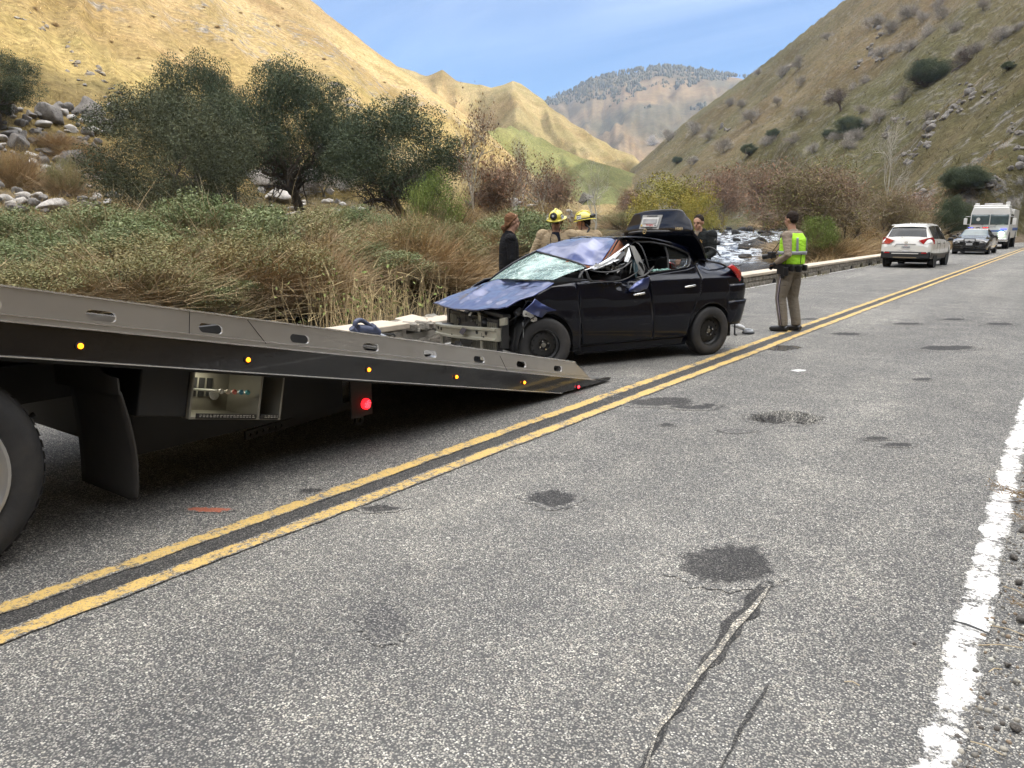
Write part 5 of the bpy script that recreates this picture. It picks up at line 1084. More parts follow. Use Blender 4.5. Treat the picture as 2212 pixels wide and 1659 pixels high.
g = G(); g.ball(cz(1020, 490), 0.016, n=10, k=6); g.build('lamp_button', M_GREYP, tool)
# ------------------------------------------------------------------ wrecked dark blue sedan (local frame: x backwards, y to its right, z up)
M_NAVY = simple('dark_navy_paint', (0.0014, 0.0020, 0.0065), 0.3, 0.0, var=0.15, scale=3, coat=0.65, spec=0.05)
M_HOOD = simple('scuffed_navy_sky_tint', (0.02, 0.035, 0.13), 0.28, 0.6, var=0.3, scale=3, coat=0.9, dirt=((0.05, 0.06, 0.12), 0.3))  # base blue raised to paint in the sky reflection, plus scuffs
M_TRIM = simple('black_plastic_trim', (0.012, 0.012, 0.013), 0.5, var=0.2, scale=6)
M_UNDER = simple('dark_engine_parts', (0.018, 0.017, 0.016), 0.6, var=0.5, scale=9, bump=0.2)
M_BEAM = simple('bumper_beam_steel', (0.36, 0.35, 0.29), 0.45, 0.5, var=0.12, scale=8, dirt=((0.20, 0.17, 0.11), 0.5))
M_BARE = simple('bare_crumpled_metal', (0.36, 0.37, 0.38), 0.3, 0.85, var=0.25, scale=12)
M_CHROME = simple('chrome', (0.78, 0.77, 0.74), 0.12, 1.0, var=0.04)
M_SEAT = simple('dark_seat_cloth', (0.02, 0.02, 0.022), 0.9, var=0.3, scale=12)
M_LINER = simple('orange_brown_liner', (0.22, 0.07, 0.025), 0.8, var=0.25, scale=8)
M_GLASS = glass('dark_side_glass', (0.010, 0.012, 0.014), 0.80, 0.04)
M_GREYHL = simple('grey_headliner', (0.30, 0.30, 0.29), 0.85, var=0.15, scale=9)
M_WHITE = simple('white_painted_bracket', (0.66, 0.65, 0.60), 0.5, var=0.1)
M_STEELW = simple('black_steel_wheel', (0.015, 0.015, 0.015), 0.42, 0.2, var=0.2, scale=9)
def lens(name, col, e=0.0):
    t = NT(name); t.set(Roughness=0.08); n = t.noise(t.obj((1, 1, 6)), 12, 2); t.l.new(t.ramp(n, [(0.3, tuple(c*0.6 for c in col)), (0.7, col)]), t.b.inputs['Base Color']); t.b.inputs['Coat Weight'].default_value = 1.0
    return t.mat
M_TAIL = lens('red_tail_lens', (0.50, 0.015, 0.02)); M_CLEAR = lens('clear_lens', (0.55, 0.56, 0.58))
def cracked():
    t = NT('shattered_windscreen'); v = t.obj(); d = t.node('ShaderNodeTexNoise'); d.inputs['Scale'].default_value = 2.2; t.l.new(v, d.inputs['Vector'])
    vm = t.node('ShaderNodeVectorMath'); vm.operation = 'MULTIPLY_ADD'; t.l.new(d.outputs['Color'], vm.inputs[0]); vm.inputs[1].default_value = (0.35, 0.35, 0.35); t.l.new(v, vm.inputs[2]); q = vm.outputs[0]
    c1 = t.ramp(t.vor(q, 7, 'DISTANCE_TO_EDGE'), [(0.0, 1.0), (0.035, 0.0)]); c2 = t.ramp(t.vor(q, 19, 'DISTANCE_TO_EDGE'), [(0.0, 0.9), (0.09, 0.0)]); c3 = t.ramp(t.vor(q, 55, 'DISTANCE_TO_EDGE'), [(0.0, 0.8), (0.16, 0.0)])
    area = t.ramp(t.noise(v, 2.6, 5, 0.65), [(0.42, 0.15), (0.62, 1.0)])
    f = t.math('MAXIMUM', c1, t.math('MULTIPLY', t.math('MAXIMUM', c2, c3), area))
    base = t.mix(area, (0.10, 0.19, 0.17), (0.36, 0.52, 0.48)); col = t.mix(f, base, (0.72, 0.86, 0.82))
    al = t.math('MAXIMUM', t.math('MULTIPLY', f, 0.95), t.math('MULTIPLY_ADD', area, 0.35)); n = t.n[-1]
    t.set(Base_Color=col, Roughness=0.12, Alpha=t.ramp(t.math('ADD', t.math('MULTIPLY', f, 0.5), t.math('MULTIPLY', area, 0.45)), [(0.0, 0.55), (0.6, 1.0)])); t.bump(t.math('ADD', f, t.noise(v, 5, 5)), 0.5, 0.02); return t.mat
M_CRACK = cracked()
CA = gp(1185, 806); CD = Vector((0.4046885, 0.9144546)); CN = Vector((0.9144546, -0.4046885)); CROT = math.atan2(CD.y, CD.x)
car = empty('wrecked_sedan', (CA[0], CA[1], 0), CROT, 'dark blue sedan with crushed roof, buckled bonnet, missing front bumper and raised trunk lid', 'car')
def L(px, py, s=None, w=None, z=None):
    """picture point -> car frame, with one coordinate known"""
    X, Y, u = ray(px, py); ds = X*CD.x+Y*CD.y; dw = -(X*CN.x+Y*CN.y); s0 = -(CA[0]*CD.x+CA[1]*CD.y); w0 = CA[0]*CN.x+CA[1]*CN.y
    t = (s-s0)/ds if s is not None else (w-w0)/dw if w is not None else (z-HC)/u
    return Vector((s0+ds*t, w0+dw*t, HC+u*t))
def c1(cx, cy, w=None, s=None): return L((1650+cx/1.58)/1.8228, (780+cy/1.58)/1.8228, s, w)
def c3(cx, cy, w=None, s=None): return L((1900+cx/3.687)/1.8228, (780+cy/3.687)/1.8228, s, w)
def c4(cx, cy, w=None, s=None): return L((2450+cx/3.687)/1.8228, (800+cy/3.687)/1.8228, s, w)
def c7(cx, cy, w=None, s=None): return L((1650+cx/3.16)/1.8228, (1100+cy/3.16)/1.8228, s, w)
WC = 1.62    # body width between the outer faces
def sw(s, z):
    w = 0.03+0.10*max(0, (0.55-z)/0.35)**2*0.6
    if z > 0.80: w += (0.006*max(0, z-0.80)/0.16 if z < 0.96 else 0.006+0.056*((z-0.96)/0.06)) if z < 1.02 else 0.062+(z-1.02)*(0.42+1.3*max(0, min(1, (s-2.2)/0.30))*(1 if z < 1.14 else 0.12/(z-1.02)))
    if s < -0.05: w += ((-0.05-s)/0.6)**2*0.16
    if s > 2.5: w += ((s-2.5)/0.6)**2*0.09
    if 0.72 < z < 0.90: w -= 0.012*math.sin((z-0.72)/0.18*math.pi)      # shoulder crease
    return w
AF, AR, RA = 0.0, 2.45, 0.355
def arch(s, c, zc=0.30): d = s-c; return zc+math.sqrt(max(RA*RA-d*d, 0)) if abs(d) < RA else 0.0
def belt(s): return float(np.interp(s, [-.3, .05, .38, 1.4, 2.08, 2.45, 2.58, 2.76, 3.08], [.80, .955, .985, 1.03, 1.09, 1.185, 1.20, 1.15, .93]))
def ruled(g, xl, xr, zb, zt_, nu, nv, dent=None, side=0, m=0, off=0.0):
    def f(u, v):
        x = xl(v)+(xr(v)-xl(v))*u; z = zb(x)+(zt_(x)-zb(x))*v; w = sw(x, z)+off+(dent(x, z) if dent else 0); return (x, w if side == 0 else WC-w, z)
    g.grid(f, nu, nv, m)
def crump(x, z, seed, a): return float(fbm(x*5+seed, z*6, 4, seed))*a
def lerp(a, b, t): return a+(b-a)*t
for side in (0, 1):
    zf = lambda x: max(arch(x, AF), 0.20)
    g = G(); ruled(g, lambda v: -0.26+0.02*math.sin(v*9), lambda v: lerp(0.485, 0.385, v), zf, belt, 26, 12, lambda x, z: crump(x, z, 3, 0.05)*max(0, min(1, (0.15-x)*3)) + (0.07*max(0, (-0.02-x)/0.24)), side); g.build('front_fender', M_NAVY, car, solid=0.012)
    def dd(x, z):
        t = max(0, min(1, (z-0.70)/0.25)); q = max(0, 1-abs(x-1.15)/0.45); return (0.10*t*t*q+crump(x, z, 7, 0.10)*t*q) if side == 0 else 0
    def bd(x): return belt(x)-(0.05*max(0, 1-abs(x-1.1)/0.4) if side == 0 else 0)
    g = G(); ruled(g, lambda v: lerp(0.495, 0.395, v), lambda v: lerp(1.53, 1.425, v), lambda x: 0.265, bd, 34, 34, dd, side); dr = g.build('front_door', M_NAVY, car, solid=0.012)
    hdl = [(1.26, 0.83)]
    g = G(); ruled(g, lambda v: lerp(1.54, 1.435, v), lambda v: 2.085+0.17*sst(0.15, 0.75, v).item(), lambda x: 0.265 if x < 2.08 else max(0.265, 0), belt, 26, 34, None, side); rd = g.build('rear_door', M_NAVY, car, solid=0.012)
    g = G(); 
    def qf(u, v, s_=side):
        xl = 2.10+0.165*sst(0.15, 0.75, v).item(); x = xl+(3.06-xl)*u; zb = max(arch(x, AR), 0.40 if x > AR else 0.265); z = zb+(belt(x)-zb)*v
        if x < AR and z < 0.64: z = max(z, arch(x, AR))
        w = sw(x, z); return (x, w if s_ == 0 else WC-w, z)
    g.grid(qf, 34, 30); g.build('rear_quarter', M_NAVY, car, solid=0.012)
    g = G(); ruled(g, lambda v: 0.42, lambda v: 2.10, lambda x: 0.155, lambda x: 0.258, 20, 4, None, side, off=0.015); g.build('sill', M_NAVY, car, solid=0.02)
    # door handles
    for par, (hs, hz) in ((dr, (1.26, 0.825)), (rd, (2.06, 0.885))):
        w0 = sw(hs, hz); sg = -1 if side == 0 else 1; yy = (lambda w: w if side == 0 else WC-w)
        g = G(); g.tube([(hs-0.085, yy(w0+0.0), hz-0.010), (hs-0.07, yy(w0-0.022), hz-0.006), (hs, yy(w0-0.032), hz), (hs+0.07, yy(w0-0.022), hz+0.008), (hs+0.085, yy(w0), hz+0.010)], [0.013, 0.016, 0.016, 0.017, 0.014], 8); g.build('door_handle', M_CHROME, par, sub=1)
        g = G(); g.ball((hs, yy(w0+0.002), hz-0.018), 0.035, 0.006, 0.03, 12, 6); g.build('handle_cup', M_BLACK, par)
    # greenhouse frame: pillars and rails around the rear side window
    bm = bmesh.new(); es = []
    outer = [(1.415, 1.025), (1.20, 1.40), (1.17, 1.455), (1.35, 1.475), (1.62, 1.465), (1.86, 1.43), (2.08, 1.375), (2.30, 1.315), (2.48, 1.25), (2.62, 1.195), (2.50, 1.175), (2.3, 1.12), (2.0, 1.08), (1.7, 1.05)]
    hole = [(1.475, 1.055), (1.30, 1.385), (1.345, 1.415), (1.60, 1.415), (1.80, 1.385), (2.00, 1.335), (2.135, 1.28), (2.165, 1.235), (2.13, 1.16), (2.06, 1.11), (1.95, 1.09), (1.7, 1.072)]
    for lp in (outer, hole):
        vs = [bm.verts.new((p[0], p[1], 0)) for p in lp]; es += [bm.edges.new((vs[i], vs[(i+1) % len(vs)])) for i in range(len(vs))]
    bmesh.ops.triangle_fill(bm, use_beauty=True, use_dissolve=False, edges=es); bmesh.ops.subdivide_edges(bm, edges=bm.edges[:], cuts=2, use_grid_fill=True)
    for v in bm.verts:
        s_, z_ = v.co.x, v.co.y; w_ = sw(s_, z_)-0.004; v.co = (s_, w_ if side == 0 else WC-w_, z_)
    bmesh.ops.recalc_face_normals(bm, faces=bm.faces); me = bpy.data.meshes.new('window_frame'); bm.to_mesh(me); bm.free(); me.materials.append(M_NAVY); me.polygons.foreach_set('use_smooth', [True]*len(me.polygons)); o = link('window_frame', me, car); md = o.modifiers.new('s', 'SOLIDIFY'); md.thickness = 0.03; md.offset = 1 if side else -1
    g = G(); yy = lambda s_, z_, d=0.0: (s_, (sw(s_, z_)+d) if side == 0 else WC-sw(s_, z_)-d, z_)
    g.tube([yy(1.80, 1.08, .02), yy(1.845, 1.25, .02), yy(1.835, 1.38, .02)], 0.013, 6); g.tube([yy(*p, -.008) for p in hole+hole[:1]], 0.009, 6); g.build('window_trim', M_TRIM, car)
    g = G(); q = [yy(*p, 0.025) for p in [(1.86, 1.09), (1.87, 1.25), (1.855, 1.37), (2.0, 1.33), (2.13, 1.275), (2.155, 1.235), (2.12, 1.165), (2.05, 1.115)]]; g.add(q, [tuple(range(len(q)))]); g.build('quarter_glass', M_GLASS, car)
    if side == 1: g = G(); q = [yy(*p, 0.025) for p in [(1.475, 1.055), (1.30, 1.385), (1.345, 1.415), (1.60, 1.415), (1.80, 1.385), (1.79, 1.08)]]; g.add(q, [tuple(range(len(q)))]); g.build('door_glass', M_GLASS, car)
# broken glass crumbs on the left rear sill
g = G(); rn = random.Random(4)
for k in range(46):
    s_ = rn.uniform(1.5, 1.82); z_ = 1.075+rn.random()*0.012+(s_-1.5)*0.02; w_ = sw(s_, z_)+rn.uniform(-0.005, .03); a = rn.uniform(0.004, 0.013); g.obox((s_, w_, z_), Vector((a, a*0.3, 0)), Vector((0, a, a*0.4)), Vector((0, 0, a*0.6)))
o = g.build('glass_crumbs', simple('green_glass_crumbs', (0.30, 0.48, 0.44), 0.1), car, smooth=False); o['kind'] = 'stuff'
# control-point surfaces
def surf(name, rows, mat, nu=26, nv=18, amp=0.02, seed=1, solid=0.015, freq=3.0, parent=None, edge=0.3):
    A = np.array([[tuple(p) for p in r_] for r_ in rows]); nr, nc = A.shape[:2]
    def cat(P, t):
        n = len(P)-1; x = min(max(t*n, 0), n-1e-6); i = int(x); f = x-i; p0 = P[max(i-1, 0)]; p1 = P[i]; p2 = P[i+1]; p3 = P[min(i+2, n)]
        return 0.5*((2*p1)+(-p0+p2)*f+(2*p0-5*p1+4*p2-p3)*f*f+(-p0+3*p1-3*p2+p3)*f**3)
    def f(u, v):
        row = np.array([cat(A[:, j], v) for j in range(nc)]); p = cat(row, u); e = edge+(1-edge)*min(1, 5*min(u, 1-u, v, 1-v))
        k = ridged(p[0]*freq+seed, p[1]*freq*0.8+seed, 3, seed)-0.6; k2 = fbm(p[0]*freq*2.1, p[1]*freq*2+seed, 3, seed+9)
        p = p+np.array([0.15, 0.1, 1.0])*(float(k)*amp*2+float(k2)*amp*0.7)*e; return tuple(p)
    g = G(); g.grid(f, nu, nv); return g.build(name, mat, parent or car, solid=solid, auto=28)
V_ = lambda s, w, z: Vector((s, w, z))
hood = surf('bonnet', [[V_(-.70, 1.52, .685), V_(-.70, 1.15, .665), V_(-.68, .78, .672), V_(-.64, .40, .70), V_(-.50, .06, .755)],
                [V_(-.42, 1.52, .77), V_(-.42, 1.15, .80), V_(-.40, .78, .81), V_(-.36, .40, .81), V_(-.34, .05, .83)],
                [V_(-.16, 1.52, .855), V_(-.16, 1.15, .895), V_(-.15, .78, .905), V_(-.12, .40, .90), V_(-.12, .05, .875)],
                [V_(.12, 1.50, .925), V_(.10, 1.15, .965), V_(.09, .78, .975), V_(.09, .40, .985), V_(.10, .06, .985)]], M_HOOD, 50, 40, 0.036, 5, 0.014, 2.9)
surf('windscreen', [[V_(.08, 1.52, .925), V_(.02, 1.15, .975), V_(.02, .70, .995), V_(.06, .35, 1.01), V_(.12, .10, 1.02)],
                    [V_(.38, 1.47, 1.12), V_(.36, 1.12, 1.13), V_(.38, .72, 1.11), V_(.36, .38, 1.085), V_(.32, .12, 1.08)],
                    [V_(.70, 1.40, 1.275), V_(.72, 1.08, 1.235), V_(.76, .72, 1.185), V_(.72, .40, 1.145), V_(.55, .13, 1.135)]], M_CRACK, 34, 20, 0.010, 8, 0.006, 3)
g = G(); pr = [V_(.70, 1.42, 1.285), V_(.72, 1.08, 1.245), V_(.76, .72, 1.195), V_(.74, .40, 1.155), V_(.60, .16, 1.13)]; g.tube(pr, 0.016, 6); g.build('windscreen_seal', M_TRIM, car, sub=1)
g = G(); g.tube([V_(.08, 1.54, .93), V_(.38, 1.49, 1.13), V_(.70, 1.42, 1.285), V_(.95, 1.385, 1.37)], [.022, .022, .024, .026], 8); g.build('right_pillar', M_NAVY, car, sub=1)
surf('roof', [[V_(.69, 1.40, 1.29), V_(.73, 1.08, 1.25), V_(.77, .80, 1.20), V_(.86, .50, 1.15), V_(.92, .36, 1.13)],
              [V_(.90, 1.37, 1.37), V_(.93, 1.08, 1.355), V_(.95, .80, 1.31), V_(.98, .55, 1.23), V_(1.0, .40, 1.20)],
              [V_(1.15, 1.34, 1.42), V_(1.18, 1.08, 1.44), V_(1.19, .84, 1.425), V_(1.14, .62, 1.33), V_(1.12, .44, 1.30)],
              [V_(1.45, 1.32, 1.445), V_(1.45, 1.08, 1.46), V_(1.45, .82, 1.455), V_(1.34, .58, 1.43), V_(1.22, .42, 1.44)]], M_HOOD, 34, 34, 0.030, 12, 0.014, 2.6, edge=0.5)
surf('rear_roof', [[V_(1.45, 1.34, 1.445), V_(1.45, 1.08, 1.46), V_(1.45, .82, 1.457), V_(1.30, .50, 1.47), V_(1.12, .24, 1.47)],
                   [V_(1.65, 1.35, 1.43), V_(1.65, 1.08, 1.46), V_(1.65, .82, 1.465), V_(1.6, .50, 1.47), V_(1.55, .235, 1.462)],
                   [V_(2.00, 1.37, 1.365), V_(2.0, 1.08, 1.395), V_(2.0, .82, 1.40), V_(2.0, .50, 1.395), V_(2.0, .24, 1.375)]], M_NAVY, 20, 16, 0.004, 3, 0.014, 2)
surf('rear_glass', [[V_(2.0, 1.34, 1.36), V_(2.02, .82, 1.395), V_(2.0, .27, 1.365)], [V_(2.55, 1.38, 1.15), V_(2.62, .82, 1.17), V_(2.55, .24, 1.15)]], M_GLASS, 12, 8, 0, 1, 0.006)
g = G(); g.add([V_(.93, .38, 1.10), V_(1.10, .26, 1.18), V_(1.25, .26, 1.44), V_(1.22, .42, 1.44), V_(1.12, .44, 1.29), V_(1.0, .40, 1.19)], [(0, 1, 5), (1, 4, 5), (1, 2, 3, 4)]); g.build('torn_headliner', M_LINER, car, solid=0.01)
g = G(); g.add([V_(.70, .74, 1.18), V_(.82, .52, 1.12), V_(.90, .34, 1.10), V_(.93, .34, 1.125), V_(.86, .52, 1.145), V_(.78, .76, 1.195)], [(0, 1, 4, 5), (1, 2, 3, 4)]); g.build('torn_headliner', M_LINER, car, solid=0.008)
# left-hand mangled pillar and door-frame strips, placed from the picture at their own depth
def strips(name, pts, r, mat, flat=0.35, n=8, sub=None):
    r = [q*.72 for q in r] if isinstance(r, list) else r; g = G(); g.tube(pts, r, 5 if name in ('roof_rail', 'door_seal', 'bent_pillar') else n, flat=flat); return g.build(name, mat, car, sub=0 if name in ('roof_rail', 'bent_pillar') else 1)
strips('bent_pillar', [c1(1030, 448, .10), c1(1100, 425, .12), c1(1190, 370, .16), c1(1275, 308, .2), c1(1300, 290, .22)], [.012, .016, .018, .022, .03], M_BARE, 0.6)
strips('roof_rail', [c1(1110, 415, .2), c1(1165, 380, .3), c1(1200, 330, .35), c1(1240, 260, .32), c1(1290, 243, .26), c1(1340, 262, .24)], [.012, .014, .016, .02, .02, .018], M_NAVY, 0.7)
def plate(name, pts, mat, solid=0.01, split=None): g = G(); g.add(pts, [tuple(range(len(pts)))] if not split else split); return g.build(name, mat, car, solid=solid, smooth=False)
plate('crumpled_inner_panel', [c1(1278, 310, .16), c1(1305, 305, .18), c1(1318, 360, .12), c1(1300, 400, .08), c1(1275, 395, .13)], M_BARE)
plate('crumpled_inner_panel', [c1(1310, 292, .20), c1(1340, 300, .18), c1(1375, 360, .11), c1(1405, 440, .05), c1(1395, 490, .06), c1(1362, 470, .12), c1(1350, 400, .14)], M_GREYHL)
plate('crumpled_inner_panel', [c1(1325, 330, .22), c1(1345, 350, .18), c1(1362, 440, .10), c1(1350, 500, .10), c1(1330, 420, .2)], simple('teal_airbag_cloth', (0.06, 0.11, 0.13), 0.7), 0.01)
plate('crumpled_inner_panel', [c1(1060, 430, .16), c1(1150, 405, .22), c1(1225, 345, .25), c1(1262, 335, .2), c1(1250, 385, .18), c1(1170, 430, .16), c1(1090, 448, .12)], M_BARE)
strips('door_seal', [c1(1050, 445, .05), c1(1130, 465, .04), c1(1220, 460, .03), c1(1290, 420, .05), c1(1330, 380, .08)], [.016, .03, .04, .03, .02], M_TRIM, 0.5)
strips('door_seal', [c1(1060, 515, .02), c1(1180, 525, .03), c1(1270, 515, .05), c1(1330, 480, .07), c1(1385, 440, .08)], [.02, .02, .02, .014, .012], M_TRIM, 0.8)
strips('door_seal', [c1(1340, 495, .02), c1(1400, 490, -.01), c1(1440, 450, -.02), c1(1465, 420, -.03)], [.02, .04, .035, .022], M_TRIM, 0.5)
strips('door_seal', [c1(1345, 275, .22), c1(1385, 290, .18), c1(1420, 400, .07), c1(1440, 475, .04)], [.02, .024, .024, .02], M_TRIM, 0.7)
plate('dashboard', [V_(.12, .12, .96), V_(.12, 1.5, .93), V_(.62, 1.5, .98), V_(.62, .12, .98)], M_TRIM, 0.05)
strips('mirror_base', [c1(990, 510, .03), c1(1015, 450, .06), c1(1045, 445, .06), c1(1050, 515, .02), c1(1090, 520, .0)], [.03, .035, .03, .03, .02], M_TRIM, 0.5)
# folded door skin
bm_pts = [[c1(1330, 540, -.005), c1(1380, 505, -.01), c1(1435, 488, -.01)], [c1(1305, 575, .0), c1(1370, 545, -.045), c1(1430, 530, -.01)], [c1(1345, 580, .005), c1(1385, 572, -.02), c1(1418, 560, .0)]]
rn = random.Random(91)
for k in range(26):      # torn sheet pieces hanging in the crushed window
    cx_, cy_ = rn.uniform(1070, 1420), 0; cy_ = rn.uniform(330 if cx_ > 1230 else 415, 505); w_ = rn.uniform(.04, .26); L_ = rn.uniform(22, 62); a_ = rn.uniform(-.9, 1.4) if cx_ < 1280 else rn.uniform(.9, 1.9)
    p0 = c1(cx_-L_/2*math.cos(a_), cy_-L_/2*math.sin(a_), w_); p1 = c1(cx_+L_/2*math.cos(a_), cy_+L_/2*math.sin(a_), w_+rn.uniform(-.06, .06)); q = Vector((rn.uniform(-.02, .02), rn.uniform(-.03, .03), rn.uniform(.008, .03)))
    plate('torn_sheet', [p0, p1, p1+q*.6, (p0+p1)/2+q*1.6, p0+q], rn.choice([M_TRIM, M_TRIM, M_BARE, M_NAVY, M_GREYHL]), .004)
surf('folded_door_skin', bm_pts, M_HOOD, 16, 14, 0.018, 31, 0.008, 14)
# inner wheel wells and floor
g = G(); g.box(-0.30, 0.36, 0.26, 1.36, 0.22, 0.62); g.box(0.36, 2.9, 0.14, 1.48, 0.20, 0.34); g.box(2.1, 2.9, 0.28, 1.34, 0.34, 0.86); g.box(2.85, 2.95, 0.2, 1.4, 0.3, 0.8); g.build('underbody', M_BLACK, car, smooth=False)
g = G(); g.box(0.40, 0.50, 0.14, 1.48, 0.3, 0.93); g.build('bulkhead', M_UNDER, car)
for cx_, par in ((AF, 0), (AR, 1)):
    for sd in (0, 1):
        g = G(); y0, y1 = (0.06, 0.30) if sd == 0 else (WC-0.30, WC-0.06)
        rg = [[(cx_+(RA+0.01)*math.cos(t), yy_, 0.30+(RA+0.01)*math.sin(t)) for t in np.linspace(-0.1, math.pi+0.1, 16)] for yy_ in (y0, y1)]; g.rings(rg, cap=False, closed=False); g.build('wheel_arch_liner', M_BLACK, car, solid=0.01)
# seats
for w0 in (0.22, 0.86):
    for s0, h in ((1.0, 1.13), (1.85, 1.12)):
        g = G(); g.rings([[(s0+dx+k*0.10, w0+dy, z_) for dx, dy in ((-.06, .02), (.06, .02), (.06, .5), (-.06, .5))] for k, z_ in ((0, .4), (.4, .7), (1.2, 1.02))]); g.box(s0-.5, s0, w0, w0+.5, .36, .5); st = g.build('seat', M_SEAT, car, bevel=0.03)
        g = G(); g.ball((s0+.15, w0+.26, h), .05, .13, .10, 12, 8); g.build('headrest', M_SEAT, st)
g = G(); g.tube([(0.62+0.03*math.cos(t), 0.45+0.18*math.sin(t)*1.0, 0.95+0.17*math.cos(t)) for t in np.linspace(0, 2*math.pi, 20)], 0.014, 6); g.build('steering_wheel', M_TRIM, car)
# rear bumper, tail lamps, boot opening
for name, z0, z1, mat, e0 in (('rear_bumper', 0.36, 0.67, M_NAVY, 0.05), ('tailgate_panel', 0.67, 0.88, M_NAVY, 0.0)):
    g = G()
    def bf(u, v):
        t = u*math.pi; z = z0+(z1-z0)*v; k = abs(math.cos(t))**0.28*(1 if math.cos(t) > 0 else -1); w = WC/2-(WC/2-sw(2.75, z))*k; s_ = 2.74+(0.42+e0-0.10*(1-v)*(z0 < .5))*math.sin(t)**0.55; return (s_, w+0.006*k*0, z)
    g.grid(bf, 40, 6); g.build(name, mat, car, solid=0.015)
for sd in (0, 1):
    g = G(); yy2 = lambda w: w if sd == 0 else WC-w
    rows = [[(2.70, .055, 1.10), (2.78, .075, 1.125), (2.88, .15, 1.115), (2.98, .24, 1.08)], [(2.80, .05, 1.04), (2.90, .07, 1.045), (3.0, .13, 1.03), (3.06, .24, 1.0)], [(2.93, .08, .93), (2.99, .10, .93), (3.05, .15, .93), (3.09, .24, .93)], [(2.99, .11, .86), (3.02, .13, .86), (3.07, .17, .86), (3.10, .24, .86)]]
    surf('tail_lamp', [[(a, yy2(b), c) for a, b, c in r_] for r_ in rows], M_TAIL, 10, 12, 0, 1, 0.02)
g = G(); g.box(2.55, 2.98, 0.24, 1.38, 0.84, 0.875); g.build('boot_sill', M_TRIM, car)
strips('boot_seal', [(2.45, .2, 1.17), (2.7, .18, 1.15), (2.95, .24, 1.06), (3.05, .45, .92), (3.08, .81, .90), (3.05, 1.17, .92), (2.95, 1.38, 1.06)], .014, M_TRIM, 1)
strips('lid_hinge', [c4(1175, 655, s=2.5), c4(1250, 632, s=2.55), c4(1350, 665, s=2.6), c4(1400, 730, s=2.6), c4(1430, 780, s=2.6)], [.012, .014, .018, .016, .014], M_TRIM, 1)
strips('boot_latch', [c4(1640, 900, s=2.95), c4(1700, 920, s=2.98), c4(1725, 885, s=3.0)], [.012, .015, .01], M_TRIM, 1)
# trunk lid, raised
lid = empty('trunk_lid', (0, 0, 0)); lid.parent = car
surf('lid_skin', [[V_(2.18, 1.36, 1.60), V_(2.19, 1.30, 1.745), V_(2.20, 1.10, 1.775), V_(2.21, .8, 1.79), V_(2.21, .42, 1.795), V_(2.20, .30, 1.73), V_(2.18, .20, 1.67)],
                  [V_(2.14, 1.41, 1.55), V_(2.15, 1.33, 1.60), V_(2.15, 1.10, 1.63), V_(2.15, .8, 1.64), V_(2.15, .45, 1.645), V_(2.15, .26, 1.62), V_(2.15, .12, 1.58)],
                  [V_(2.13, 1.41, 1.48), V_(2.12, 1.33, 1.50), V_(2.12, 1.10, 1.51), V_(2.12, .8, 1.515), V_(2.12, .45, 1.52), V_(2.13, .26, 1.52), V_(2.14, .10, 1.53)],
                  [V_(2.24, 1.40, 1.36), V_(2.24, 1.33, 1.37), V_(2.24, 1.10, 1.38), V_(2.24, .8, 1.385), V_(2.24, .45, 1.385), V_(2.24, .26, 1.385), V_(2.26, .08, 1.39)],
                  [V_(2.40, 1.36, 1.20), V_(2.40, 1.3, 1.20), V_(2.4, 1.10, 1.21), V_(2.4, .8, 1.21), V_(2.4, .45, 1.21), V_(2.4, .26, 1.20), V_(2.42, .14, 1.20)]], M_NAVY, 36, 30, 0.0, 3, 0.03, 2, parent=lid)
M_LIP = simple('lid_lip_grey', (0.05, 0.05, 0.052), 0.5)
g = G(); g.tube([V_(2.18, 1.385, 1.60), V_(2.19, 1.31, 1.75), V_(2.20, 1.10, 1.785), V_(2.21, .8, 1.80), V_(2.21, .42, 1.803), V_(2.20, .36, 1.77)], .018, 8); g.build('lid_lip', M_LIP, lid, sub=1)
def lidp(w, z, off=0.0):   # point on the leaning number-plate face, by width and height
    t = (z-1.515)/0.28; s_ = 2.12+(0.06 if t < .45 else 0)*0+np.interp(z, [1.385, 1.515, 1.64, 1.79], [2.24, 2.12, 2.15, 2.21]); return V_(float(s_)-2.12-0.022-off, w, z)
def quadp(name, w0, w1, z0, z1, mat, off, par=lid, smooth=False, th=0.008):
    g = G(); a = [lidp(w0, z0, off), lidp(w1, z0, off), lidp(w1, z1, off), lidp(w0, z1, off)]; n_ = (a[1]-a[0]).cross(a[3]-a[0]).normalized()*th; g.add(a+[p+n_ for p in a], [(0, 1, 2, 3), (7, 6, 5, 4), (0, 4, 5, 1), (1, 5, 6, 2), (2, 6, 7, 3), (3, 7, 4, 0)]); return g.build(name, mat, par, smooth=smooth)
g = G(); g.tube([lidp(1.34, 1.505, .0), lidp(1.1, 1.53, .0), lidp(.8, 1.535, .0), lidp(.42, 1.538, .0)], [.022, .026, .026, .024], 8, flat=0.8); gar = g.build('lid_garnish', M_LIP, lid, sub=1)
pf = quadp('plate_frame', 0.70, 1.09, 1.565, 1.745, M_GREYHL, .008); M_PLATE = simple('white_plate', (0.62, 0.62, 0.60), 0.4, var=0.10, scale=14); 
quadp('number_plate', 0.735, 1.055, 1.595, 1.715, M_PLATE, .018, pf); quadp('blurred_number', 0.76, 1.03, 1.635, 1.695, simple('grey_smear', (0.30, 0.30, 0.30), 0.6, var=0.5, scale=7), .024, pf, th=0.003)
quadp('plate_sticker', 1.02, 1.05, 1.60, 1.625, simple('yellow_sticker', (0.6, 0.42, 0.08), 0.5), .024, pf, th=0.003)
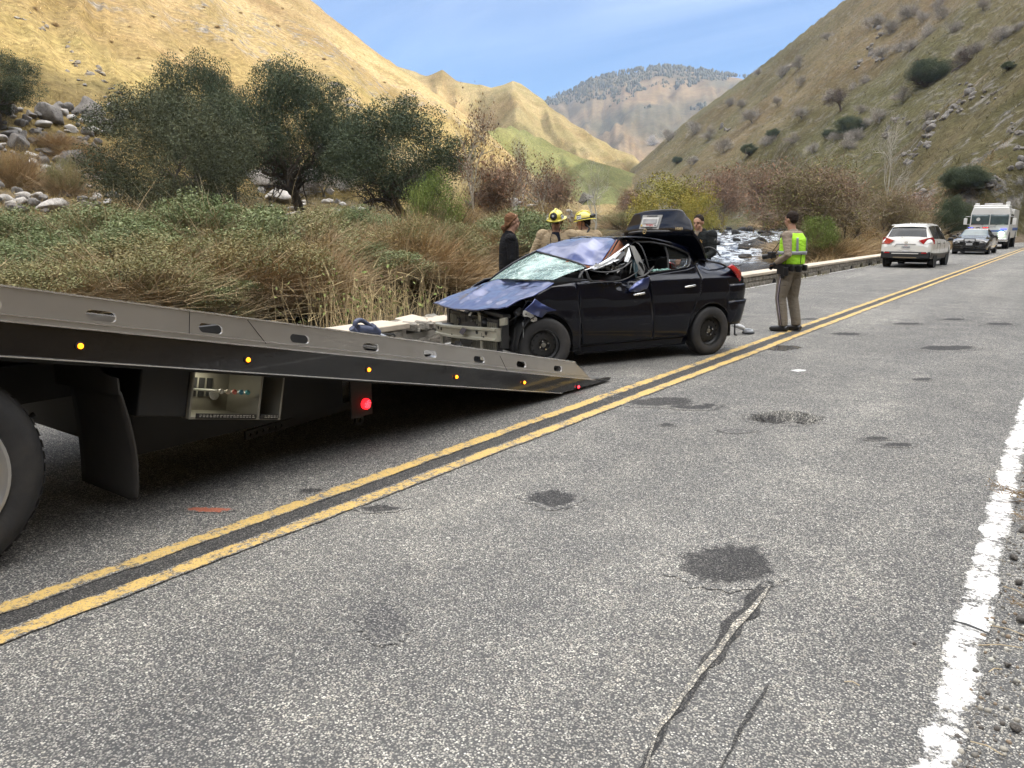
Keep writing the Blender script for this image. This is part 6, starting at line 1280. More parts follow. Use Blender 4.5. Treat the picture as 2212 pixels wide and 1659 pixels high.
def text(name, s, size, origin, xdir, ydir, mat, parent, ext=0.002, align='CENTER'):
    c = bpy.data.curves.new(name, 'FONT'); c.body = s; c.size = size; c.extrude = ext; c.align_x = align; c.align_y = 'CENTER'; c.materials.append(mat); o0 = bpy.data.objects.new(name, c); me = bpy.data.meshes.new_from_object(o0); bpy.data.objects.remove(o0); me.materials.clear(); me.materials.append(mat); o = link(name, me)
    x = Vector(xdir).normalized(); y = Vector(ydir); y = (y-x*y.dot(x)).normalized(); z = x.cross(y); o.matrix_world = Matrix(((x.x, y.x, z.x, origin[0]), (x.y, y.y, z.y, origin[1]), (x.z, y.z, z.z, origin[2]), (0, 0, 0, 1)))
    if parent is not None: mb = o.matrix_world.copy(); o.parent = parent; o.matrix_parent_inverse = Matrix.Identity(4); o.matrix_local = mb
    return o
M_TXB = simple('black_lettering', (0.01, 0.01, 0.012), 0.5); M_TXR = simple('red_lettering', (0.5, 0.03, 0.03), 0.5); M_TXW = simple('white_lettering', (0.7, 0.7, 0.7), 0.4)
# the lid is open, so its writing stands upside down: text x runs towards smaller w on screen reversed, y downwards
upx = lambda z: (lidp(0, z-0.02)-lidp(0, z+0.02)); XD = Vector((0, 1, 0))
text('plate_text', 'NISSAN', 0.042, lidp(.88, 1.580, .019), XD, upx(1.585), M_TXB, pf, 0.001); text('plate_text', 'BAKERSFIELD', 0.034, lidp(.89, 1.731, .010), XD, upx(1.73), M_TXB, pf, 0.001); text('plate_text', 'California', 0.036, lidp(.87, 1.615, .026), XD, upx(1.61), M_TXR, pf, 0.001)
text('plate_text', 'APR', 0.022, lidp(.755, 1.612, .026), XD, upx(1.61), M_TXB, pf, 0.001)
text('badge_text', 'VERSA', 0.050, lidp(.30, 1.575, .02), XD, upx(1.57), M_CHROME, lid, 0.003)
g = G(); q0 = lidp(.93, 1.535, .028); n_ = Vector((-1, 0, .25)); g.lathe([(0.026, 0), (0.034, 0), (0.034, 0.008), (0.026, 0.008), (0.026, 0)], q0, n_, 24, cap=False); g.obox(q0+n_*0.006, (0, 0.04, 0), (0, 0, 0.008), (0.004, 0, 0)); g.build('emblem', M_CHROME, lid)
# front end: beam, radiator support, broken parts
def fr(s, w, z): return Vector((s, w, z-0.10*max(0, (w-0.2)/1.5)))
hl = [[(w+0.018*math.cos(t), z+0.018*math.sin(t)) for t in np.linspace(0, 6.28, 11)[:-1]] for w, z in ((.34, .46), (.48, .465), (.36, .40), (1.08, .405), (1.36, .46), (1.60, .465))]
beam = empty('bumper_beam', (0, 0, 0)); beam.parent = car
g = G()
def bprof(s0):
    return [(s0, .375), (s0-.035, .385), (s0-.035, .405), (s0-.012, .415), (s0-.012, .485), (s0-.035, .495), (s0-.035, .515), (s0, .525), (s0+.05, .52), (s0+.05, .38)]
g.rings([[fr(a+0.10*((w-.92)/.75)**2, w, b) for a, b in bprof(-.68)] for w in np.linspace(.14, 1.70, 14)]); g.build('beam_channel', M_BEAM, beam, auto=25)
for w_, z_ in ((.30, .46), (.46, .465), (.34, .41), (1.02, .405), (1.40, .46), (1.55, .465)):
    g = G(); g.lathe([(.020, 0), (.020, .004)], fr(-.695+0.10*((w_-.92)/.75)**2, w_, z_+.0), (-1, 0, 0), 12); g.build('beam_hole', M_BLACK, beam)
for w_ in (.42, 1.36): g = G(); g.box(-.64, -.25, w_-.05, w_+.05, .36, .45); g.build('beam_mount', M_UNDER, car)
for w_ in (.44, 1.48): g = G(); g.obox(fr(-.60, w_, .27), (.012, 0, 0), (0, .028, 0), (0, 0, .12)); g.build('radiator_bracket', M_BEAM, car)
g = G(); g.box(-.52, -.46, .22, 1.42, .18, .60); g.build('radiator', M_UNDER, car)
g = G(); rn = random.Random(8)
for k in range(26): g.box(-.535, -.52, .25+k*.045, .262+k*.045, .2, .56)
g.build('radiator_fins', M_BEAM, car, smooth=False)
g = G(); g.lathe([(.20, 0), (.20, -.05), (.17, -.05), (.17, -.01), (.05, -.01), (.05, -.06)], (-.54, .98, .40), (-1, 0, 0), 24); g.build('fan_shroud', M_TRIM, car)
g = G(); g.box(-.50, -.42, .12, 1.50, .63, .67); g.box(-.52, -.44, .12, .17, .3, .67); g.box(-.52, -.44, 1.45, 1.52, .25, .67); g.build('radiator_support', M_TRIM, car)
for k in range(20):
    g = G(); s0, w0, z0 = rn.uniform(-.58, -.30), rn.uniform(.12, 1.5), rn.uniform(.36, .66)
    if rn.random() < .55: g.obox(fr(s0, w0, z0), Vector((rn.uniform(.02, .06), .01, 0)), Vector((0, rn.uniform(.03, .09), rn.uniform(-.02, .02))), Vector((0, 0, rn.uniform(.02, .07)))); g.build('engine_part', rn.choice([M_UNDER, M_TRIM, M_UNDER, M_BEAM]), car, bevel=0.006)
    else: g.lathe([(.03, 0), (.045, .02), (.045, .09), (.02, .1)], fr(s0, w0, z0), (rn.gauss(0, 1), rn.gauss(0, 1), rn.gauss(0, 1)), 12); g.build('engine_part', rn.choice([M_UNDER, M_TRIM]), car)
for k in range(9):
    g = G(); w0 = rn.uniform(.1, 1.4); p = fr(-.56, w0, rn.uniform(.45, .68)); pts = [p]
    for j in range(4): pts.append(pts[-1]+Vector((rn.uniform(-.03, .04), rn.uniform(-.12, .14), rn.uniform(-.10, .04))))
    g.tube(pts, rn.choice([.006, .009, .014]), 6); g.build('hose', M_TRIM if k % 3 else M_GREYHL, car, sub=1)
strips('loose_cable', [c7(1290, 400, .12), c7(1200, 470, .15), c7(1100, 540, .2), c7(960, 580, .3), c7(850, 605, .4)], .007, M_TRIM, 1); strips('loose_cable', [c7(1190, 590, .1), c7(1200, 700, .08), c7(1165, 800, .1), c7(1170, 920, .12)], .005, M_TRIM, 1)
strips('loose_cable', [c7(1290, 520, .08), c7(1300, 620, .08), c7(1295, 740, .1)], .006, M_BARE, 1); strips('dipstick', [c7(975, 860, .3), c7(1050, 925, .2)], .006, M_WHITE, 1)
plate('torn_flap', [c7(500, 660, s=-.72), c7(540, 590, s=-.70), c7(590, 625, s=-.72), c7(545, 695, s=-.74)], simple('blue_black_flap', (0.02, 0.022, 0.04), 0.4), .006)
plate('torn_flap', [c7(430, 845, s=-.70), c7(455, 765, s=-.7), c7(525, 775, s=-.7), c7(540, 860, s=-.66)], M_TRIM, .006)
plate('torn_flap', [c7(520, 560, s=-.60), c7(640, 500, s=-.55), c7(760, 540, s=-.5), c7(740, 620, s=-.55), c7(560, 630, s=-.6)], M_UNDER, .006)
plate('light_bracket', [c7(612, 450, s=-.62), c7(640, 405, s=-.6), c7(662, 410, s=-.6), c7(635, 455, s=-.62)], M_WHITE, .005)
plate('light_bracket', [c7(890, 500, s=-.5), c7(920, 510, s=-.5), c7(945, 560, s=-.5), c7(900, 590, s=-.52)], M_WHITE, .005)
# white lamp bracket with two holes hanging from the fender
pw = lambda x, y: c7(x, y, .07)
A_, B_, C_, D_ = pw(1300, 385), pw(1470, 490), pw(1430, 530), pw(1290, 440); u_ = (B_-A_); v_ = (D_-A_)
nrm = u_.cross(v_).normalized(); bm = bmesh.new(); es = []; ux = u_.normalized(); vy = nrm.cross(ux); out_ = [pw(*p) for p in [(1298, 390), (1330, 385), (1400, 430), (1468, 485), (1465, 515), (1420, 530), (1390, 520), (1385, 480), (1350, 465), (1305, 462), (1292, 430)]]
def to2(p): d = p-A_; return (d.dot(ux), d.dot(vy))
loops = [[to2(p) for p in out_]]+[[(to2(pw(*c_))[0]+.0095*math.cos(t), to2(pw(*c_))[1]+.0095*math.sin(t)) for t in np.linspace(0, 6.28, 11)[:-1]] for c_ in ((1330, 435), (1420, 495))]
M4 = Matrix(((ux.x, vy.x, nrm.x, A_.x), (ux.y, vy.y, nrm.y, A_.y), (ux.z, vy.z, nrm.z, A_.z), (0, 0, 0, 1)))
filled(loops[0], loops[1:], 0.008, M4, 'headlamp_bracket', M_WHITE, car)
surf('torn_fender_corner', [[c7(1440, 240, .03), c7(1400, 300, .02), c7(1310, 378, .04)], [c7(1560, 320, .015), c7(1500, 360, -.01), c7(1400, 430, .02)], [c7(1720, 385, .03), c7(1600, 410, .01), c7(1530, 480, .03)]], M_HOOD, 16, 14, 0.012, 44, 0.006, 12)
# wheels
def wheel(parent, c, R0, wd, s, rim_mat, tyre_mat, name='wheel', rr=0.62, style='steel', steer=0.0, n=40):
    e = empty(name, tuple(c)); e.parent = parent; e.rotation_euler = (0, 0, steer); ax = Vector((0, s, 0)); h = wd/2
    g = G(); ri = R0*rr; g.lathe([(ri, h-.012), (ri+.02, h), (R0*.9, h), (R0*.965, h-.012), (R0, h-.03), (R0, -h+.03), (R0*.965, -h+.012), (R0*.9, -h), (ri+.02, -h), (ri, -h+.012)], (0, 0, 0), ax, n, cap=False)
    for q in (-.3, 0, .3): pass
    g.build('tyre', tyre_mat, e)
    if R0 < 0.33 and style == 'steel':
        g = G()
        for k in range(60):
            a = 2*math.pi*k/60; d = Vector((math.cos(a), 0, math.sin(a))); t_ = Vector((-math.sin(a), 0, math.cos(a)))
            for off in (-.33, 0, .33): g.obox(d*(R0+.0005)+ax*(off*wd*.8), ax*(wd*.115), t_*.0105, d*.003)
        g.build('tread', tyre_mat, e, smooth=False)
    g = G(); g.lathe([(ri, h-.012), (ri-.012, h-.016), (ri-.018, h-.05), (ri*.80, h-.065), (ri*.55, h-.045), (ri*.35, h-.04), (ri*.30, h-.06), (.001, h-.06)] if style == 'steel' else [(ri, h-.012), (ri-.01, h-.016), (ri-.02, h-.07), (ri*.3, h-.09), (.001, h-.09)], (0, 0, 0), ax, n, cap=False); rim = g.build('rim', rim_mat if style == 'steel' else M_BLK, e)
    if style == 'steel':
        for k in range(14):
            a = 2*math.pi*k/14; g = G(); g.lathe([(.0125, 0), (.0125, .004)], Vector((ri*.69*math.cos(a), s*(h-.0555), ri*.69*math.sin(a))), ax, 8); g.build('rim_hole', M_BLACK, rim)
        for k in range(4):
            a = 2*math.pi*k/4+.4; g = G(); g.lathe([(.009, 0), (.009, .018)], Vector((.05*math.cos(a), s*(h-.045), .05*math.sin(a))), ax, 6); g.build('lug_nut', M_CHROME, rim)
        g = G(); g.lathe([(.026, 0), (.026, .012), (.018, .018)], (0, s*(h-.058), 0), ax, 14); g.build('hub_cap', simple('dusty_hub', (.16, .15, .12), .5) if 'dusty_hub' not in bpy.data.materials else bpy.data.materials['dusty_hub'], rim)
    else:
        for k in range(5 if style == 'five' else 10):
            a = 2*math.pi*k/(5 if style == 'five' else 10); g = G(); d = Vector((math.cos(a), 0, math.sin(a))); t_ = Vector((-math.sin(a), 0, math.cos(a))); g.obox(d*(ri*.55)+ax*(h-.03), d*(ri*.46), t_*(ri*(.13 if style == 'five' else .06)), ax*.015); g.build('spoke', rim_mat, rim, bevel=.005)
        g = G(); g.lathe([(ri*.2, h-.03), (ri*.17, h-.01), (.001, h-.008)], (0, 0, 0), ax, 14); g.build('hub_cap', rim_mat, rim)
    return e
wheel(car, (AF, .13, .305), .305, .19, -1, M_STEELW, M_RUB, steer=R(-16)); wheel(car, (AR, .115, .305), .305, .19, -1, M_STEELW, M_RUB); wheel(car, (AF, WC-.13, .30), .30, .19, 1, M_STEELW, M_RUB, steer=R(-16)); wheel(car, (AR, WC-.115, .305), .305, .19, 1, M_STEELW, M_RUB)
# ------------------------------------------------------------------ other vehicles (local frame: y towards the nose, x to its right)
M_WHITEP = simple('white_car_paint', (0.74, 0.73, 0.69), 0.25, 0.0, var=0.04, scale=3, coat=0.8)
M_BLACKP = simple('black_car_paint', (0.008, 0.008, 0.010), 0.2, 0.0, var=0.2, scale=3, coat=0.9)
M_ALLOY = simple('alloy_grey', (0.45, 0.45, 0.46), 0.35, 0.7, var=0.1)
M_DGLASS = glass('tinted_glass', (0.012, 0.016, 0.020), 1.0, 0.05); M_WGLASS = glass('windscreen_glass', (0.07, 0.10, 0.105), 1.0, 0.06)
M_AMBL = emis('orange_beacon', (1.0, 0.25, 0.05), 0.8, (0.6, 0.2, 0.05)); M_BLUL = emis('blue_beacon', (0.15, 0.2, 1.0), 0.35, (0.1, 0.1, 0.6)); M_GRNL = emis('green_white_light', (0.45, 1.0, 0.32), 4, (0.8, 0.9, 0.8)); M_WHL = emis('white_headlight', (0.75, 1.0, 0.68), 9, (0.9, 0.9, 0.9)); M_REDB = emis('red_beacon', (1, 0.04, 0.03), 0.5, (0.4, 0.01, 0.01))
class Body:
    def __init__(s, st): s.y = [a[0] for a in st]; s.a = np.array(st, float)
    def at(s, y): return [float(np.interp(y, s.a[:, 0], s.a[:, k])) for k in range(1, 6)]   # zs, zb, zt, wb, wt
    def pt(s, y, q, off=0.0):
        zs, zb, zt_, wb, wt = s.at(y); a = abs(q)
        P = [(0, zt_+0.02), (wt*0.55, zt_+0.014), (wt-0.05, zt_-0.01), (wt, zt_-0.05), (wb*0.97, zb), (wb, zb-0.10), (wb, zs+0.22), (wb*0.95, zs)]; K = [0, .2, .38, .44, .66, .74, .9, 1.0]
        x = float(np.interp(a, K, [p[0] for p in P])); z = float(np.interp(a, K, [p[1] for p in P])); return Vector(((x+off*min(1, a*2.2))*(1 if q >= 0 else -1), y, z+off*(1-min(1, a*1.4))))
    def shell(s, name, mat, par, y0=None, y1=None, q0=-1, q1=1, off=0.0, nu=60, nv=40, **k):
        y0 = s.y[0] if y0 is None else y0; y1 = s.y[-1] if y1 is None else y1; g = G(); g.grid(lambda u, v: s.pt(y0+(y1-y0)*v, q0+(q1-q0)*u, off), nu, nv); return g.build(name, mat, par, **k)
def ends(B, name, mat, par, y): g = G(); g.add([B.pt(y, q) for q in np.linspace(-1, 1, 41)], [tuple(range(41))]); return g.build(name, mat, par)
def vtext(name, s, size, o, xd, yd, mat, par): return text(name, s, size, o, xd, yd, mat, par, 0.002)
def veh_wheel(par, x, y, R0, s, style, mat):
    e = wheel(par, (x, y, R0), R0, 0.23, 1, mat, M_RUB, rr=0.70, style=style, n=28); e.rotation_euler = (0, 0, math.pi/2 if s < 0 else -math.pi/2)
    g = G(); g.lathe([(R0+.05, -.01), (R0+.05, .012)], (x+s*.105, y, R0+.02), (s, 0, 0), 28); g.build('wheel_arch', M_BLACK, par); return e
# white utility car, seen from behind
suv = empty('white_suv', (-5.53, 36.1, 0), R(-1.5), 'white compact utility car seen from behind, driving off in the far lane', 'car')
SB = Body([(-2.32, .42, .80, .86, .78, .70), (-2.29, .40, .98, 1.05, .88, .76), (-2.22, .38, 1.04, 1.14, .90, .74), (-2.05, .36, 1.05, 1.49, .92, .64), (-1.93, .36, 1.05, 1.62, .92, .61), (-1.5, .34, 1.04, 1.69, .92, .61), (-.6, .32, 1.02, 1.72, .92, .62), (.2, .32, 1.0, 1.70, .92, .62), (.75, .32, .99, 1.55, .92, .66), (1.35, .34, .98, 1.14, .92, .72), (2.0, .36, .92, 1.02, .90, .74), (2.25, .40, .84, .88, .84, .70), (2.33, .45, .70, .72, .76, .62)])
SB.shell('body', M_WHITEP, suv, nu=64, nv=60); ends(SB, 'rear_panel', M_WHITEP, suv, -2.32); ends(SB, 'front_panel', M_WHITEP, suv, 2.33)
SB.shell('rear_window', M_DGLASS, suv, -2.20, -1.985, -.40, .40, 0.012, 20, 8)
for s in (1, -1):
    SB.shell('side_window', M_DGLASS, suv, -1.75, -.62, s*.455, s*.63, 0.008, 6, 12); SB.shell('side_window', M_DGLASS, suv, -.56, .42, s*.455, s*.63, 0.008, 6, 12); SB.shell('side_window', M_DGLASS, suv, .46, .98, s*.50, s*.63, 0.008, 6, 8)
    SB.shell('roof_rail', M_TRIM, suv, -1.7, .3, s*.36, s*.372, 0.03, 2, 10)
    g = G(); g.tube([(s*.925, -1.05, .93), (s*.96, -1.0, .935), (s*.925, -.86, .94)], .014, 6); g.tube([(s*.925, .05, .93), (s*.96, .1, .935), (s*.925, .24, .94)], .014, 6); g.build('door_handle', M_TRIM, suv)
    for yy in (-1.2, -.59, .44): g = G(); g.tube([SB.pt(yy, s*.66, .002), SB.pt(yy, s*.74, .003), SB.pt(yy, s*.92, .003)], .005, 4); g.build('door_gap', M_BLACK, suv)
    g = G(); g.ball((s*1.05, .93, 1.08), .11, .055, .075, 12, 8); g.tube([(s*.88, .93, 1.0), (s*1.0, .93, 1.03)], .025, 6); mi = g.build('wing_mirror', M_TRIM, suv)
    # wrap-round tail lamp
    g = G(); q = [(.44, -2.31, 1.06), (.60, -2.31, .93), (.90, -2.25, .91), (.945, -1.98, .93), (.94, -1.93, 1.06), (.885, -2.10, 1.19), (.70, -2.26, 1.15)]; q = [(s*a, b-.012, c) for a, b, c in q]; g.add(q+[(a*.97, b+.10, c) for a, b, c in q], [tuple(range(7))]+[(i, (i+1) % 7, 7+(i+1) % 7, 7+i) for i in range(7)]); tlm = g.build('tail_lamp', M_TAIL, suv, smooth=False)
    g = G(); q = [(.72, -2.31, .955), (.86, -2.275, .945), (.90, -2.22, .95), (.86, -2.27, .985)]; g.add([(s*a, b-.012, c) for a, b, c in q], [(0, 1, 2, 3)]); g.build('lamp_insert', M_CLEAR, tlm, smooth=False)
    g = G(); g.box(s*.66-.09, s*.66+.09, -2.35, -2.31, .565, .61); g.build('reflector', M_TAIL, suv)
    veh_wheel(suv, s*.80, -1.38, .36, s, 'five', M_ALLOY); veh_wheel(suv, s*.80, 1.36, .36, s, 'five', M_ALLOY)
    SB.shell('black_cladding', M_TRIM, suv, -2.25, 2.2, s*.90, s*1.0, 0.012, 4, 40)
g = G(); g.grid(lambda u, v: (-.88+1.76*u, -2.30-.06*math.sin(math.pi*u)**.5+.02*v, .36+.27*v), 24, 5); g.build('lower_bumper', M_TRIM, suv, solid=.02)
g = G(); g.box(-.48, .48, -2.385, -2.36, .545, .575); g.build('bumper_strip', M_WHITEP, suv); g = G(); g.box(-.42, .42, -2.375, -2.35, .385, .425); g.build('skid_plate', simple('bronze_skid', (.20, .16, .10), .5), suv)
g = G(); g.grid(lambda u, v: (-.64+1.28*u, -1.98-.11*v+.05*(2*u-1)**2, 1.675-.025*v-.02*(2*u-1)**2), 16, 4); g.build('roof_spoiler', M_WHITEP, suv, solid=.025)
g = G(); g.prism([(0, 0), (.10, 0), (.085, .055)], (-.008, -1.78, 1.69), (0, -1, 0), (0, 0, 1), (.016, 0, 0)); g.build('roof_antenna', M_WHITEP, suv)
g = G(); g.add([(-.36, -2.315, .93), (.36, -2.315, .93), (.33, -2.315, .90), (-.33, -2.315, .90)], [(0, 1, 2, 3)]); g.add([(-.36, -2.314, .93), (-.33, -2.314, .905), (-.39, -2.314, .80), (-.42, -2.314, .82)], [(0, 1, 2, 3)]); g.build('tailgate_trim', M_ALLOY, suv, solid=.02, smooth=False)
g = G(); g.box(-.155, .155, -2.335, -2.322, .74, .885); pl_ = g.build('number_plate', M_PLATE, suv, bevel=.004); M_TXN = simple('navy_lettering', (0.02, 0.03, 0.10), 0.5)
vtext('plate_number', '1504360', .085, (0, -2.338, .80), (1, 0, 0), (0, 0, 1), M_TXN, pl_); vtext('plate_state', 'California', .03, (0, -2.338, .862), (1, 0, 0), (0, 0, 1), M_TXR, pl_)
g = G(); g.lathe([(.045, 0), (.055, 0), (.055, .006), (.045, .006), (.045, 0)], (0, -2.325, .985), (0, -1, 0), 20, cap=False); g.obox((0, -2.33, .985), (.065, 0, 0), (0, .003, 0), (0, 0, .01)); g.build('emblem', M_CHROME, suv)
vtext('model_badge', 'ROGUE', .055, (-.60, -2.318, .905), (1, 0, 0), (0, 0, 1), M_ALLOY, suv); g = G(); g.tube([(-.10, -2.335, .645), (.06, -2.335, .645)], .018, 6); g.build('tailgate_handle', M_ALLOY, suv)
g = G(); g.tube([(-.80, -2.27, .68), (0, -2.345, .675), (.80, -2.27, .68)], .006, 4); g.tube([(-.80, -2.27, .68), (-.84, -2.26, .95)], .006, 4); g.tube([(.80, -2.27, .68), (.84, -2.26, .95)], .006, 4); g.build('tailgate_gap', M_ALLOY, suv)
g = G(); g.tube([(-.2, -2.22, 1.165), (.25, -2.16, 1.22)], .008, 4); g.build('rear_wiper', M_TRIM, suv); g = G(); g.box(-.75, .75, -1.9, 1.9, .20, .42); g.build('underbody', M_BLACK, suv)
# black and white police car, nose to the camera
pc = empty('police_car', (-5.24, 54.6, 0), math.pi-R(1.5), 'black and white police car with push bar and green-white windscreen light, facing the camera', 'police car')
PB = Body([(-2.52, .42, .80, .86, .80, .70), (-2.4, .36, .96, 1.06, .90, .74), (-1.6, .34, .98, 1.14, .95, .70), (-.9, .32, .97, 1.38, .95, .62), (-.2, .32, .96, 1.46, .95, .62), (.35, .32, .95, 1.42, .95, .62), (1.05, .32, .93, 1.05, .95, .72), (1.3, .32, .92, 1.00, .95, .76), (2.1, .30, .86, .92, .94, .78), (2.40, .28, .72, .82, .90, .74), (2.52, .30, .62, .66, .82, .66)])
PB.shell('body', M_BLACKP, pc, nu=60, nv=60); ends(PB, 'nose', M_BLACKP, pc, 2.52); ends(PB, 'tail', M_BLACKP, pc, -2.52)
PB.shell('windscreen', M_WGLASS, pc, .42, 1.03, -.40, .40, .012, 20, 10); PB.shell('white_roof', M_WHITEP, pc, -.85, .40, -.40, .40, .008, 20, 10); PB.shell('rear_window', M_DGLASS, pc, -1.5, -.95, -.38, .38, .012, 12, 6)
g = G(); g.ball((.02, .55, 1.16), .13, .03, .06, 14, 8); g.build('windscreen_light', M_GRNL, pc)
g = G(); g.box(-.58, .58, -.36, -.12, 1.49, 1.56); lb = g.build('light_bar', M_TRIM, pc, bevel=.02)
for k, mt in enumerate((M_REDB, M_REDB, M_CLEAR, M_TRIM, M_CLEAR, M_BLUL, M_BLUL)): g = G(); g.box(-.54+k*.155, -.42+k*.155, -.13, -.105, 1.505, 1.55); g.build('light_module', mt, lb)
for s in (1, -1):
    PB.shell('side_window', M_DGLASS, pc, -.62, .0, s*.46, s*.635, .008, 5, 8); PB.shell('side_window', M_DGLASS, pc, .06, .72, s*.48, s*.635, .008, 5, 8); PB.shell('white_door', M_WHITEP, pc, -.62, .92, s*.68, s*.97, .006, 10, 14)
    g = G(); g.ball((s*1.07, .78, 1.02), .11, .06, .07, 12, 8); g.tube([(s*.9, .78, .97), (s*1.0, .78, .99)], .022, 6); g.build('wing_mirror', M_TRIM, pc)
    veh_wheel(pc, s*.82, -1.5, .34, s, 'steel10', M_ALLOY); veh_wheel(pc, s*.82, 1.52, .34, s, 'steel10', M_ALLOY)
    g = G(); g.box(s*.66-.15, s*.66+.15, 2.40, 2.50, .665, .735); g.build('headlight', M_CLEAR, pc, bevel=.015); g = G(); g.box(s*.28-.025, s*.28+.025, 2.56, 2.62, .34, .92); g.build('push_bar_post', M_TRIM, pc, bevel=.01)
    g = G(); g.tube([(s*.28, 2.59, .80), (s*.55, 2.57, .78), (s*.80, 2.50, .70), (s*.82, 2.48, .52), (s*.5, 2.57, .48), (s*.28, 2.59, .48)], .02, 6); g.build('push_bar_wing', M_TRIM, pc)
    g = G(); g.lathe([(.03, 0), (.03, .02)], (s*.18, 2.60, .70), (0, 1, 0), 10); g.build('grille_light', M_CLEAR, pc); g = G(); g.ball((s*.86, .98, 1.12), .07, .07, .07, 10, 6); g.build('spotlight', M_TRIM, pc)
g = G(); g.box(-.30, .30, 2.57, 2.61, .86, .92); g.box(-.3, .3, 2.57, 2.61, .46, .52); g.build('push_bar', M_TRIM, pc, bevel=.01)
g = G(); g.box(-.50, .50, 2.50, 2.53, .56, .74); g.build('grille', M_BLACK, pc); g = G(); g.box(-.16, .16, 2.60, 2.615, .54, .66); pp = g.build('number_plate', M_PLATE, pc)
vtext('plate_number', '1438512' if False else '1', .001, (0, 2.6, .5), (-1, 0, 0), (0, 0, 1), M_TXN, pp) if False else None
g = G(); 
for k in range(7): g.box(-.125+k*.036, -.105+k*.036, 2.615, 2.617, .575, .625)
g.build('plate_marks', M_TXN, pp, smooth=False); g = G(); g.box(-.85, .85, 2.38, 2.52, .16, .34); g.box(-.8, .8, -2.2, 2.2, .16, .34); g.build('underbody', M_BLACK, pc)
g = G(); g.box(-.05, .05, 2.605, 2.63, .70, .80); g.build('siren_box', M_BLACK, pc)
# white fire engine
fe = empty('fire_engine', (-5.62, 70.2, 0), math.pi, 'white fire engine with red roof light bar and one glaring headlight, behind the police car', 'fire engine')
M_FEW = simple('fire_engine_white', (0.72, 0.72, 0.70), 0.35, 0.0, var=0.05, scale=2, coat=0.5); M_BLUE = simple('blue_stripe', (0.03, 0.09, 0.30), 0.4)
g = G(); g.rings([[(x, 0, z) for x, z in ((-1.2, .9), (1.2, .9), (1.24, 1.5), (1.22, 2.55), (1.08, 2.98), (-1.08, 2.98), (-1.22, 2.55), (-1.24, 1.5))] if False else [(x*(1 if k else .985), y, z) for x, z in ((-1.2, .62), (1.2, .62), (1.24, 1.5), (1.22, 2.5), (1.10, 2.95), (-1.10, 2.95), (-1.22, 2.5), (-1.24, 1.5))] for k, y in ((1, 1.2), (1, 4.05), (0, 4.18))]); cab = g.build('cab', M_FEW, fe, bevel=.05)
g = G(); g.box(-1.24, 1.24, -4.2, 1.15, .75, 2.85); g.build('body_box', M_FEW, fe, bevel=.03)
g = G(); g.box(-1.12, 1.12, 2.2, 4.0, 2.95, 3.10); g.build('cab_roof', M_FEW, fe, bevel=.04)
for s in (1, -1):
    g = G(); g.grid(lambda u, v: (s*(.03+1.12*u), 4.20, 1.72+.72*v), 4, 4); g.build('windscreen', M_WGLASS, fe, solid=.02)
    g = G(); g.box(s*1.24, s*1.255, 2.7, 3.9, 1.7, 2.45); g.build('side_window', M_DGLASS, fe); g = G(); g.box(s*1.24, s*1.255, 1.4, 2.4, 1.7, 2.45); g.build('side_window', M_DGLASS, fe)
    g = G(); g.tube([(s*1.2, 4.15, 2.3), (s*1.5, 4.3, 2.3), (s*1.5, 4.3, 1.75), (s*1.2, 4.15, 1.7)], .02, 6); ar = g.build('mirror_arm', M_ALLOY, fe); g = G(); g.box(s*1.40, s*1.62, 4.26, 4.34, 1.72, 2.18); g.build('mirror', M_FEW, ar, bevel=.02)
    for y_ in (3.1, -2.6): 
        e = wheel(fe, (s*1.02, y_, .52), .52, .32, 1, M_ALLOY, M_RUB, rr=.56, style='ten', n=28); e.rotation_euler = (0, 0, math.pi/2 if s < 0 else -math.pi/2)
        g = G(); g.lathe([(.62, -.01), (.62, .02)], (s*1.225, y_, .6), (s, 0, 0), 28); g.build('wheel_arch', M_BLACK, fe)
    g = G(); g.box(s*.92-.22, s*.92+.22, 4.19, 4.24, 1.02, 1.20); hd = g.build('lamp_cluster', M_CLEAR, fe, bevel=.01); g = G(); g.box(s*.92-.2, s*.92+.2, 4.19, 4.235, 1.36, 1.45); g.build('turn_lamp', M_AMBL if s > 0 else M_BLUL, fe)
    g = G(); g.box(s*1.245, s*1.26, -4.1, 1.1, 1.3, 1.5); g.build('side_stripe', M_BLUE, fe)
    g = G(); g.tube([(s*.35, 4.24, 1.68), (s*.75, 4.25, 1.80)], .012, 5); g.build('wiper', M_TRIM, fe)
g = G(); g.ball((-.80, 4.30, 1.12), .13, .05, .13, 16, 10); g.build('glaring_headlight', M_WHL, fe)
g = G(); g.box(-.95, .95, 4.20, 4.215, 1.22, 1.33); g.build('front_stripe', M_BLUE, fe); g = G(); g.box(-.62, .62, 4.19, 4.22, .82, 1.18); g.build('grille', M_ALLOY, fe, bevel=.01)
g = G(); g.box(-1.24, 1.24, 4.15, 4.75, .52, .74); g.build('front_bumper', M_ALUB, fe, bevel=.03); g = G(); g.box(-1.0, 1.0, -4, 4.0, .35, .8); g.build('chassis', M_BLACK, fe)
for k, (x0, x1) in enumerate(((-1.02, -.50), (-.38, .38), (.50, 1.02))):
    g = G(); g.box(x0, x1, 4.0, 4.12, 2.72, 2.88); g.build('red_light_bar', simple('red_lens_%d' % k, (.22, .012, .015), .2), fe, bevel=.02)
    for j in range(3): g = G(); g.ball((x0+(x1-x0)*(j+.5)/3, 4.14, 2.75), .022, n=8, k=6); g.build('beacon', M_REDB, fe)
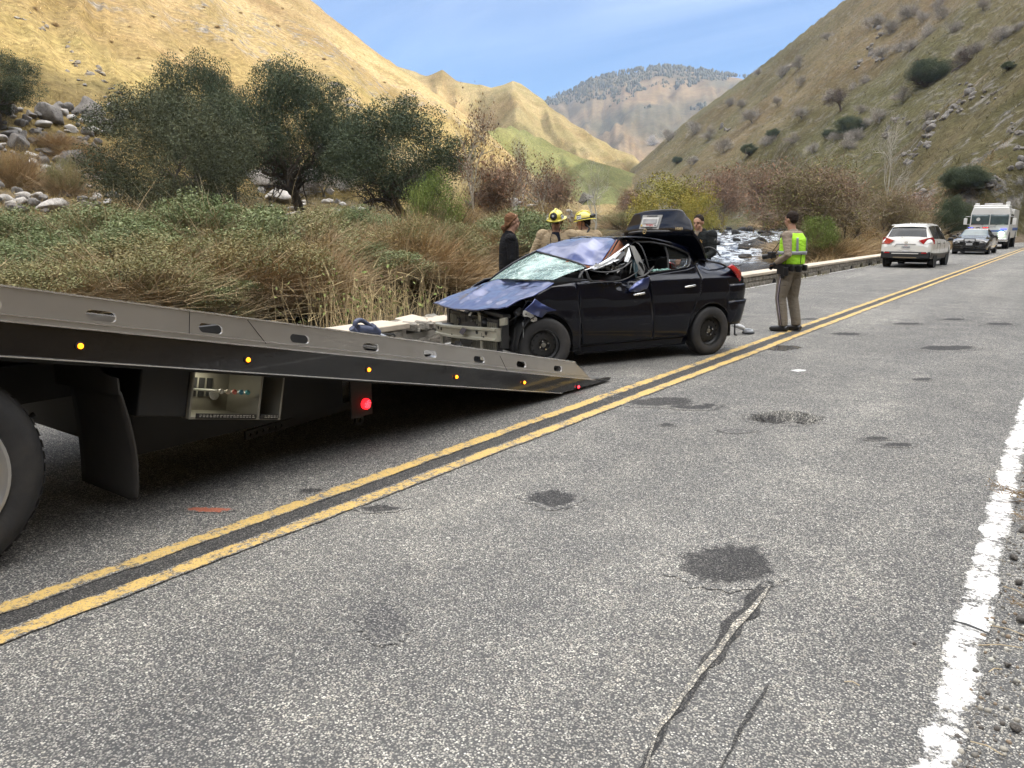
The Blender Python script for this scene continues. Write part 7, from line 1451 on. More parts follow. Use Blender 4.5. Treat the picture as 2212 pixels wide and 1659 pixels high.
g = G(); g.box(-1.10, -.85, 3.6, 3.9, 3.1, 3.32); g.build('roof_lamp', M_FEW, fe, bevel=.02); g = G(); g.box(.8, 1.05, 3.6, 3.9, 3.1, 3.24); g.build('roof_lamp', M_FEW, fe, bevel=.02); g = G(); g.tube([(-.6, 3.4, 3.15), (.5, 3.4, 3.15), (.5, 3.4, 3.22), (-.6, 3.4, 3.22), (-.6, 3.4, 3.15)], .02, 6); g.build('roof_rail', M_ALLOY, fe)
vtext('door_lettering', 'Kern County', .16, (0, 4.225, 1.58), (-1, 0, 0), (0, 0, 1), M_TXN, fe)
g = G(); g.lathe([(.13, 0), (.13, .005)], (.72, 4.222, 2.1), (0, 1, 0), 8); g.build('windscreen_notice', M_PLATE, fe)
# ------------------------------------------------------------------ people (local frame: y is the way they face, x their right)
M_SKIN = simple('skin', (0.50, 0.29, 0.20), 0.55, var=0.08, scale=20); M_SKIN2 = simple('tan_skin', (0.38, 0.21, 0.14), 0.55, var=0.08, scale=20)
def cloth(name, col, var=0.18, rough=0.9):
    t = NT(name); v = t.obj(); n = t.noise(v, 6, 5, 0.6); c = t.mix(n, tuple(x*(1-var) for x in col), tuple(x*(1+var) for x in col)); t.set(Base_Color=c, Roughness=rough); t.b.inputs['Specular IOR Level'].default_value = 0.2
    t.bump(t.math('ADD', t.noise(t.obj((1, 1, 2.2)), 11, 4, 0.6, 0.8), t.math('MULTIPLY', t.noise(v, 160, 2), 0.1)), 0.9, 0.035); return t.mat
M_TANU = cloth('tan_uniform', (0.27, 0.22, 0.17)); M_TROU = cloth('khaki_trousers', (0.19, 0.165, 0.13)); M_LIME = cloth('lime_safety_vest', (0.44, 0.85, 0.05), 0.10, 0.7); M_REFL = simple('grey_reflective_tape', (0.30, 0.31, 0.34), 0.4, 0.2)
M_JBLK = cloth('black_jacket', (0.010, 0.010, 0.012), 0.3); M_TURN = cloth('tan_turnout_coat', (0.36, 0.28, 0.18)); M_DKS = cloth('dark_green_jacket', (0.014, 0.016, 0.016), 0.3); M_JEAN = cloth('dark_trousers', (0.03, 0.03, 0.04), 0.3)
M_LEA = simple('black_leather', (0.012, 0.012, 0.013), 0.35, var=0.2); M_GLOV = simple('black_glove', (0.010, 0.010, 0.012), 0.6); M_HYEL = simple('yellow_helmet', (0.72, 0.62, 0.09), 0.3, 0, var=0.12, scale=14, coat=0.4, dirt=((0.35, 0.28, 0.10), 0.5))
M_HDK = cloth('dark_hair', (0.025, 0.018, 0.014), 0.4); M_HRED = cloth('auburn_hair', (0.15, 0.075, 0.038), 0.3); M_NAV = cloth('navy_shirt', (0.012, 0.014, 0.025)); M_GOLD = simple('gold_badge', (0.75, 0.48, 0.14), 0.3, 0.8)
def el(z, cx, cy, rx, ry, n=20): return [(cx+rx*math.cos(2*math.pi*i/n), cy+ry*math.sin(2*math.pi*i/n), z) for i in range(n)]
def skin(g, name, mat, par, vox=0.012, sm=4, **k):
    o = g.build(name, mat, par, **k); md = o.modifiers.new('r', 'REMESH'); md.mode = 'VOXEL'; md.voxel_size = vox; md.use_smooth_shade = True
    md = o.modifiers.new('s', 'SMOOTH'); md.iterations = sm; md.factor = 0.5; return o
def hand(g, w, e, r=0.9, curl=0.7, side=1):
    """palm with four fingers and a thumb at the wrist w, coming from the elbow e"""
    w = Vector(w); d = (w-Vector(e)).normalized(); up = Vector((0, 0, 1)); a = d.cross(up).normalized()*side; b = a.cross(d)*side
    g.rings([[w+d*t+a*(x*hw)+b*(y*0.014) for x, y in ((-1, -1), (1, -1), (1, 1), (-1, 1))] for t, hw in ((-.01, .024), (.04, .040), (.088, .040))])
    for k in range(4):
        o = w+d*0.085+a*(-.032+k*.0215); L = (.066, .076, .072, .056)[k]; q = curl; p1 = o+(d*math.cos(q*.5)-b*math.sin(q*.5))*L*.45; p2 = p1+(d*math.cos(q*1.3)-b*math.sin(q*1.3))*L*.33; p3 = p2+(d*math.cos(q*2)-b*math.sin(q*2))*L*.25; g.tube([o-d*.02, p1, p2, p3], [.0095, .009, .0085, .007], 8)
    o = w+d*.025-a*.030; g.tube([o, o-a*.028+d*.022, o-a*.034+d*.05-b*.01], [.012, .011, .009], 8)
def person(name, label, loc, rz, J, H=1.78, skinm=None, build=1.0, wear=(), head_turn=0.0, head_tilt=0.0):
    e = empty(name, loc, rz, label, 'person'); k = H/1.78; e.scale = (k, k, k); S = {}
    base = dict(hipL=(-.10, 0, .93), kneeL=(-.11, .03, .50), ankL=(-.11, -.03, .09), hipR=(.10, 0, .93), kneeR=(.11, .03, .50), ankR=(.12, -.03, .09), shL=(-.20, -.01, 1.44), elL=(-.27, -.04, 1.16), wrL=(-.25, .10, .93), shR=(.20, -.01, 1.44), elR=(.27, -.04, 1.16), wrR=(.25, .10, .93), neck=(0, 0, 1.50), head=(0, .03, 1.665))
    base.update(J); Jv = {a: Vector(b) for a, b in base.items()}; b_ = build
    g = G(); g.rings([el(.86, 0, 0, .15*b_, .11*b_), el(.96, 0, 0, .165*b_, .12*b_), el(1.08, 0, .005, .145*b_, .115*b_), el(1.22, 0, .005, .155*b_, .115*b_), el(1.36, 0, -.005, .175*b_, .115*b_), el(1.44, 0, -.01, .155*b_, .095*b_), el(1.49, 0, -.01, .07, .06)])
    for s in 'LR':
        h, kn, an, sh, elb, wr = [Jv[a+s] for a in ('hip', 'knee', 'ank', 'sh', 'el', 'wr')]
        g.tube([h, h.lerp(kn, .5), kn, kn.lerp(an, .35), an, an-Vector((0, 0, .05))], [.088*b_, .075*b_, .056, .058, .040, .042], 14); g.tube([an+Vector((0, -.05, -.045)), an+Vector((0, .08, -.055)), an+Vector((0, .18, -.06))], [.038, .040, .03], 10)
        g.tube([Vector((0, -.01, 1.43)), sh], [.06, .055], 10); g.tube([sh, sh.lerp(elb, .5), elb, elb.lerp(wr, .4), wr], [.058*b_, .050*b_, .040, .038, .026], 12); hand(g, wr, elb, side=1 if s == 'L' else -1)
    hd = Jv['head']; rot = Matrix.Rotation(head_turn, 3, 'Z') @ Matrix.Rotation(head_tilt, 3, 'X'); hp = lambda x, y, z: hd+rot @ Vector((x, y, z))
    g.tube([Jv['neck']-Vector((0, 0, .05)), hd-Vector((0, .01, .07))], [.062, .058], 12)
    g.ball(hp(0, -.012, .03), .077, .095, .092, 18, 12, rot=rot); g.ball(hp(0, .022, -.045), .056, .066, .062, 16, 10, rot=rot); g.ball(hp(0, .03, -.085), .034, .036, .030, 12, 8, rot=rot)
    g.tube([hp(0, .080, .025), hp(0, .098, -.012), hp(0, .090, -.025)], [.009, .014, .011], 8); g.ball(hp(0, .068, .035), .050, .020, .012, 12, 6, rot=rot); g.ball(hp(0, .078, -.052), .022, .012, .010, 10, 6, rot=rot)
    for s in (-1, 1): g.ball(hp(s*.076, -.008, -.002), .012, .020, .031, 8, 6, rot=rot); g.ball(hp(s*.038, .060, -.03), .022, .02, .02, 8, 6, rot=rot)
    body = skin(g, 'body', skinm or M_SKIN, e, 0.0085, 3)
    for s in (-1, 1):
        g = G(); g.ball(hp(s*.030, .079, .012), .012, .006, .0065, 8, 6, rot=rot); g.build('eye', simple('eye_dark', (.03, .02, .015), .3) if 'eye_dark' not in bpy.data.materials else bpy.data.materials['eye_dark'], e)
        g = G(); g.tube([hp(s*.016, .088, .032), hp(s*.032, .087, .037), hp(s*.047, .078, .031)], [.003, .0045, .003], 6); g.build('eyebrow', M_HDK, e)
    g = G(); g.tube([hp(-.020, .086, -.054), hp(0, .090, -.0535), hp(.020, .086, -.054)], [.002, .0042, .002], 6); g.build('mouth', simple('lips', (.30, .12, .09), .6) if 'lips' not in bpy.data.materials else bpy.data.materials['lips'], e)
    return e, Jv, hp, rot
def torso(g, b, z0=.92, grow=.02, z1=1.49, dy=0.0, belly=0.0):
    for_ = [(.86, .150, .115, 0), (.96, .168, .125, belly*.6), (1.08, .160, .125, belly), (1.22, .165, .125, belly*.6), (1.36, .180, .122, 0), (1.43, .165, .105, 0), (1.475, .105, .08, 0), (1.51, .078, .07, 0)]
    zs = [f[0] for f in for_]; rr = []
    for z in np.linspace(z0, z1, 12):
        rx = np.interp(z, zs, [f[1] for f in for_])*b+grow; ry = np.interp(z, zs, [f[2] for f in for_])*b+grow; cy = float(np.interp(z, zs, [f[3] for f in for_])); rr.append(el(z, 0, cy-.005+dy, rx, ry+abs(cy)*.5))
    g.rings(rr)
def sleeve(g, Jv, s, r=.072, upto=1.0, cuff=.042):
    sh, elb, wr = Jv['sh'+s], Jv['el'+s], Jv['wr'+s]; g.tube([Vector((0, -.01, 1.42)), sh], [r, r*1.05], 12); g.ball(sh, r*1.16, n=14, k=10); pts = [sh, sh.lerp(elb, .5), elb, elb.lerp(wr, .5), elb.lerp(wr, upto)]; g.tube(pts, [r, r*.92, r*.80, r*.72, cuff], 14)
def trousers(g, Jv, b=1.0, baggy=1.0):
    g.rings([el(.86, 0, 0, .155*b, .125*b), el(.97, 0, 0, .175*b, .135*b), el(1.0, 0, 0, .17*b, .13*b)])
    for s in 'LR':
        h, kn, an = Jv['hip'+s], Jv['knee'+s], Jv['ank'+s]; g.tube([h+Vector((0, 0, .02)), h.lerp(kn, .5), kn, kn.lerp(an, .4), kn.lerp(an, .8), an+Vector((0, .01, .0))], [.108*b*baggy, .098*b*baggy, .083*baggy, .080*baggy, .074*baggy, .072*baggy], 16)
def shoes(Jv, par, mat=None):
    for s in 'LR':
        an = Jv['ank'+s]; g = G(); g.tube([an+Vector((0, -.07, -.045)), an+Vector((0, 0, -.035)), an+Vector((0, .10, -.050)), an+Vector((0, .20, -.060)), an+Vector((0, .23, -.068))], [.042, .050, .046, .042, .022], 12); g.tube([an+Vector((0, -.01, -.04)), an+Vector((0, -.01, .05))], [.048, .046], 12); skin(g, 'shoe', mat or M_LEA, par, .009, 2)
def hair_cap(hp, rot, par, mat, low=0.0, grow=.008, back=.0):
    g = G(); g.ball(hp(0, -.022, .045), .079+grow, .088+grow, .086+grow, 18, 12, rot=rot); g.ball(hp(0, -.05, .0+low), .072+grow, .055+grow+back, .06+grow, 16, 10, rot=rot); o = skin(g, 'hair', mat, par, .0085, 2); return o
# --- highway officer in the lime vest
ox, oy = gp(1698, 716)
off, Jv, hp, rot = person('person', 'officer in lime safety vest and khaki trousers standing on the centre line with a camera', (ox, oy, 0.01), R(76), dict(shL=(-.20, -.02, 1.43), elL=(-.30, -.12, 1.16), wrL=(-.22, .12, 1.03), shR=(.19, .02, 1.43), elR=(.27, .08, 1.19), wrR=(.10, .26, 1.15),
    kneeL=(-.12, .06, .50), ankL=(-.12, -.02, .09), kneeR=(.12, .0, .50), ankR=(.12, -.10, .09), head=(0, .05, 1.665)), 1.80, M_SKIN2, 1.12, head_turn=R(-4), head_tilt=R(-3))
g = G(); torso(g, 1.12, .96, .014, 1.50, belly=.03); sleeve(g, Jv, 'L', .070, .93, .045); sleeve(g, Jv, 'R', .070, .93, .045); g.tube([(0, -.0, 1.47), (0, .0, 1.535)], [.075, .066], 14); skin(g, 'uniform_shirt', M_TANU, off, .011, 3)
g = G(); trousers(g, Jv, 1.10, 1.0); skin(g, 'trousers', M_TROU, off, .012, 3); shoes(Jv, off)
vb = G(); rr = []
for z in np.linspace(1.02, 1.475, 14):
    zz = (z-1.02)/.455; rx = .205+.022*math.sin(zz*2.2); rx = rx if z < 1.40 else rx*(1-(z-1.40)*2.6); ry = .185-.02*zz if z < 1.38 else (.175-.9*(z-1.38)*.8); rr.append(el(z, 0, -.008, rx, ry, 28))
vb.rings(rr); vest = skin(vb, 'safety_vest', M_LIME, off, .010, 4)
def ringband(z, rx, ry, h, mat, name, par, a0=0, a1=6.2832, cy=-.008, t=.006):
    g = G(); n = 30; pts = []
    g.grid(lambda u, v: (rx*math.cos(a0+(a1-a0)*u), cy+ry*math.sin(a0+(a1-a0)*u), z-h/2+h*v), n, 2); return g.build(name, mat, par, solid=t)
ringband(1.185, .232, .198, .05, M_REFL, 'reflective_band', vest)
for a in (math.pi+.30, math.pi+.95, math.pi+2.1, math.pi+2.7):
    for dx in (0,):
        g = G(); g.grid(lambda u, v: ((.232-.012*v)*math.cos(a+(u-.5)*.17), -.008+(.198-.02*v)*math.sin(a+(u-.5)*.17), 1.21+.20*v), 3, 8); g.build('reflective_stripe', M_REFL, vest, solid=.005)
g = G(); g.tube([(-.08, -.204, 1.17), (-.085, -.204, 1.03)], .005, 6); g.tube([(-.222, -.05, 1.15), (-.215, -.04, 1.02)], .004, 6); g.build('vest_piping', M_LEA, vest)
ringband(.985, .205, .175, .052, M_LEA, 'duty_belt', off, cy=0, t=.012)
for x, y, w_, h, dz, nm in ((-.225, .04, .05, .15, -.04, 'holster'), (-.222, -.06, .045, .13, -.07, 'radio_pouch'), (-.18, -.13, .045, .10, -.02, 'belt_pouch'), (-.08, -.185, .05, .10, -.03, 'belt_pouch'), (.06, -.19, .05, .09, -.02, 'belt_pouch'), (-.205, .12, .045, .09, 0, 'belt_pouch'), (-.225, -.01, .035, .19, -.08, 'holster')):
    g = G(); g.box(x-w_*.6, x+w_*.5, y-w_*.8, y+w_*.8, .985+dz-h/2, .985+dz+h/2); g.build(nm, M_LEA, off, bevel=.012)
g = G(); g.box(-.262, -.235, .06, .12, 1.04, 1.07); g.build('yellow_tag', simple('yellow_plastic', (.6, .45, .03), .5), off, bevel=.006)
kl, hl_, al = Jv['kneeL'], Jv['hipL'], Jv['ankL']
for dy, mt, r_ in ((0, simple('navy_stripe', (.025, .022, .06), .7), .016), (0.0, simple('gold_stripe', (.42, .36, .36), .7), .005)):
    off_ = .0 if r_ > .01 else .006; pts = [hl_+Vector((-.108-off_, .01, .02)), hl_.lerp(kl, .5)+Vector((-.106-off_, .01, 0)), kl+Vector((-.086-off_, .0, 0)), kl.lerp(al, .5)+Vector((-.080-off_, .0, 0)), al+Vector((-.076-off_, .0, .02))]
    g = G(); rows = [[p+Vector((0, -r_, 0)), p+Vector((0, r_, 0))] for p in pts]; g.rings(rows, cap=False, closed=False); g.build('trouser_stripe', mt, off, solid=.006)
g = G(); g.ball((-.262, -.05, 1.335), .006, .042, .052, 14, 10); pt_ = g.build('shoulder_patch', simple('blue_gold_patch', (.10, .09, .20), .7, var=.5, scale=40), off); g = G(); g.ball((-.267, -.05, 1.335), .004, .028, .036, 12, 8); g.build('patch_centre', simple('patch_gold', (.55, .42, .22), .7, var=.4, scale=60), pt_)
for k in range(3): g = G(); g.tube([(-.278, -.105, 1.232+k*.016), (-.288, -.085, 1.245+k*.016), (-.278, -.062, 1.232+k*.016)], .004, 6); g.build('chevron', simple('chevron_blue', (.06, .07, .22), .7) if 'chevron_blue' not in bpy.data.materials else bpy.data.materials['chevron_blue'], off)
hair_cap(hp, rot, off, M_HDK, .01, .006)
g = G(); g.tube([Jv['wrL']-(Jv['wrL']-Jv['elL']).normalized()*.02, Jv['wrL']+(Jv['wrL']-Jv['elL']).normalized()*.02], [.036, .034], 10); hand(g, Jv['wrL'], Jv['elL'], curl=.9, side=1); skin(g, 'glove', M_GLOV, off, .007, 1); g = G(); hand(g, Jv['wrR'], Jv['elR'], curl=.9, side=-1); g.tube([Jv['wrR']-Vector((0, .02, 0)), Jv['wrR']], [.034, .034], 10); skin(g, 'glove', M_GLOV, off, .007, 1)
cb = empty('photo_camera', tuple(off.matrix_basis @ Vector((0.0, .33, 1.14))), R(76), 'black camera with long lens held at the officer\'s chest', 'camera')
g = G(); g.box(-.07, .07, -.04, .04, -.05, .05); g.build('camera_body', M_TRIM, cb, bevel=.01); g = G(); g.lathe([(.035, .03), (.04, .06), (.042, .15), (.036, .15), (.034, .13)], (0, 0, -.01), (0, 1, -.15), 18); g.build('lens', M_TRIM, cb); g = G(); g.tube([(-.06, -.03, .04), (-.07, -.16, .20), (-.05, -.22, .34)], .006, 6); g.tube([(.06, -.03, .04), (.07, -.16, .20), (.05, -.22, .34)], .006, 6); g.build('neck_strap', M_TRIM, cb)
# --- bystanders behind the wreck
def stand(px, D): x, y = at(px, D); return (x, y, 0.0)
def face(px, ang):
    """heading so that the person looks along the given picture direction: 0 right, 90 away, 180 left, 270 to the camera"""
    X, Y, u = ray(px, HZ); b = math.atan2(Y, X); return (b-math.pi/2)+R(ang)-math.pi/2
wm, Jv, hp, rot = person('person', 'red-haired woman in black jacket in profile beside the wrecked bonnet', stand(1100, 10.7), face(1100, 8), dict(head=(0, .045, 1.665), elL=(-.25, .0, 1.16), elR=(.25, .0, 1.16)), 1.77, M_SKIN, .92, head_turn=R(6))
g = G(); torso(g, .94, .84, .022, 1.50); sleeve(g, Jv, 'L', .070, .96, .05); sleeve(g, Jv, 'R', .070, .96, .05); g.tube([(0, -.01, 1.46), (0, -.005, 1.55)], [.085, .072], 14); skin(g, 'jacket', M_JBLK, wm, .012, 3)
g = G(); trousers(g, Jv, .92, .85); skin(g, 'trousers', M_JEAN, wm, .013, 3); shoes(Jv, wm)
g = G(); g.ball(hp(0, -.026, .042), .082, .090, .090, 18, 12, rot=rot); g.ball(hp(0, -.065, -.02), .060, .050, .07, 16, 10, rot=rot); g.ball(hp(0, -.12, -.075), .042, .045, .040, 12, 8, rot=rot); g.ball(hp(0, -.11, -.115), .03, .03, .045, 12, 8, rot=rot)
for s in (-1, 1): g.tube([hp(s*.03, .07, .10), hp(s*.07, .03, .06), hp(s*.082, -.03, .01), hp(s*.06, -.09, -.06)], [.009, .012, .014, .014], 10)
skin(g, 'hair', M_HRED, wm, .0085, 2)
def helmet(hp, rot, par, front=1, tag_=None, goggles=False):
    e = empty('helmet', (0, 0, 0)); e.parent = par; g = G(); R_ = lambda x, y, z: hp(x, y, z)
    rows = []
    for t in np.linspace(0, 1, 9):
        a = t*math.pi/2; rr = math.cos(a); rows.append([R_(.108*rr*math.cos(q)*(1), -.012+.128*rr*math.sin(q), .055+.115*math.sin(a)) for q in np.linspace(0, 2*math.pi, 31)[:-1]])
    rows[-1] = [R_(.002*math.cos(q), -.012+.002*math.sin(q), .170) for q in np.linspace(0, 2*math.pi, 31)[:-1]]
    rows = [[R_(.105*math.cos(q), -.012+.125*math.sin(q), .048) for q in np.linspace(0, 2*math.pi, 31)[:-1]], [R_(.142*math.cos(q), -.016+.165*math.sin(q)+(-.02 if math.sin(q) < 0 else 0), .040-.012*abs(math.sin(q))**2*(1 if math.sin(q) < 0 else .3)) for q in np.linspace(0, 2*math.pi, 31)[:-1]], [R_(.140*math.cos(q), -.016+.163*math.sin(q)+(-.02 if math.sin(q) < 0 else 0), .048-.012*abs(math.sin(q))**2*(1 if math.sin(q) < 0 else .3)) for q in np.linspace(0, 2*math.pi, 31)[:-1]]]+rows
    g.rings(rows, cap=False); sh = g.build('helmet_shell', M_HYEL, e, auto=50)
    g = G(); g.tube([R_(0, .115, .085), R_(0, .075, .155), R_(0, -.01, .180), R_(0, -.10, .150), R_(0, -.135, .085)], [.010, .014, .015, .014, .010], 8); g.build('helmet_ridge', M_HYEL, e)
    for s in (-1, 1):
        g = G(); g.tube([R_(s*.098, -.01, .05), R_(s*.078, .02, -.06), R_(s*.045, .045, -.115)], .006, 6); g.build('chin_strap', M_TRIM, e)
    return e, R_
f1, Jv, hp, rot = person('person', 'firefighter in tan coat and sunglasses facing the camera behind the crushed roof', stand(1203, 11.3), face(1203, 262), dict(head=(0, .075, 1.645), neck=(0, .03, 1.49), elL=(-.33, .02, 1.18), elR=(.33, .02, 1.18), wrL=(-.27, .22, 1.02), wrR=(.27, .22, 1.02)), 1.80, M_SKIN, 1.15, head_turn=R(-8), head_tilt=R(-16))
g = G(); torso(g, 1.18, .80, .035, 1.50); sleeve(g, Jv, 'L', .092, .97, .065); sleeve(g, Jv, 'R', .092, .97, .065); skin(g, 'turnout_coat', M_TURN, f1, .013, 3)
g = G(); g.rings([[(s*x, y, z) for s in (1,) for x, y in ((-.12, -.09), (-.07, -.12), (.07, -.12), (.12, -.09), (.13, .02), (.085, .10), (.10, .04), (.09, -.05), (.05, -.085), (-.05, -.085), (-.09, -.05), (-.10, .04), (-.085, .10), (-.13, .02))] for z in (1.44, 1.535)]); g.build('raised_collar', M_TURN, f1, bevel=.008)
g = G(); g.add([(-.05, .176, 1.18), (.05, .176, 1.18), (.075, .150, 1.40), (.05, .10, 1.50), (-.05, .10, 1.50), (-.075, .150, 1.40)], [(0, 1, 2, 3, 4, 5)]); g.build('navy_shirt', M_NAV, f1, solid=.03); g = G(); g.box(.055, .095, .165, .20, 1.15, 1.26); g.build('lime_tag', M_LIME, f1, bevel=.005)
g = G(); g.tube([(.10, .17, 1.34), (.04, .20, 1.18), (-.02, .20, 1.05)], .012, 6); g.tube([(-.10, .17, 1.40), (-.13, .19, 1.25), (-.09, .2, 1.12)], .008, 6); g.build('radio_strap', M_TRIM, f1)
g = G(); trousers(g, Jv, 1.1, 1.15); skin(g, 'trousers', M_TURN, f1, .014, 3); shoes(Jv, f1)
he, R_ = helmet(hp, rot, f1); g = G(); g.lathe([(.052, 0), (.052, .018), (.040, .024), (.018, .026), (.016, .034), (.001, .035)], hp(.0, .105, .105), rot @ Vector((0, 1, .35)), 24); fp = g.build('front_medallion', M_TRIM, he); g = G(); g.lathe([(.017, .034), (.012, .037)], hp(.0, .105, .105), rot @ Vector((0, 1, .35)), 16); g.build('medallion_centre', M_GREYP, fp)
def hplate(s, txt, y0, he, z0=.085):
    g = G(); c = hp(s*.112, y0, z0); n_ = rot @ Vector((s, .12 if y0 > 0 else -.1, .35)); n_.normalize(); xd = (rot @ Vector((0, -1 if s < 0 else 1, 0))); xd = (xd-n_*xd.dot(n_)).normalized(); yd = n_.cross(xd); yd = yd if yd.z > 0 else -yd; xd = yd.cross(n_)
    g.obox(c, xd*.034, yd*.024, n_*.006); pl2 = g.build('helmet_plate', M_PLATE, he); text('plate_text', txt, .040, c+n_*.0075, xd, yd, M_TXN, pl2, .001); g = G(); g.obox(c+yd*.036, xd*.034, yd*.006, n_*.005); g.build('plate_band', M_TRIM, he)
hplate(-1, 'T42', .055, he); hplate(1, 'T42', .055, he)
g = G(); g.tube([hp(-.078, .02, .018), hp(-.055, .078, .016), hp(0, .095, .016), hp(.055, .078, .016), hp(.078, .02, .018)], [.006, .012, .010, .012, .006], 8, flat=1.5); g.build('sunglasses', M_BLACKP, f1)
f2, Jv, hp, rot = person('person', 'firefighter turned away in helmet with goggles, right of the one facing the camera', stand(1267, 11.6), face(1267, 140), dict(head=(0, .06, 1.635), neck=(0, .02, 1.49), elL=(-.31, .0, 1.18), elR=(.31, .0, 1.18)), 1.79, M_SKIN, 1.12, head_turn=R(28), head_tilt=R(-10))
g = G(); torso(g, 1.14, .80, .035, 1.50); sleeve(g, Jv, 'L', .090, .97, .065); sleeve(g, Jv, 'R', .090, .97, .065); g.tube([(0, -.01, 1.46), (0, -.01, 1.545)], [.11, .095], 16); skin(g, 'turnout_coat', M_TURN, f2, .013, 3); g = G(); trousers(g, Jv, 1.1, 1.15); skin(g, 'trousers', M_TURN, f2, .014, 3); shoes(Jv, f2)
he, R_ = helmet(hp, rot, f2); hplate(-1, 'E42', .03, he); hplate(1, 'E42', .03, he); hair_cap(hp, rot, f2, M_HDK, .0, .004)
g = G(); g.tube([R_(.118*math.cos(q), -.012+.138*math.sin(q), .062) for q in np.linspace(0, 2*math.pi, 25)], .0095, 6); g.build('goggle_strap', M_TRIM, he); g = G(); g.tube([R_(-.06, -.135, .075), R_(0, -.165, .085), R_(.06, -.135, .085)], [.022, .032, .024], 10); g.build('goggles', M_TRIM, he)
g = G(); g.tube([hp(-.085, -.05, -.02), hp(-.10, -.10, -.09), (-.12, -.06, 1.42)], .016, 8); g.build('neck_flap', M_TRIM, f2)
sh, Jv, hp, rot = person('person', 'sheriff deputy in dark jacket with gold star looking down into the open trunk', stand(1514, 13.1), face(1514, 238), dict(head=(0, .075, 1.635), neck=(0, .03, 1.49), elL=(-.28, .06, 1.17), elR=(.28, .06, 1.17), wrL=(-.20, .27, 1.06), wrR=(.20, .27, 1.06)), 1.80, M_SKIN, 1.02, head_turn=R(8), head_tilt=R(-14))
g = G(); torso(g, 1.05, .84, .028, 1.50); sleeve(g, Jv, 'L', .080, .96, .055); sleeve(g, Jv, 'R', .080, .96, .055); g.tube([(0, -.01, 1.46), (0, 0, 1.545)], [.09, .078], 16); skin(g, 'jacket', M_DKS, sh, .012, 3); g = G(); g.add([(-.025, .135, 1.42), (.025, .135, 1.42), (.045, .09, 1.525), (-.045, .09, 1.525)], [(0, 1, 2, 3)]); g.build('tan_collar', M_TANU, sh, solid=.02)
g = G(); trousers(g, Jv, 1.0, 1.0); skin(g, 'trousers', M_TROU, sh, .013, 3); shoes(Jv, sh); hair_cap(hp, rot, sh, M_HDK, .015, .004)
def star(c, R1, n=7): return [(R1*(1 if k % 2 == 0 else .45)*math.sin(math.pi*k/n), R1*(1 if k % 2 == 0 else .45)*math.cos(math.pi*k/n)) for k in range(2*n)]
g = G(); g.prism(star(0, .042), (-.10, .150, 1.335), (1, 0, .0), (0, -.2, 1), (0, .012, 0)); bd_ = g.build('star_badge', M_GOLD, sh, smooth=False); g = G(); g.ball((-.10, .163, 1.335), .012, .006, .012, 10, 6); g.build('badge_centre', M_BLUE, bd_)
for s in (-1, 1):
    g = G(); g.ball((s*.288, .02, 1.35), .010, .036, .046, 14, 10); g.build('shoulder_patch', simple('grey_patch_%d' % s, (.12, .12, .11), .8, var=.6, scale=50), sh)
# ------------------------------------------------------------------ small things on the road
dx, dy = gp(1606, 722); deb = empty('airbag_debris', (dx, dy, 0), CROT, 'crumpled white and black torn plastic lying behind the rear bumper', 'debris')
g = G(); g.tube([(-.22, .05, .17), (-.10, .03, .13), (.03, .0, .08)], [.05, .055, .05], 10, flat=.8); g.build('white_cover', simple('scuffed_white_plastic', (.55, .56, .58), .45, var=.25, scale=18), deb, sub=1)
g = G(); g.tube([(.0, -.02, .05), (.14, -.05, .03), (.20, .0, .05), (.14, .07, .06), (.03, .06, .06), (.0, -.02, .05)], .018, 8); g.build('ring_trim', M_GREYP, deb, sub=1); g = G(); g.tube([(-.05, -.04, .035), (.08, -.07, .02), (.16, -.05, .02)], [.035, .04, .02], 8, flat=.5); g.build('black_casing', M_TRIM, deb)
g = G(); g.tube([(-.26, -.06, .22), (-.26, -.07, .02), (-.22, -.07, .012)], .012, 6); g.tube([(.0, .10, .10), (.02, .12, .24), (-.02, .12, .30)], .012, 6); g.build('bent_wire', M_TRIM, deb)
for k, (px, py, L_, a, mt) in enumerate([(1580, 752, .16, .3, M_WHITE), (1570, 754, .10, .5, M_GREYP)]):
    x, y = gp(px, py); g = G(); g.tube([(-L_/2, 0, .008), (L_/2, 0, .008)], .007, 5); o = g.build('plastic_shard', mt, None); o.location = (x, y, rz1(x, y)); o.rotation_euler = (0, 0, a); tag(o, ['longer pale plastic sliver beside the rear wheel', 'shorter grey plastic sliver beside the rear wheel'][k], 'debris')
# black plastic strip on the edge line
x, y = gp(2098, 1362); g = G(); g.tube([(-.065, .02, .010), (-.02, .005, .014), (.03, -.012, .012), (.07, -.03, .009)], [.004, .007, .006, .003], 6, flat=.6); o = g.build('plastic_strip', M_TRIM, None); o.location = (x, y, rz1(x, y)+.006); o.rotation_euler = (0, 0, .1); tag(o, 'thin black plastic strip lying across the white edge line', 'debris')
for k, (px, py, L_, a) in enumerate([(2160, 1400, .16, .5), (2150, 1452, .06, .9), (2190, 1280, .10, -.5), (2130, 1620, .09, -.2), (1840, 1480, .05, .1), (2175, 1365, .12, -.1)]):
    x, y = gp(px, py); g = G(); g.tube([(-L_/2, 0, .004), (0, .006, .010), (L_/2, 0, .005)], .0022, 5); o = g.build('dry_stalk', simple('straw_%d' % k, (.42, .34, .22), .8), None); o.location = (x, y, (rz1(x, y) if x < .6 else T(x, y))+.003); o.rotation_euler = (0, 0, a); tag(o, 'dry straw stalk lying at the road edge', 'stalk', 'dry stalks at the road edge')
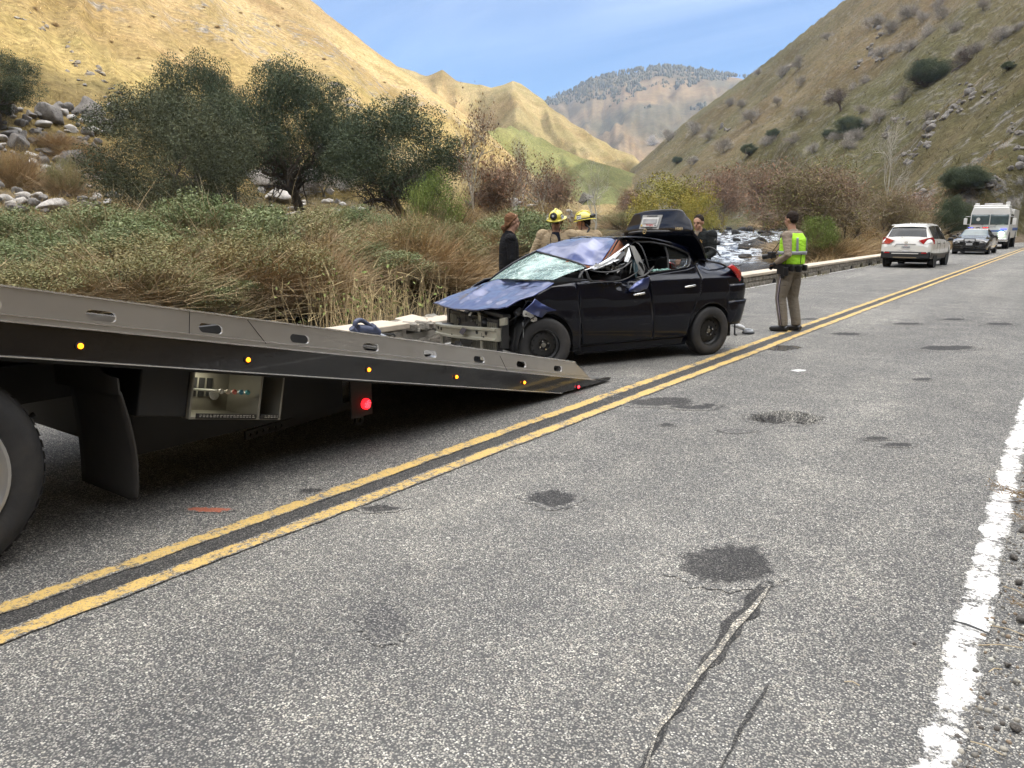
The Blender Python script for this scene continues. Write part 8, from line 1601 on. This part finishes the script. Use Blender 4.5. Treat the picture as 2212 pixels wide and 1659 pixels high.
# gravel verge at the right of the picture
rn = random.Random(15); rng = np.random.default_rng(15); gv, gf, gc = [], [], []
ico = bmesh.new(); bmesh.ops.create_icosphere(ico, subdivisions=1, radius=1); iv = np.array([tuple(v.co) for v in ico.verts]); fi = np.array([[v.index for v in f.verts] for f in ico.faces]); ico.free()
n = 5200; X = -0.14+rng.random(n)**1.4*1.25; Y = 2.1+rng.random(n)**1.3*8; s = 0.003+0.009*rng.random(n)**3; s *= np.where(X > .3, 1.5, 1)
Z = np.where(X < .62, rz(X, Y), tz(X, Y)); V = iv[None]*s[:, None, None]*(0.7+.6*rng.random((n, 1, 3)))+np.stack([X, Y, Z+s*.3], 1)[:, None]; b = np.arange(n)[:, None, None]*len(iv)
cg = np.array([(.16, .15, .14), (.30, .28, .25), (.10, .09, .085), (.22, .17, .13), (.45, .43, .40)])[rng.integers(0, 5, n)]
tag(link('verge_gravel', npmesh('verge_gravel', V.reshape(-1, 3), (fi[None]+b).reshape(-1, 3), M_FOL, np.repeat(cg, len(iv), 0))), 'loose gravel and grit along the right-hand road edge', kind='stuff')
for k, (px, py, s) in enumerate([(2190, 1210, .05), (2200, 1262, .04), (2205, 1345, .05), (2175, 1440, .03), (2195, 1580, .04), (1975, 1392, .018), (2207, 1150, .045)]):
    x, y = gp(px, py); rock(rn.choice(RK), x, y, 0.0 if x < .6 else T(x, y), s, 'small stone at the right-hand road edge', 'stones at the right-hand road edge', rn, 'stone', 'stone', 1.0, .1)
# dry twig plants leaning in from the right
for k, (px, py, sc, lab) in enumerate([(2225, 1090, 1.0, 'dry brown sprig leaning over the white edge line from the right'), (2235, 1140, .6, 'smaller dry sprig on the verge below the first'), (2222, 1330, .5, 'dry weed at the right-hand frame edge by the black strip')]):
    x, y = gp(px, py); x += .06; rg = np.random.default_rng(30+k); n = 60; t = rg.random((n, 1)); D0 = np.array([-1, -.15, .18]); B = D0*t*.24+rg.normal(size=(n, 3))*.012; d = _nd(D0*1.2+rg.normal(size=(n, 3))*.55+np.array([0, 0, .25])); m1 = blades(B, d, .05+.05*rg.random(n), .0016, rg, (.24, .15, .07), .15); m0 = blades(np.zeros((9, 3))+rg.normal(size=(9, 3))*.01, _nd(np.tile(D0, (9, 1))+rg.normal(size=(9, 3))*.14), .28, .0025, rg, (.19, .12, .06), .08, k=5)
    P_ = B+d*.05; m2 = quads_at(P_, .007, rg, (.33, .22, .10), .5); o = mk('dry_sprig', join([m0, m1, m2]), M_FOL); o.location = (x, y, .03); o.scale = (sc, sc, sc); tag(o, lab, 'sprig')
# tufts behind the verge
rng = np.random.default_rng(19); n = 500; P = np.stack([.62+rng.random(n)*1.2, 2.2+rng.random(n)*6, np.zeros(n)], 1); P[:, 2] = tz(P[:, 0], P[:, 1]); a = blades(P, _nd(rng.normal(size=(n, 3))*.6+np.array([-.2, 0, .8])), .08+.12*rng.random(n), .0025, rng, (.30, .23, .13), .3); tag(mk('verge_straw', a, M_FOL), 'dry straw and weeds on the right-hand verge', kind='stuff')
# wet sheen spots by the officer
t = NT('wet_patch'); t.set(Base_Color=(0.05, 0.05, 0.05), Roughness=0.08); n_ = t.noise(t.obj(), 3.5, 6, 0.7); t.l.new(t.ramp(n_, [(0.4, (0.09, 0.09, 0.09)), (0.6, (0.05, 0.05, 0.05))]), t.b.inputs['Base Color'])
patch(1686, 752, 30, 4, t.mat, 51, 'puddle', 0.005)
# haze: the air of the valley
hm = bpy.data.materials.new('valley_haze'); hm.use_nodes = True; ht_ = hm.node_tree; ht_.nodes.clear(); o_ = ht_.nodes.new('ShaderNodeOutputMaterial'); pv = ht_.nodes.new('ShaderNodeVolumePrincipled'); pv.inputs['Color'].default_value = (0.55, 0.72, 1.0, 1); pv.inputs['Density'].default_value = 0.00008; pv.inputs['Anisotropy'].default_value = 0.2; ht_.links.new(pv.outputs[0], o_.inputs['Volume'])
g = G(); g.box(-3600, 3600, -3600, 3600, -200, 1000); o = g.build('haze', hm, None, smooth=False); tag(o, 'thin bluish air in the valley', kind='stuff')
